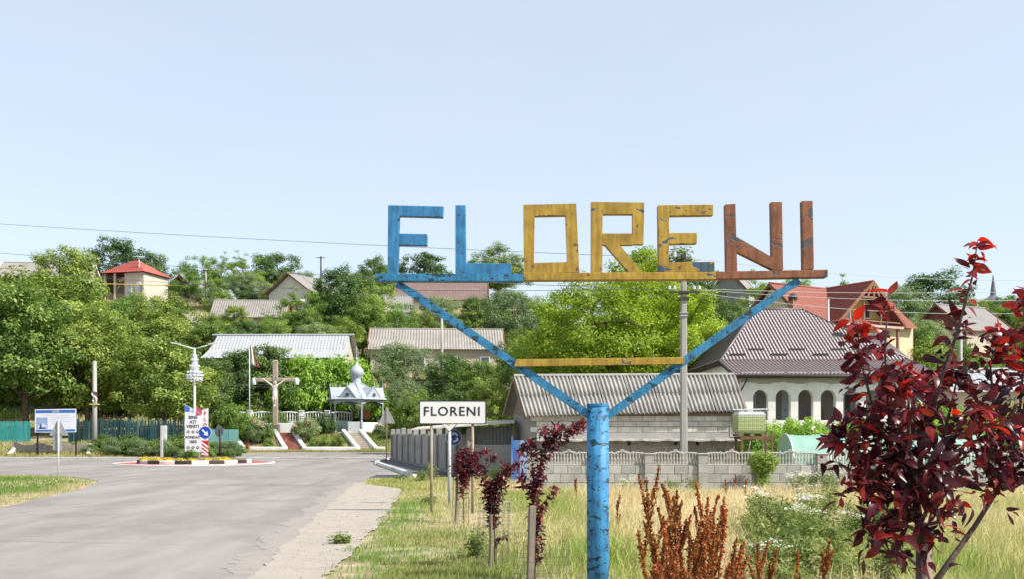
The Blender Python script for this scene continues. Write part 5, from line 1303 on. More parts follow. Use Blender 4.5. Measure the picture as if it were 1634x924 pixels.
# ---------------------------------------------------------------- houses further up the hill
def gable_house(name, label, cx, cy, L, Wd, zb, ze, zr, wall, roof, rz=0.0, pitch=.26, mode='tile', rows=0, amp=.05, ov=.4, extra=None, trim=None, flare=False, cat='house'):
    """ridge along local x; front slope faces -y"""
    o = thing(name, label, cat, (cx, cy, zb), rz); e, r = ze - zb, zr - zb; hl, hw = L / 2, Wd / 2
    if flare:
        k = .45; ym, zm = -hw * k - ov * .2, e + (r - e) * .42
        link('roof_slope', relief_roof([(-hl - ov, -hw - ov, e), (hl + ov, -hw - ov, e), (hl + ov * .6, ym, zm), (-hl - ov * .6, ym, zm)], pitch, rows, amp, .02, mode), roof, o)
        link('roof_slope', relief_roof([(-hl - ov * .6, ym, zm), (hl + ov * .6, ym, zm), (hl, 0, r), (-hl, 0, r)], pitch, rows, amp, .02, mode), roof, o)
    else: link('roof_slope', relief_roof([(-hl - ov, -hw - ov, e - .15), (hl + ov, -hw - ov, e - .15), (hl + ov, 0, r), (-hl - ov, 0, r)], pitch, rows, amp, .04, mode), roof, o)
    link('roof_slope', relief_roof([(hl + ov, hw + ov, e - .15), (-hl - ov, hw + ov, e - .15), (-hl - ov, 0, r), (hl + ov, 0, r)], pitch, rows, amp, .04, mode), roof, o)
    MB().box((0, 0, e / 2 - .6), (L, Wd, e + 1.2)).build('wall', wall, o)
    for s in (-1, 1):
        x0, x1 = s * hl, s * (hl - .15)
        MB().add([(x0, -hw, e), (x0, hw, e), (x0, 0, r - .15), (x1, -hw, e), (x1, hw, e), (x1, 0, r - .15)], [(0, 1, 2), (5, 4, 3), (0, 3, 4, 1), (1, 4, 5, 2), (2, 5, 3, 0)]).build('gable', trim or wall, o)
        for t in (-1, 1) if not flare else (): MB().bar((s * (hl + ov + .02), t * (hw + ov), e - .15), (s * (hl + ov + .02), 0, r + .02), .07, .2).build('barge_board', TIM if trim is None else WW if extra == 'white' else TIM, o)
    MB().tube([(-hl - ov, 0, r + .05), (hl + ov, 0, r + .05)], .1, 8).build('ridge_cap', roof, o)
    return o
def windows(o, L, Wd, n, zc, w, hh, y=None):
    for k in range(n):
        x = -L / 2 + L * (k + .5) / n
        f = MB().box((x, -Wd / 2 - .03, zc), (w, .1, hh)).build('window', M('frame_white', (.7,) * 3), o); MB().box((x, -Wd / 2 - .09, zc), (w - .2, .04, hh - .2)).build('pane', GLASS, f)
ZINC = M('zinc_sheet', (.42, .43, .44), .42, .12, 1.2, metal=.3, stain=(.36, .35, .34), stain_amt=.5)
AGR = M('aged_asbestos', (.27, .25, .225), .92, .2, 1.2, .2, 10, stain=(.15, .135, .12), stain_amt=.7, stain_scale=.6)
BRN = M('brown_sheet_roof', (.165, .11, .095), .6, .12, 1)
GRY = M('grey_slate', (.22, .21, .20), .85, .15, 1.2, stain=(.15, .14, .13))
STU = M('stucco_beige', (.42, .36, .29), .9, .12, 1)
WPL = M('stucco_white', (.58, .55, .50), .9, .1, 1)
gable_house('metal_roof_house', 'long low house under a flared ribbed silver zinc roof', X(452, 95) , 95, 12.6, 6.0, 5.0, 8.55, 10.95, STU, ZINC, R(-1), .3, 'seam', 0, .06, .5, flare=True, trim=STU)
o = gable_house('long_roof_house', 'beige house with long weathered corrugated asbestos roof and brown gable', X(697, 108), 108, 13.6, 7.0, 7.2, 10.5, 12.85, STU, AGR, R(4), .3, 'tile', 1.2, .07, .4, trim=M('gable_boards', (.2,) * 3)); windows(o, 13.6, 7, 4, 1.9, 1.0, 1.2)
MB().box((-4.6, -4.6, 1.5), (4.2, 2.6, 3.4)).build('porch', STU, o); link('porch_roof', relief_roof([(-7.0, -6.3, 2.9), (-2.4, -6.3, 2.9), (-2.4, -2.6, 4.2), (-7.0, -2.6, 4.2)], .3, 1.2, .07, .04), AGR, o)
MB().box((-3.2, -5.93, 1.9), (.7, .06, .9)).build('porch_window', M('shutter_blue', (.14, .28, .4), .6), o)
o = gable_house('brown_roof_house', 'house with plain dark brown sheet roof and dentilled cornice', X(706, 152), 152, 13, 9.0, 18.2, 21.4, 25.0, WPL, BRN, 0, .4, 'seam', 0, .03, .5); windows(o, 13, 9, 5, 1.6, 1.2, 1.4)
for k in range(22): MB().box((-6.3 + k * .6, -4.6, 2.85), (.25, .2, .3)).build('dentil', STU, o)
o = gable_house('white_gable_house', 'small pale house with white gable end and open lean-to', X(480, 150), 152, 6.5, 8.0, 20.2, 22.6, 25.6, WPL, GRY, R(62), .35, 'tile', 1.2, .05, .6)
MB().slab([(-4.2, -6.6, 1.5), (3.2, -6.6, 1.5), (3.2, -4.2, 2.5), (-4.2, -4.2, 2.5)], .1).build('lean_to_roof', GRY, o)
rs3 = thing('red_hut', 'small red sheet hut with white flat roof beside the white gabled house', 'hut', (X(436, 141), 141, h(X(436, 141), 141)))
MB().box((0, 0, 1.1), (1.9, 2, 2.4)).build('wall', M('hut_red', (.33, .03, .03), .6, .15), rs3); MB().slab([(-.9, -1.4, 2.35), (4.2, -1.4, 2.6), (4.2, 1.4, 2.9), (-.9, 1.4, 2.65)], .25).build('roof', WPL, rs3); MB().box((3.6, -.6, 1.1), (.15, .15, 2.7)).build('post', TIM, rs3)
gable_house('grey_roof_barn', 'low barn with mottled grey asbestos roof and brown gable end', X(403, 131), 131, 9.3, 5.0, 14.4, 16.6, 19.0, STU, AGR, R(3), .3, 'tile', 1.2, .07, .3, trim=M('gable_brown', (.13, .07, .045), .85, .2))
gable_house('white_edged_house', 'hilltop house with grey asbestos roof and white barge boards', X(68, 142), 144, 12.0, 7.0, 20.4, 23.6, 26.3, STU, AGR, R(5), .3, 'tile', 1.2, .07, .4, extra='white', trim=STU)
gable_house('dark_gable_house', 'little dark gabled house between the skyline trees', X(300, 156), 158, 6, 5.5, 21.6, 23.6, 26.3, STU, GRY, R(75), .35, 'tile', 1.2, .05, .5, trim=M('gable_brown', (.13,) * 3))
gable_house('garden_shed', 'tiny weathered shed with brown gable on the terraced slope', X(300, 133), 133, 2.4, 3.0, 14.8, 16.2, 17.3, STU, AGR, R(70), .3, 'tile', 0, .05, .3, trim=M('gable_brown', (.13,) * 3), cat='shed')
gable_house('grey_gable_house', 'house with weathered grey roof and red brown timber gable', X(1540, 106), 107, 7.2, 7.0, 9.2, 12.3, 15.2, STU, GRY, R(28), .3, 'tile', 0, .04, .4, trim=M('gable_red', (.20, .06, .045), .8, .2))
gable_house('stone_hill_house', 'grey stone hilltop house behind the orange letters', X(1172, 172), 172, 6.5, 7, 21.8, 25.3, 29.5, M('grey_stone', (.28, .27, .26), .9, .2, 2), GRY, R(60), .35, 'tile', 0, .05, .4)
gable_house('far_pale_house', 'pale house half hidden behind the dark locust trees', X(612, 140), 142, 7, 6, 15.5, 18.6, 21.2, WPL, GRY, R(10), .35, 'tile', 0, .05, .4)
gable_house('low_tin_shed', 'low shed with pale tin roof among the walnut trees', X(165, 105), 105, 4.5, 3.5, 8.0, 11.2, 12.0, WPL, ZINC, R(6), .3, 'seam', 0, .04, .2, cat='shed')
gable_house('garden_outbuilding', 'pale roofed outbuilding behind the plum tree', X(1625, 60), 62, 7, 5, 2.2, 4.3, 5.6, STU, ZINC, R(-8), .3, 'seam', 0, .04, .3, cat='shed')
# red pavilion
D = 150
pv_ = thing('hill_pavilion', 'hilltop house with red pyramid roof, arched windows and open veranda', 'house', (X(218, D), D, 21.3), R(-14))
e, r = Z(440, D) - 21.3, Z(416, D) - 21.3; w2 = 3.7
for k in range(4):
    a = R(90 * k); ro = lambda x, y: (x * math.cos(a) - y * math.sin(a), x * math.sin(a) + y * math.cos(a))
    p = [(-w2, -w2, e), (w2, -w2, e), (.35, -.35, r), (-.35, -.35, r)]
    link('roof_slope', relief_roof([ro(x, y) + (z,) for x, y, z in p], .35, .45, .05, .05), M('red_sheet_tile', (.36, .085, .07), .55, .15, 2), pv_)
PVW = M('pavilion_wall', (.50, .44, .37), .9, .1, 1.5)
MB().box((1.7, 0, e / 2 - .6), (3.2, 6.2, e + 1.2)).build('wall', PVW, pv_)
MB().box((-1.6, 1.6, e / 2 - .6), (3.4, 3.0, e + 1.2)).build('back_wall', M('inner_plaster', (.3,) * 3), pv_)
for x, y in ((-3.2, -3.1), (-1.5, -3.1), (-3.2, 0)): MB().box((x, y, e / 2 - .3), (.28, .28, e + .6)).build('column', PVW, pv_)
MB().box((-1.6, -3.1, .45), (3.3, .1, .9)).build('balustrade', M('rail_brown', (.2, .15, .12), .8, .2), pv_)
MB().box((-1.6, -1.5, -.2), (3.4, 3.4, .3)).build('floor', BAND, pv_)
for x in (.9, 2.5):
    P = [(x - .5, .9), (x + .5, .9)] + [(x + .5 * math.cos(math.pi * i / 8), 2.1 + .5 * math.sin(math.pi * i / 8)) for i in range(9)]
    f_ = MB().prism(P, -3.2, -3.1).build('window', M('frame_white', (.7,) * 3), pv_)
    MB().prism([(x + (a - x) * .8, 1.65 + (b - 1.65) * .86) for a, b in P], -3.24, -3.205).build('pane', M('pale_glass', (.36, .42, .5), .15, .1), f_)
MB().slab([(-7.0, -2.4, 1.6), (-3.2, -3.3, e - .1), (-3.2, 2, e - .1), (-7.0, 2, 1.6)], .12).build('side_roof', GRY, pv_)
o = thing('yellow_gas_pipe', 'thin yellow gas pipe on posts before the red roofed hill house', 'pipe', (X(160, 146), 146, h(X(160, 146), 146)))
zp = Z(452, 146) - o.location.z
MB().tube([(0, 0, zp), (12, 0, zp - .3)], .06, 6).build('pipe', M('gas_yellow', (.55, .38, .05), .6, .1), o)
for x in (.5, 6, 11.5): MB().tube([(x, .1, -2.5), (x, .1, zp)], .05, 6).build('post', DKM, o)
# church spire far away
D = 420
cs = thing('church_tower', 'distant dark church spire with small domes on the skyline', 'church', (X(1585, D), D, 14))
zt = lambda py: Z(py, D) - 14
MB().lathe((0, 0, 0), [(6, -10), (6, zt(492)), (5.4, zt(489)), (5.8, zt(485)), (4.2, zt(479)), (2.2, zt(475)), (1.2, zt(472)), (1.0, zt(462)), (.6, zt(450)), (.15, zt(438))], 12).build('spire', M('church_grey', (.12, .13, .15), .6, .15), cs)
MB().lathe((11.5, 6, 0), [(5, -10), (5, zt(492)), (5.6, zt(487)), (4, zt(481)), (1, zt(478)), (.1, zt(474))], 12).build('dome', MATS['church_grey'], cs)
MB().box((6, 8, 3), (30, 14, 16)).build('nave', WPL, cs)
# ---------------------------------------------------------------- foliage builders
def leaf_quads(C, Nn, size, rs, asp=.55, tint=None, fold=0.0):
    """one rhombic leaf per centre C with normal Nn"""
    n = len(C)
    Nn = Nn / (np.linalg.norm(Nn, axis=1, keepdims=True) + 1e-9)
    rnd = rs.randn(n, 3); T = np.cross(Nn, rnd); T /= (np.linalg.norm(T, axis=1, keepdims=True) + 1e-9); B = np.cross(Nn, T)
    L = (size * rs.uniform(.65, 1.3, n))[:, None] * .5
    v = np.zeros((n, 4, 3)); v[:, 0] = C - T * L; v[:, 1] = C + B * L * asp - T * L * .15; v[:, 2] = C + T * L - Nn * L * .25; v[:, 3] = C - B * L * asp - T * L * .15
    f = np.arange(n * 4).reshape(n, 4)
    return v.reshape(-1, 3), f, np.repeat(tint if tint is not None else rs.rand(n), 4)
def unit(rs, n):
    v = rs.randn(n, 3); return v / np.linalg.norm(v, axis=1, keepdims=True)
def crown(seed, rx, rz, zc, ncl, nleaf, size, cr=.32, flat=.25, rough=.25, hollow=.45, asp=.55):
    """crown of leaf clumps; returns vertices, faces, tint and clump centres"""
    rs = np.random.RandomState(seed)
    d = unit(rs, ncl); d[:, 2] = np.where(d[:, 2] < 0, d[:, 2] * .75, d[:, 2])
    r = hollow + (1 - hollow) * rs.rand(ncl) ** .6
    lobes = unit(rs, 7); bump = 1 + rough * np.max(d @ lobes.T, axis=1) - rough * .6 + rs.randn(ncl) * rough * .3
    cc = d * (r * bump)[:, None] * np.array([rx, rx, rz]); cc[:, 2] += zc
    cra = cr * rx * rs.uniform(.55, 1.25, ncl)
    w = cra ** 2; cnt = np.maximum(4, (nleaf * w / w.sum()).astype(int))
    idx = np.repeat(np.arange(ncl), cnt); n = len(idx)
    u = unit(rs, n); rad = rs.rand(n) ** .45
    C = cc[idx] + u * (rad * cra[idx])[:, None] * np.array([1, 1, .72])
    out = C - np.array([0, 0, zc - rz * .2]); out /= np.linalg.norm(out, axis=1, keepdims=True)
    Nn = u * .6 + out * .55 + np.array([0, 0, .6]) + rs.randn(n, 3) * .5
    ti = np.clip(.5 + (rs.rand(ncl)[idx] - .5) * .45 + rs.randn(n) * .22, 0, 1)
    v, f, t = leaf_quads(C, Nn, size, rs, asp, ti)
    return v, f, t, cc
def trunk_mb(seed, zc, rz, cc, r0, ntop=9, bare=.4):
    rr = random.Random(seed); mb = MB()
    top = zc + rz * .2; P = [(0, 0, -.3)]; x = y = 0
    for k in range(1, 6):
        x += rr.uniform(-.03, .03) * top; y += rr.uniform(-.03, .03) * top; P.append((x, y, top * k / 5))
    rads = [r0 * (1 - .14 * k) for k in range(6)]; rads[0] *= 1.35
    mb.tube(P, rads, 9)
    sel = rr.sample(range(len(cc)), min(ntop, len(cc)))
    for i in sel:
        c = Vector(cc[i]); b = Vector(P[rr.choice((2, 3, 3, 4, 5))]); m = b.lerp(c, .5) + Vector((0, 0, .12 * (c - b).length)); m2 = b.lerp(c, .8) + Vector((0, 0, .1 * (c - b).length))
        mb.tube([b, m, m2, c], [r0 * .42, r0 * .28, r0 * .17, r0 * .06], 6)
    return mb
BARK = M('bark_brown', (.10, .075, .055), .95, .3, 4, .8, 15)
LG = {
 'walnut': leafmat('leaf_walnut', (.036, .076, .014), (.125, .20, .034), (.36, .43, .12), .42),
 'dark': leafmat('leaf_dark', (.042, .085, .018), (.08, .145, .032), (.16, .235, .065), .3),
 'acacia': leafmat('leaf_locust', (0.078, 0.148, 0.025), (0.156, 0.253, 0.049), (0.296, 0.400, 0.100), .4),
 'yellow': leafmat('leaf_yellow_green', (.115, .19, .016), (.215, .30, .026), (.37, .445, .06), .42, hue=.006),
 'olive': leafmat('leaf_olive', (0.094, 0.139, 0.049), (0.163, 0.226, 0.091), (0.281, 0.356, 0.166), .3),
 'vine': leafmat('leaf_vine', (0.078, 0.174, 0.019), (0.179, 0.313, 0.043), (0.344, 0.496, 0.091), .42, hue=.01),
}
PROTO = {}
def proto(key, seed, rx, rz, zc, ncl, nleaf, size, cr, r0, mat, ntop=9, **kw):
    v, f, t, cc = crown(seed, rx, rz, zc, ncl, nleaf, size, cr, **kw)
    cm = np_mesh('crown', v, f, t); cm.materials.append(LG[mat])
    tm = trunk_mb(seed, zc, rz, cc, r0, ntop).mesh('trunk'); tm.materials.append(BARK)
    tm.polygons.foreach_set('use_smooth', [True] * len(tm.polygons))
    PROTO[key] = (cm, tm, zc + rz, rx)
# key, seed, rx, rz, centre z, clumps, leaves, leaf size, clump radius, trunk radius
proto('walnut', 1, 4.0, 4.2, 5.6, 120, 24000, .27, .25, .24, 'walnut', 14, rough=.38, hollow=.5)
proto('walnut2', 2, 4.2, 3.9, 5.4, 115, 24000, .24, .24, .24, 'walnut', 14, rough=.42, hollow=.5)
proto('dark', 3, 3.2, 4.4, 5.4, 95, 15000, .26, .30, .2, 'dark', 10)
proto('dark2', 4, 3.4, 3.8, 5.0, 95, 15000, .26, .28, .2, 'dark', 10, hollow=.35)
proto('locust', 5, 3.2, 4.2, 5.6, 70, 11000, .22, .26, .17, 'acacia', 14, rough=.4)
proto('locust2', 6, 3.4, 3.8, 5.2, 66, 11000, .22, .27, .17, 'acacia', 14, rough=.45)
proto('golden', 7, 3.6, 4.4, 5.4, 170, 27000, .19, .23, .17, 'yellow', 12, rough=.35, hollow=.3)
proto('golden2', 8, 3.3, 4.0, 5.0, 150, 25000, .19, .24, .17, 'yellow', 12, rough=.35, hollow=.3)
proto('olive', 9, 3.6, 3.8, 4.7, 105, 17000, .2, .26, .2, 'olive', 12)
proto('bush', 10, 1.5, 1.25, 1.15, 46, 5200, .15, .33, .06, 'acacia', 10)
proto('bush2', 11, 1.5, 1.1, 1.0, 46, 5200, .14, .34, .06, 'walnut', 10)
proto('bush_dark', 12, 1.4, 1.4, 1.3, 46, 5200, .15, .33, .06, 'dark', 10)
proto('vine', 13, 1.5, .95, 1.0, 46, 5000, .17, .34, .05, 'vine', 10)
proto('bush_olive', 14, 1.4, 1.2, 1.1, 46, 5200, .13, .33, .06, 'olive', 10)
TREES = []
rt = random.Random(20)
def plant(kind, px, D, ytop, label, group=None, wid=1.0, name=None, cat='tree', zoff=0.0, pxmode=True):
    cm, tm, Hh, rx = PROTO[kind]
    x = X(px, D) if pxmode else px
    z = h(x, D) + zoff; s = (Z(ytop, D) - z) / Hh if pxmode else ytop / Hh
    s = max(s, .25)
    o = thing(name or ('tree' if cat == 'tree' else 'bush'), label, cat, (x, D, z), rt.uniform(0, 6.28), group)
    o.scale = (s * wid, s * wid, s)
    link('trunk' if cat == 'tree' else 'stems', tm, None, o); link('crown' if cat == 'tree' else 'foliage', cm, None, o)
    TREES.append((x, D)); return o
# big walnuts behind the green fence
for a in (('walnut', 40, 71.5, 468, 'broad walnut tree behind the information board', 1.0), ('walnut2', 140, 73.5, 500, 'walnut tree behind the pole with the painted hook', .95), ('walnut2', -35, 72, 470, 'walnut tree behind the bright teal fence', 1.0), ('walnut', 262, 72.5, 545, 'round walnut tree behind the dark teal picket fence', 1.05), ('dark2', 205, 79, 560, 'dark tree filling in behind the picket fence trees', 1.0), ('walnut', 85, 84, 442, 'tall walnut rising behind the information board tree', 1.15), ('dark', 18, 92, 440, 'dark tree below the white edged hilltop roof', 1.0), ('locust', 150, 93, 470, 'locust tree below the red roofed hill house', 1.0), ('dark', 330, 78, 575, 'dark walnut beside the street lamp', 1.0), ('walnut', 100, 116, 402, 'high walnut crown in front of the white edged roof', .9), ('walnut2', 245, 104, 480, 'spreading tree in the middle of the slope under the red roof', 1.2), ('walnut', 330, 100, 520, 'leafy tree left of the silver zinc roof', 1.0), ('dark2', 215, 118, 475, 'dark bushy tree on the slope below the veranda', 1.0)):
    plant(a[0], a[1], a[2], a[3], a[4], 'walnut trees on the left', a[5])
sk = [('dark', 185, 158, 380, 'dark tree rising left of the red pyramid roof', 1.2), ('dark2', 238, 164, 400, 'tree behind the red pyramid roof', 1.0), ('locust', 300, 148, 428, 'light green tree right of the red roofed house', 1.3), ('locust2', 318, 168, 403, 'skyline tree over the dark gabled house', 1.0), ('locust', 355, 170, 408, 'skyline tree between the dark gable and the zinc roof', 1.0), ('locust', 388, 166, 405, 'bright skyline tree above the mottled grey barn', 1.2), ('dark2', 440, 172, 400, 'rounded skyline tree left of the white gable', 1.2), ('locust2', 345, 150, 440, 'tree in front of the dark gabled house', 1.0), ('dark', 540, 122, 426, 'tall dark locust tree in front of the pale hill house', .9), ('locust', 472, 118, 462, 'locust tree right of the mottled grey barn', 1.1), ('dark2', 570, 128, 430, 'dark locust near the blue letter F', .9), ('locust2', 600, 120, 450, 'open locust tree under the blue beam', .9), ('dark', 600, 150, 410, 'skyline tree behind the blue letter F', 1.0), ('dark2', 676, 178, 402, 'round tree on the skyline between the letters F and L', 1.3), ('locust2', 640, 116, 480, 'thin locust before the brown sheet roof', .8), ('walnut2', 795, 172, 398, 'skyline tree right of the blue letter L', 1.1), ('dark2', 760, 176, 412, 'dark skyline tree behind the letter L', 1.0), ('olive', 822, 114, 456, 'broad grey green tree below the letter O', 1.05), ('walnut', 765, 121, 478, 'leafy tree left of the grey green tree below the letter O', 1.0), ('olive', 880, 72, 560, 'silvery shrub tree above the barn roof', 1.1), ('golden', 965, 62, 425, 'yellow green locust tree behind the crossbar of the sign', 1.05), ('golden2', 1085, 64, 460, 'yellow green locust tree behind the utility pole', .95), ('golden2', 905, 66, 470, 'yellow green locust tree over the barn ridge', .9), ('golden', 1030, 70, 408, 'tallest yellow green locust tree behind the letter R', .95), ('dark', 1120, 112, 445, 'dark green tree below the letter E', .95), ('dark2', 1150, 108, 478, 'dark tree beside the brown metal hip roof', 1.0), ('locust', 1212, 150, 440, 'small tree below the orange beam', 1.0), ('dark2', 1050, 165, 392, 'skyline tree behind the letter E', 1.2), ('locust2', 1265, 132, 438, 'tree behind the red tiled ridge', 1.1), ('locust', 1345, 140, 448, 'skyline tree over the red tiled house', 1.1), ('olive', 1425, 118, 455, 'grey green tree right of the red tiled house', 1.2), ('dark', 1492, 210, 434, 'tall dark tree group standing on the right skyline', 1.3), ('locust2', 1465, 96, 510, 'bright tree beside the timber balcony gable', 1.1), ('walnut', 1600, 170, 478, 'tree under the distant church spire', 1.3), ('walnut2', 1555, 160, 486, 'low skyline tree left of the church spire', 1.3), ('dark2', 1650, 150, 486, 'tree under the small church dome', 1.2), ('locust', 1540, 86, 545, 'green tree below the grey gabled roof', 1.3), ('walnut2', 1610, 92, 538, 'tree right of the grey gabled roof', 1.2), ('locust2', 1475, 74, 575, 'small tree right of the brown porch roof', 1.3), ('golden2', 1585, 66, 600, 'pale leafy fruit tree beyond the garden', 1.2)]
for a in sk: plant(a[0], a[1], a[2], a[3], a[4], None, a[5])
# trees and hedge behind memorial
for a in (('dark', 385, 87.5, 560, 'dark tree behind the flag', 1.1), ('dark2', 425, 88.5, 548, 'dark tree behind the crucifix top', 1.0), ('bush_dark', 462, 87, 612, 'dark green shrub tree right of the crucifix', 1.0), ('olive', 650, 84, 600, 'grey green tree right of the gazebo', .8), ('dark', 715, 86, 566, 'dark tree behind the town sign', 1.0), ('olive', 610, 91, 585, 'pale tree behind the gazebo dome', .9), ('walnut', 765, 82, 580, 'leafy tree behind the lean-to', .9), ('walnut2', 655, 70, 632, 'tree rising behind the concrete panel fence', .85), ('dark2', 720, 66, 620, 'dense tree behind the town sign posts', .8), ('walnut', 785, 62, 612, 'tree beside the barn gable', .75), ('olive', 690, 100, 590, 'tree before the beige house porch', .8), ('walnut2', 835, 98, 535, 'tree at the end of the long asbestos roof', 1.0), ('walnut', 850, 78, 545, 'leafy tree rising behind the barn ridge', 1.0)):
    plant(a[0], a[1], a[2], a[3], a[4], None, a[5])
for k, px in enumerate((495, 522, 548, 570, 477)): plant('vine', px, 88.2 + .3 * (k % 2), 578 + 5 * (k % 2), 'bright grapevine mass on the trellis behind the white fence', 'grapevines behind the white fence', .62, 'grapevine', 'vine')
for k, px in enumerate((360, 400, 640, 672)): plant('bush2', px, 86.2, 640 + 6 * (k % 2), 'leafy shrub behind the white memorial fence', 'shrubs behind the memorial fence', 1.3, cat='bush')
# roadside shrub row
for k in range(13):
    px = 140 + k * 14; plant(('bush_olive', 'bush', 'bush2')[k % 3], px, 64.2 + .5 * (k % 3), 700 + 6 * math.sin(k * 2.1) + (8 if k % 4 == 0 else 0), 'low roadside shrub below the dark teal picket fence', 'roadside shrubs below the picket fence', 1.0, cat='bush')
for k in range(8): plant(('bush_olive', 'bush')[k % 2], 330 + k * 7, 64.8 + .4 * (k % 2), 706 + 4 * math.sin(k * 3), 'low shrub behind the traffic island', 'shrubs behind the traffic island', 1.0, cat='bush')
# island plants
ri_ = random.Random(33)
YF = leafmat('flower_yellow', (.35, .28, .02), (.55, .42, .03), (.65, .55, .08), .2)
def flower_clump(name, label, grp, x, y, z, r, hh, mat, n=260, size=.07, seed=0):
    rs = np.random.RandomState(seed); u = unit(rs, n); C = u * np.array([r, r, hh]) * (rs.rand(n) ** .4)[:, None]; C[:, 2] = np.abs(C[:, 2]) + .02
    v, f, t = leaf_quads(C, u + np.array([0, 0, .6]), size, rs, .7)
    o = link(name, np_mesh(name, v, f, t), mat); o.location = (x, y, z); return tag(o, label, 'flowers', grp)
for k in range(10):
    a = R(200 + 14 * k + ri_.uniform(-3, 3)); rr_ = 2.65
    flower_clump('flower_clump', 'low clump of yellow flowers inside the island kerb', 'yellow flowers on the island', CX + rr_ * math.cos(a), CY + rr_ * math.sin(a), .2, ri_.uniform(.28, .42), ri_.uniform(.14, .22), YF, seed=k)
for k in range(12):
    a = R(ri_.uniform(150, 390)); rr_ = ri_.uniform(.8, 2.3); plant(('bush_olive', 'bush', 'bush_dark')[k % 3], CX + rr_ * math.cos(a), CY + rr_ * math.sin(a), ri_.uniform(.35, .6), 'small green shrub on the planted traffic island', 'shrubs on the island', 1.0, cat='bush', zoff=.2, pxmode=False)
# memorial bed shrubs and roses
ROSE = leafmat('rose_petals', (.42, .20, .14), (.55, .32, .24), (.66, .46, .36), .25)
for k, (px, D, yt, kd, lab) in enumerate(((398, 77.6, 662, 'bush', 'leafy rose bush at the foot of the flag pole'), (412, 77.0, 672, 'bush_olive', 'pale rose bush beside the flag pole'), (424, 77.2, 668, 'bush_dark', 'dark rounded shrub in the rose bed by the brick steps'), (428, 76.0, 700, 'bush', 'small round shrub at the front of the rose bed'), (384, 77.8, 660, 'bush', 'upright shrub at the outer end of the rose bed'), (373, 78, 676, 'bush_olive', 'low plants against the outer white border'), (478, 78.4, 672, 'bush', 'rose bush right of the brick steps'), (493, 77.6, 664, 'bush_olive', 'pink flowering rose bush between the steps'), (508, 79.0, 655, 'bush_dark', 'large dark shrub between the two flights of steps'), (528, 79.2, 664, 'bush_dark', 'dark shrub left of the gazebo'), (500, 76.2, 698, 'bush', 'low green plants in the front of the middle bed'), (518, 76.4, 694, 'bush', 'spreading green plants in the middle bed'), (540, 76.3, 697, 'bush2', 'round plants near the stone steps'), (606, 79, 672, 'bush_dark', 'rose bush right of the stone steps'), (618, 78, 678, 'bush_olive', 'green shrub behind the rusty sign post'), (441, 83.5, 655, 'bush2', 'climbing shrub on the white fence behind the crucifix'))):
    plant(kd, px, D, yt, lab, None, .8 if k in (8, 9) else .75, cat='bush')
for k, (px, D, py) in enumerate(((408, 76.6, 676), (418, 76.5, 682), (492, 77.0, 676), (497, 77.2, 682), (607, 78.4, 680), (470, 78.0, 684))):
    o = flower_clump('rose_blooms', 'cluster of pink rose blooms in the memorial beds', 'rose blooms', X(px, D), D, Z(py, D), .4, .45, ROSE, 46, .13, 60 + k)
o = flower_clump('red_flowers', 'spike of dark red flowers at the corner of the rose bed', None, X(395, 74.9), 74.9, .35, .2, .75, leafmat('petal_red', (.2, .03, .02), (.3, .05, .03), (.4, .09, .05), .2), 90, .14, 71)
# hillside scrub
HOUSES = [(X(452, 95), 95, 9), (X(697, 108), 108, 10), (X(706, 152), 152, 10), (X(480, 150), 152, 7), (X(403, 131), 131, 7), (X(68, 142), 144, 9), (X(300, 156), 158, 5), (X(218, 150), 150, 9), (15.5, 56, 11), (29, 89, 10), (X(1540, 106), 107, 7), (X(1172, 172), 172, 6), (X(612, 140), 142, 6), (X(300, 133), 133, 3), (X(436, 141), 141, 4), (X(165, 105), 105, 4), (X(1625, 60), 62, 6)]
rh_ = random.Random(77); cnt = 0
while cnt < 300:
    D = rh_.uniform(84, 172) if rh_.random() < .75 else rh_.uniform(62, 130)
    px = rh_.uniform(-60, 1700)
    if D < 82 and px < 850: continue
    x = X(px, D)
    if any((x - a) ** 2 + ((D - b) * 1.0) ** 2 < c * c for a, b, c in HOUSES): continue
    if any(0 < b - D < 14 and abs(x - a) < c and D + 0 > 0 for a, b, c in HOUSES) and rh_.random() < .75: continue
    kd = rh_.choice(('bush', 'bush2', 'bush_dark', 'bush_olive', 'locust', 'walnut', 'olive', 'locust2', 'walnut2') if D > 90 else ('bush', 'bush2', 'bush_olive', 'vine'))
    big = kd in ('locust', 'walnut', 'olive')
    plant(kd, x, D, rh_.uniform(3.8, 6.6) if big else rh_.uniform(2.0, 3.6), 'small orchard tree on the village slope' if big else 'rounded wild shrub on the village slope', 'orchard trees on the slope' if big else 'wild shrubs on the slope', 1.15, cat='tree' if big else 'bush', pxmode=False); cnt += 1
for kd, px, D, yt, lab in (('walnut', 375, 124, 492, 'leafy tree hiding the wall of the mottled grey barn'), ('locust', 425, 124, 498, 'light tree before the mottled grey barn'), ('walnut2', 350, 112, 508, 'tree above the left end of the zinc roof'), ('locust2', 440, 110, 505, 'tree above the middle of the zinc roof'), ('walnut', 490, 112, 500, 'dense tree above the zinc roof'), ('walnut2', 545, 106, 515, 'dense tree at the right end of the zinc roof'), ('dark2', 395, 108, 512, 'dark tree above the zinc roof ridge'), ('locust', 205, 140, 478, 'shrubby tree below the veranda of the red roofed house'), ('walnut2', 250, 138, 478, 'shrubby tree right below the red roofed house'), ('walnut', 640, 102, 585, 'small tree before the beige house wall'), ('locust2', 725, 100, 580, 'small tree before the long asbestos roof'), ('locust', 660, 132, 500, 'tree between the long roof and the brown roof'), ('walnut2', 720, 134, 505, 'tree below the brown sheet roof'), ('walnut', 580, 112, 490, 'tree left of the long asbestos roof'), ('locust2', 520, 140, 455, 'tree before the white gabled house'), ('olive', 450, 142, 480, 'pale tree beside the red hut')):
    plant(kd, px, D, yt, lab, None, 1.1)
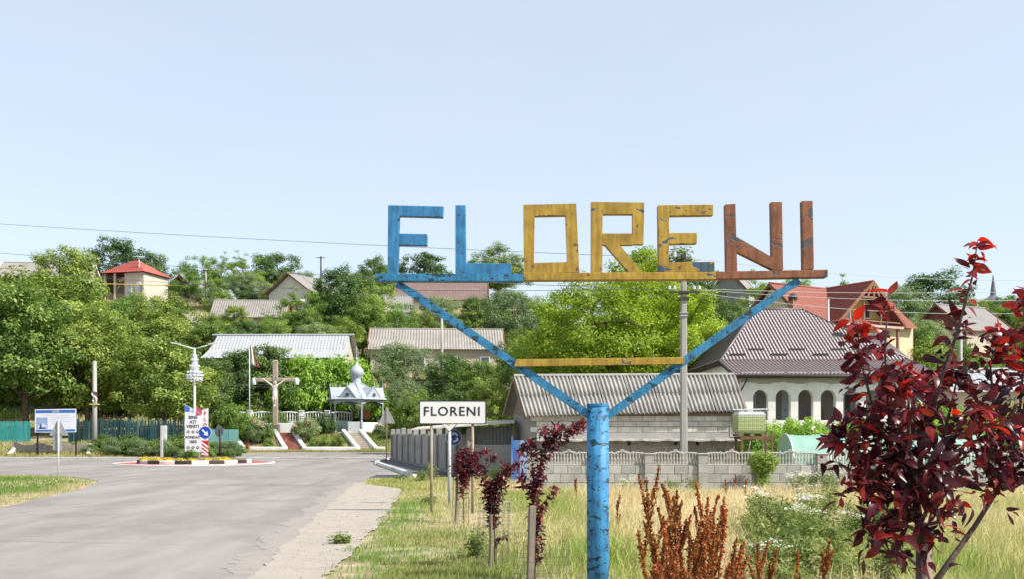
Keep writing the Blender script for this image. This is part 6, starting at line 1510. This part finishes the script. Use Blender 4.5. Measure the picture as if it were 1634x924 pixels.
# vines in the garden on the right, hedges in front of the arcade
for k in range(12):
    px = 1196 + k * 30; D = 43.5 + (k % 3) * .7
    plant('vine', px, D, 676 + 5 * math.sin(k * 1.9), 'grapevine in the row before the white arcade', 'grapevines before the arcade', .62 if k else .5, 'grapevine', 'vine', zoff=-.4)
for k, (px, D, yt) in enumerate(((1205, 38.5, 690), (1238, 38.5, 694), (1520, 37, 668), (1560, 36, 672), (1600, 38, 655), (1640, 36, 662), (1500, 42, 650))): plant('vine', px, D, yt, 'leafy vine behind the garden wall', 'vines behind the garden wall', .75, 'grapevine', 'vine', zoff=-.2)
# bush growing over the wall
rs = np.random.RandomState(50); n = 5200
u = unit(rs, n); t_ = rs.rand(n) ** .5; lob = 1 + .16 * np.sin(u[:, 0] * 7 + 2) * np.sin(u[:, 2] * 6)
C = u * (t_ * lob)[:, None] * np.array([.46, .3, .36]); C[:, 2] += .86; C[:, 0] += .04
k = rs.rand(n) < .3; C[k] = np.stack([.02 + rs.randn(k.sum()) * .11 + .0, rs.randn(k.sum()) * .1, rs.uniform(.05, .8, k.sum())], 1)
v, f, t = leaf_quads(C, u * .5 + rs.randn(n, 3) * .5 + np.array([0, 0, .5]), .075, rs, .4)
wbsh = thing('wall_bush', 'feathery green bush spilling over the garden wall below the water tank', 'bush', (X(1216, 28.9), 28.9, 0))
link('foliage', np_mesh('foliage', v, f, t), LG['acacia'], wbsh)
mb = MB()
for k in range(7): a = k * .9; mb.tube([(0, 0, -.1), (.05 * math.cos(a), .05 * math.sin(a), .4), (.25 * math.cos(a), .15 * math.sin(a), .95)], [.018, .014, .006], 5)
mb.build('stems', BARK, wbsh)

# ---------------------------------------------------------------- purple leaf plums
PLUM = leafmat('leaf_plum', (.026, .009, .015), (.10, .018, .022), (.37, .045, .034), .42, .3, .006)
PBARK = M('bark_plum', (.085, .06, .055), .85, .3, 12, .5, 40)
def leaf_shape(L, W, curl, n=5):
    """a real leaf: folded along the midrib and curled at the tip"""
    vs = []; fs = []
    for i in range(n + 1):
        t = i / n; w = W * math.sin(math.pi * min(1, t ** .8 * .97 + .02)) ** .9; y = L * t; z = -curl * L * t * t
        vs += [(-w, y, z + .28 * w), (0, y, z), (w, y, z + .28 * w)]
    for i in range(n):
        q = i * 3; fs += [(q, q + 1, q + 4, q + 3), (q + 1, q + 2, q + 5, q + 4)]
    return vs, fs
def plum(name, label, root, branches, per_m, leaf, seed, mat, nsingle=0, rtop=.006, r0=.02, jitter=.02):
    """branches: polylines in local metres with radius; leaves set along them, outer ends redder (young leaves)"""
    rs = np.random.RandomState(seed); o = thing(name, label, 'tree', root)
    pos = []; dirs = []; young = []
    for bi, br in enumerate(branches):
        P = [Vector(p) for p in br['p']]; mb = MB(); nP = len(P)
        mb.tube(P, [br['r'][0] + (br['r'][1] - br['r'][0]) * i / (nP - 1) for i in range(nP)], 7); mb.build('trunk' if bi == 0 else 'branch', PBARK, o, True)
        L = sum((b - a).length for a, b in zip(P[:-1], P[1:])); n = int(L * per_m * br.get('d', 1.0)); s0 = br.get('s', .1)
        for k in range(n):
            t = s0 + (1 - s0) * rs.rand() ** br.get('pw', .9); g = t * (nP - 1); i = min(int(g), nP - 2); p = P[i].lerp(P[i + 1], g - i); tan = (P[i + 1] - P[i]).normalized()
            sp_ = br.get('w', .05); off = Vector(rs.randn(3)) * sp_ * (.25 + .75 * math.sin(math.pi * min(1, t * .92 + .06)))
            side = Vector(rs.randn(3)); side -= tan * side.dot(tan); side.normalize()
            d = (side * .9 + tan * .55 + Vector((0, 0, -.25)) + Vector(rs.randn(3)) * .25).normalized()
            pos.append(p + off); dirs.append(d); young.append(np.clip((t - .55) * 1.1 * br.get('y', 1.0) + rs.randn() * .28 + .31, 0, 1))
    n = len(pos)
    protos = [leaf_shape(leaf, leaf * .25, c) for c in (.15, .4, .8, -.25, .55, 1.1)]
    order = sorted(range(n), key=lambda i: pos[i].y)       # nearest the viewer first
    single = set(order[:nsingle] if nsingle else [])
    V = []; F = []; T = []; base = 0
    meshes = {}
    for i in range(n):
        y = dirs[i]; zax = Vector(rs.randn(3)) * .55 + Vector((0, 0, .8)); xax = y.cross(zax).normalized(); zax = xax.cross(y).normalized()
        s = rs.uniform(.45, 1.3); pi_ = rs.randint(6); vs, fs = protos[pi_]
        M3 = Matrix((xax, y, zax)).transposed()
        if i in single:
            b = int(young[i] * 7.99); key = (pi_, b)
            if key not in meshes:
                me = np_mesh('leaf', np.array(vs), np.array(fs), np.full(len(vs), (b + .5) / 8)); me.materials.append(mat); meshes[key] = me
            lf = link('leaf', meshes[key], None, o); lf.matrix_local = Matrix.Translation(pos[i]) @ (M3 * s).to_4x4()
        else:
            A_ = np.array(vs) * s @ np.array(M3).T + np.array(pos[i]); V.append(A_); F.append(np.array(fs) + base); base += len(vs); T.append(np.full(len(vs), young[i]))
    if V:
        q = link('foliage', np_mesh('foliage', np.concatenate(V), np.concatenate(F), np.concatenate(T)), mat, o); q['kind'] = 'stuff'
    return o
def path(root, D, pts, ys=None, wob=0.0, seed=0):
    rr = random.Random(seed); out = []
    for i, (px, py) in enumerate(pts):
        d = D + (ys[i] if ys else 0); out.append((X(px, d) - root[0], d - root[1], Z(py, d) - root[2]))
    return out
# big plum close to the camera
DP = 3.55
rp_ = (X(1468, DP), DP, 0)
B = []
def br(pts, r=(.006, .002), ys=None, **kw): B.append(dict(p=path(rp_, DP, pts, ys), r=r, **kw))
B.append(dict(p=[(0, 0, -.2), (.0, .0, .5), (.01, .02, .95), path(rp_, DP, [(1470, 860)])[0], path(rp_, DP, [(1462, 800)])[0]], r=(.026, .014), d=.0))
br([(1462, 800), (1470, 720), (1500, 610), (1528, 530), (1552, 440), (1560, 384)], (.012, .0015), [0, .0, -.05, -.08, -.1, -.1], d=.62, w=.014, s=.12, y=1.2, pw=1.15)
br([(1466, 820), (1440, 740), (1418, 650), (1412, 560), (1418, 470)], (.010, .0015), [0, -.05, -.1, -.15, -.18], d=.7, w=.016, s=.1, y=1.2, pw=1.1)
br([(1466, 830), (1410, 780), (1370, 720), (1338, 690)], (.009, .002), [0, -.08, -.14, -.18], d=2.2, w=.06, s=.1, y=.2)
br([(1466, 815), (1420, 720), (1390, 640), (1372, 570), (1368, 520)], (.009, .0015), [0, -.02, -.06, -.06, -.06], d=1.5, w=.05, s=.1, y=1.0)
br([(1466, 800), (1450, 720), (1450, 640), (1440, 600)], (.01, .002), [0, -.15, -.25, -.3], d=2.3, w=.065, s=.05, y=.9)
br([(1466, 790), (1500, 720), (1520, 640), (1530, 590)], (.01, .002), [0, .1, .15, .15], d=2.6, w=.065, s=.05, y=.35)
br([(1466, 850), (1430, 830), (1392, 790), (1370, 760)], (.008, .002), [0, -.1, -.15, -.2], d=2.2, w=.06, s=.1, y=.3)
br([(1468, 840), (1490, 790), (1505, 760)], (.008, .002), [0, -.15, -.25], d=3.0, w=.07, s=.05, y=.4)
br([(1460, 900), (1430, 870), (1405, 860)], (.006, .002), [0, -.1, -.15], d=2.4, w=.06, s=.2, y=.4)
br([(1440, 740), (1420, 700), (1380, 660)], (.006, .002), [-.05, -.15, -.2], d=2.4, w=.055, s=.1, y=.8)
br([(1452, 700), (1478, 660), (1480, 600)], (.006, .002), [-.1, -.05, 0], d=2.0, w=.055, s=.1, y=.9)
# right-hand limb
B.append(dict(p=path(rp_, DP, [(1478, 950), (1520, 890), (1556, 840), (1600, 770), (1625, 690), (1632, 600), (1650, 500)], [.05, .1, .12, .12, .1, .05, .0]), r=(.013, .002), d=1.1, w=.05, s=.42, y=.9))
br([(1600, 770), (1640, 730), (1690, 700)], (.007, .002), [.12, .08, .05], d=2.2, w=.06, s=.05, y=.7)
br([(1590, 785), (1560, 730), (1545, 680)], (.007, .002), [.12, .2, .25], d=2.0, w=.05, s=.2, y=.4)
br([(1615, 720), (1585, 640), (1580, 580), (1600, 530)], (.007, .0015), [.1, .0, -.05, -.05], d=2.0, w=.05, s=.1, y=1.0)
br([(1625, 690), (1660, 620), (1670, 540), (1640, 470)], (.007, .0015), [.1, .1, .1, .05], d=1.8, w=.05, s=.1, y=1.0)
br([(1606, 760), (1580, 720), (1570, 660)], (.006, .0015), [.1, -.1, -.2], d=2.2, w=.05, s=.1, y=.8)
plum('plum_tree', 'large purple leaved plum tree with bright red young shoots beside the field', rp_, B, 160, .052, 90, PLUM, 300)
# stake that holds the plum
o = tag(MB().tube([(0, 0, -.2), (.01, 0, .9), (.015, .0, 1.42)], [.032, .03, .028], 10).build('wooden_stake', M('stake_wood', (.19, .155, .125), .9, .3, 8, .6, 30, stretch=(1, 1, .15)), None, True), 'weathered round stake tied to the large purple plum', 'stake'); o.location = (rp_[0] + .03, DP + .07, 0)
# saplings
PLS = leafmat('leaf_plum_young', (.045, .014, .02), (.11, .028, .034), (.28, .06, .055), .3, .32, .006)
def sapling(D, base_px, trunk_pts, side, label, seed, leaf=.062, per=150, nsing=0, dx=0, dy=0):
    base_px += dx; trunk_pts = [(a + dx, b + dy) for a, b in trunk_pts]; side = [([(a + dx, b + dy) for a, b in q[0]],) + q[1:] for q in side]
    root = (X(base_px, D), D, 0); Bq = [dict(p=[(0, 0, -.1)] + path(root, D, trunk_pts), r=(.013, .004), d=.75, w=.035, s=.5, y=.9)]
    for pts, d, w, yy in side:
        rr = random.Random(seed + len(pts)); Bq.append(dict(p=path(root, D, pts, [rr.uniform(-.06, .06) for _ in pts]), r=(.007, .002), d=d, w=w, s=.03, y=yy))
    return plum('plum_sapling', label, root, Bq, per, leaf, seed, PLS, nsing)
sapling(19.0, 731, [(731, 800), (729, 768), (731, 745)], [([(730, 770), (722, 740), (722, 720)], 1.5, .06, .3), ([(730, 765), (736, 730), (736, 708)], 1.8, .07, .3), ([(733, 745), (746, 722), (768, 709)], 1.3, .045, .5), ([(728, 770), (738, 745), (752, 738)], 1.4, .06, .3), ([(728, 755), (722, 735), (728, 712)], 1.5, .06, .4), ([(731, 760), (742, 730), (750, 715)], 1.5, .06, .4)], 'purple plum sapling in front of the priority sign post', 101, .075, 230, dx=9, dy=10)
sapling(12.6, 789, [(790, 900), (789, 840), (786, 800), (782, 770)], [([(786, 830), (782, 800), (770, 765), (760, 735)], 1.0, .035, .4), ([(786, 820), (795, 780), (806, 750), (830, 738)], 1.1, .04, .7), ([(788, 845), (784, 810), (780, 775)], 1.5, .05, .3), ([(770, 760), (776, 738), (792, 728)], .8, .03, .9), ([(790, 820), (794, 800), (800, 770), (806, 752)], 1.3, .045, .5), ([(789, 870), (796, 860), (806, 856)], .6, .03, .6), ([(782, 800), (790, 780), (800, 760)], 1.2, .045, .5)], 'purple plum sapling forked above its stake next to the pale verge', 102, .06, 240)
sapling(11.4, 852, [(854, 900), (856, 850), (852, 800), (855, 770)], [([(855, 790), (850, 750), (846, 715), (850, 705)], 1.3, .04, .6), ([(855, 770), (866, 730), (885, 705), (905, 690), (932, 676)], 1.9, .05, .5), ([(854, 800), (846, 780), (836, 770), (832, 758)], .9, .03, .7), ([(853, 820), (870, 800), (884, 785), (886, 778)], .6, .03, .9), ([(856, 860), (862, 830), (866, 810)], 1.0, .035, .6), ([(854, 905), (860, 880), (862, 860)], .9, .03, .6), ([(852, 800), (858, 770), (864, 745)], 1.2, .035, .6), ([(868, 725), (872, 700), (866, 686)], 1.0, .035, .7), ([(846, 715), (836, 712), (830, 722)], 1.0, .03, .6), ([(880, 708), (884, 690), (890, 680)], 1.2, .035, .7)], 'tall purple plum sapling leaning towards the blue sign post', 103, .06, 240)
STK = M('stake_wood', (.26,) * 3)
for px, D, ytop, r, lab in ((727, 19.2, 760, .035, 'thin grey stake of the sapling by the priority sign'), (780.5, 12.4, 822, .028, 'dark thin stake beside the forked sapling'), (846, 11.3, 808, .041, 'thick square wooden stake of the tall sapling')):
    hh = Z(ytop, D); mb = MB()
    if r > .04: mb.box((0, 0, hh / 2 - .1), (r * 1.7, r * 1.7, hh + .2), .3, .006)
    else: mb.tube([(0, 0, -.1), (.015, 0, hh * .5), (0, 0, hh)], r * .8, 8)
    o = tag(mb.build('wooden_stake', STK), lab, 'stake'); o.location = (X(px, D), D, 0); o.rotation_euler = (0, R(1.5), 0)
WM = M('mesh_wire', (.10, .095, .09), .6, .2, metal=.4)
def guard(px, D, r, hh, label, tilt=0, seed=0):
    mb = MB(); rr = random.Random(seed); nv = 14
    for k in range(nv):
        a = 2 * math.pi * k / nv; q = rr.uniform(.9, 1.1); mb.tube([(r * q * math.cos(a), r * q * math.sin(a), 0), (r * math.cos(a + .1), r * math.sin(a + .1), hh * rr.uniform(.93, 1.05))], .0018, 4, False)
    for j in range(int(hh / .09)):
        z = .03 + j * .09; mb.tube([(r * (1 + .06 * math.sin(3 * a + j)) * math.cos(a), r * math.sin(a), z + .015 * math.sin(2 * a + seed)) for a in [2 * math.pi * i / 16 for i in range(17)]], .0016, 4, False)
    o = tag(mb.build('wire_guard', WM), label, 'wire guard'); o.location = (X(px, D), D, 0); o.rotation_euler = (R(tilt), R(tilt * .7), 0); return o
guard(786, 12.5, .2, .92, 'wire mesh guard round the forked sapling', 2, 1); guard(866, 11.35, .30, .62, 'sagging wire mesh guard round the tall sapling', -3, 2); guard(735, 19.1, .16, .9, 'wire mesh guard round the sapling by the priority sign', 1, 3)

# ---------------------------------------------------------------- dock stalks, weeds
DOCK = leafmat('dock_seed', (.14, .045, .018), (.33, .115, .038), (.50, .21, .075), .34, .8, .01)
DST = M('dock_stem', (.16, .07, .035), .8, .2)
def dock(x, y, hh, lean, seed, label, group, nsp=7, dens=1.0):
    rs = np.random.RandomState(seed); o = thing('dock_plant', label, 'weed', (x, y, 0), 0, group)
    top = Vector((lean[0], lean[1], hh)); mb = MB(); mid = Vector((lean[0] * .35, lean[1] * .35, hh * .5)); mb.tube([(0, 0, -.05), mid, top], [.008, .006, .002], 6); Cc = []; sz = []
    spk = [(mid.lerp(top, .0), top, 1.0)]
    for k in range(nsp):
        t = rs.uniform(.25, .85); b = Vector((0, 0, 0)).lerp(mid, t / .5) if t < .5 else mid.lerp(top, (t - .5) / .5); a = rs.uniform(0, 6.28); L = hh * rs.uniform(.2, .36)
        e = b + Vector((math.cos(a) * L * .3 + lean[0] * .25, math.sin(a) * L * .3, L)); mb.tube([b, b.lerp(e, .5) + Vector((math.cos(a), math.sin(a), 0)) * L * .06, e], [.004, .003, .0015], 5); spk.append((b.lerp(e, .1), e, .8))
    mb.build('stem', DST, o)
    for b, e, w in spk:
        n = int((e - b).length * 760 * dens); t = rs.rand(n); P = np.array(b)[None] * (1 - t[:, None]) + np.array(e)[None] * t[:, None]
        band = .55 + .45 * np.sin(t * (e - b).length * 70 + rs.rand() * 6); P = P + rs.randn(n, 3) * (.021 * w * (1.1 - .75 * t) * band)[:, None]; Cc.append(P)
    Cc = np.concatenate(Cc); v, f, t = leaf_quads(Cc, rs.randn(len(Cc), 3), .023, rs, .75)
    link('seed_head', np_mesh('seed_head', v, f, t), DOCK, o)['kind'] = 'stuff'
    return o
rd = random.Random(12); k = 0
for px, yt, D in ((1031, 795, 7.6), (1018, 812, 7.4), (1043, 820, 7.8), (1075, 792, 7.5), (1068, 800, 7.1), (1085, 788, 7.8), (1060, 830, 7.0), (1100, 815, 7.4), (1118, 800, 7.7), (1130, 793, 7.4), (1108, 840, 7.0), (1145, 806, 7.6), (1160, 812, 7.4), (1176, 826, 7.5), (1185, 842, 7.2), (1140, 850, 6.9), (1080, 850, 6.8), (1052, 862, 6.9), (1125, 870, 6.7), (1165, 868, 7.0), (1095, 880, 6.6)):
    hh = Z(yt, D) * (.86 if k % 3 else 1.0); bx_ = 1095 + (px - 1095) * .62; ln = X(px, D) - X(bx_, D)
    dock(X(bx_, D), D, hh, (ln, 0), 200 + k, 'rust brown dock stalk in the dense clump right of the blue post', 'dock clump beside the blue post', 6, .85); k += 1
for px, yt, D, lab in ((1228, 900, 7.6, 'short dock spike right of the dense dock clump'), (1270, 880, 8.0, 'single dock spike beside the dense dock clump'), (1312, 890, 8.0, 'dock spike in front of the white flowering weeds'), (1215, 868, 8.2, 'leaning dock spike at the edge of the dense clump'), (921, 766, 24, 'lone brown dock plant in the field left of the utility pole'), (1158, 765, 25, 'small reddish dock right of the utility pole'), (1175, 758, 26, 'slender reddish dock before the garden wall'), (1188, 768, 24, 'brown dock below the wall bush'), (1305, 782, 25, 'tiny dock near the white flowers'), (1040, 782, 20, 'dock stalk behind the dense clump near the utility pole'), (985, 800, 16, 'thin dock stalk beside the blue post')):
    dock(X(px, D), D, Z(yt, D), (rd.uniform(-.05, .05), 0), 300 + k, lab, None, 4, .9 if D > 12 else 1.2); k += 1
# green leafy weeds with umbels
WEED = leafmat('leaf_weed', (.07, .115, .02), (.14, .19, .045), (.27, .31, .11), .4, .6, .012)
UMB = leafmat('umbel_white', (.55, .56, .46), (.68, .68, .60), (.75, .75, .7), .25)
WST = M('weed_stem', (.17, .20, .07), .8, .2)
def weed(px, D, yt, label, group, umbel, seed, wide=.3):
    rs = np.random.RandomState(seed); x = X(px, D); hh = max(.12, Z(yt, D)); o = thing('tall_weed', label, 'weed', (x, D, 0), 0, group)
    mb = MB(); C = []; U = []
    for k in range(7):
        a = rs.uniform(0, 6.28); e = Vector((math.cos(a) * wide * rs.uniform(.3, 1), math.sin(a) * wide * .8, hh * rs.uniform(.7, 1.0))); m = e * .5 + Vector((0, 0, hh * .08)); mb.tube([(0, 0, -.05), m, e], [.006, .004, .002], 5)
        for j in range(70): t = rs.uniform(.12, .98); p = Vector((0, 0, 0)).lerp(m, t * 2) if t < .5 else m.lerp(e, t * 2 - 1); C.append(np.array(p) + rs.randn(3) * np.array([.07, .07, .045]))
        if umbel:
            for j in range(26): U.append(np.array(e) + rs.randn(3) * np.array([.06, .06, .012]) + np.array([0, 0, .02]))
    mb.build('stems', WST, o)
    C = np.array(C); v, f, t = leaf_quads(C, rs.randn(len(C), 3) * .6 + np.array([0, 0, 1]), .075, rs, .33); link('leaves', np_mesh('leaves', v, f, t), WEED, o)
    if U: U = np.array(U); v, f, t = leaf_quads(U, rs.randn(len(U), 3) * .3 + np.array([0, 0, 1]), .035, rs, .8); link('umbels', np_mesh('umbels', v, f, t), UMB, o)['kind'] = 'stuff'
rw_ = random.Random(44); k = 0
for i in range(46):
    px = rw_.uniform(1190, 1440); D = rw_.uniform(9.5, 19); weed(px, D, 690 + (EYE - rw_.uniform(.45, .85)) * FPX / D, 'leafy light green weed topped with white umbels in the dry field' if i % 9 == 0 else 'leafy light green weed without flowers in the dry field before the plum tree', 'leafy weeds in the field', i % 9 == 0, 400 + i, .25)
for px, D, yt in ((1275, 26, 748), (1290, 25.5, 752), (1268, 25, 758), (1318, 24, 742), (1330, 24.5, 748)): weed(px, D, yt, 'white flowering umbel weed against the garden wall', 'white umbels by the wall', True, 460 + px, .3)
for i, (px, D, yt, lab) in enumerate(((998, 26, 765, 'pale green weed at the wall foot right of the blue post'), (690, 34.5, 738, 'tall weed at the pavement end below the town sign'), (672, 34, 748, 'weed by the white kerb end'), (640, 34.6, 760, 'grass tuft weed at the road corner'), (1110, 27, 762, 'green grass tuft at the foot of the utility pole'), (1075, 28, 768, 'low tuft left of the utility pole'), (683, 24, 795, 'dark green weed beside the left post of the town sign'), (790, 33.5, 745, 'grey green weed before the blue gate'), (545, 15.5, 885, 'small tuft on the gravel shoulder'), (760, 13.5, 850, 'low weed in the mown grass'))): weed(px, D, yt, lab, None, i == 0, 520 + i, .28 if i < 8 else .1)
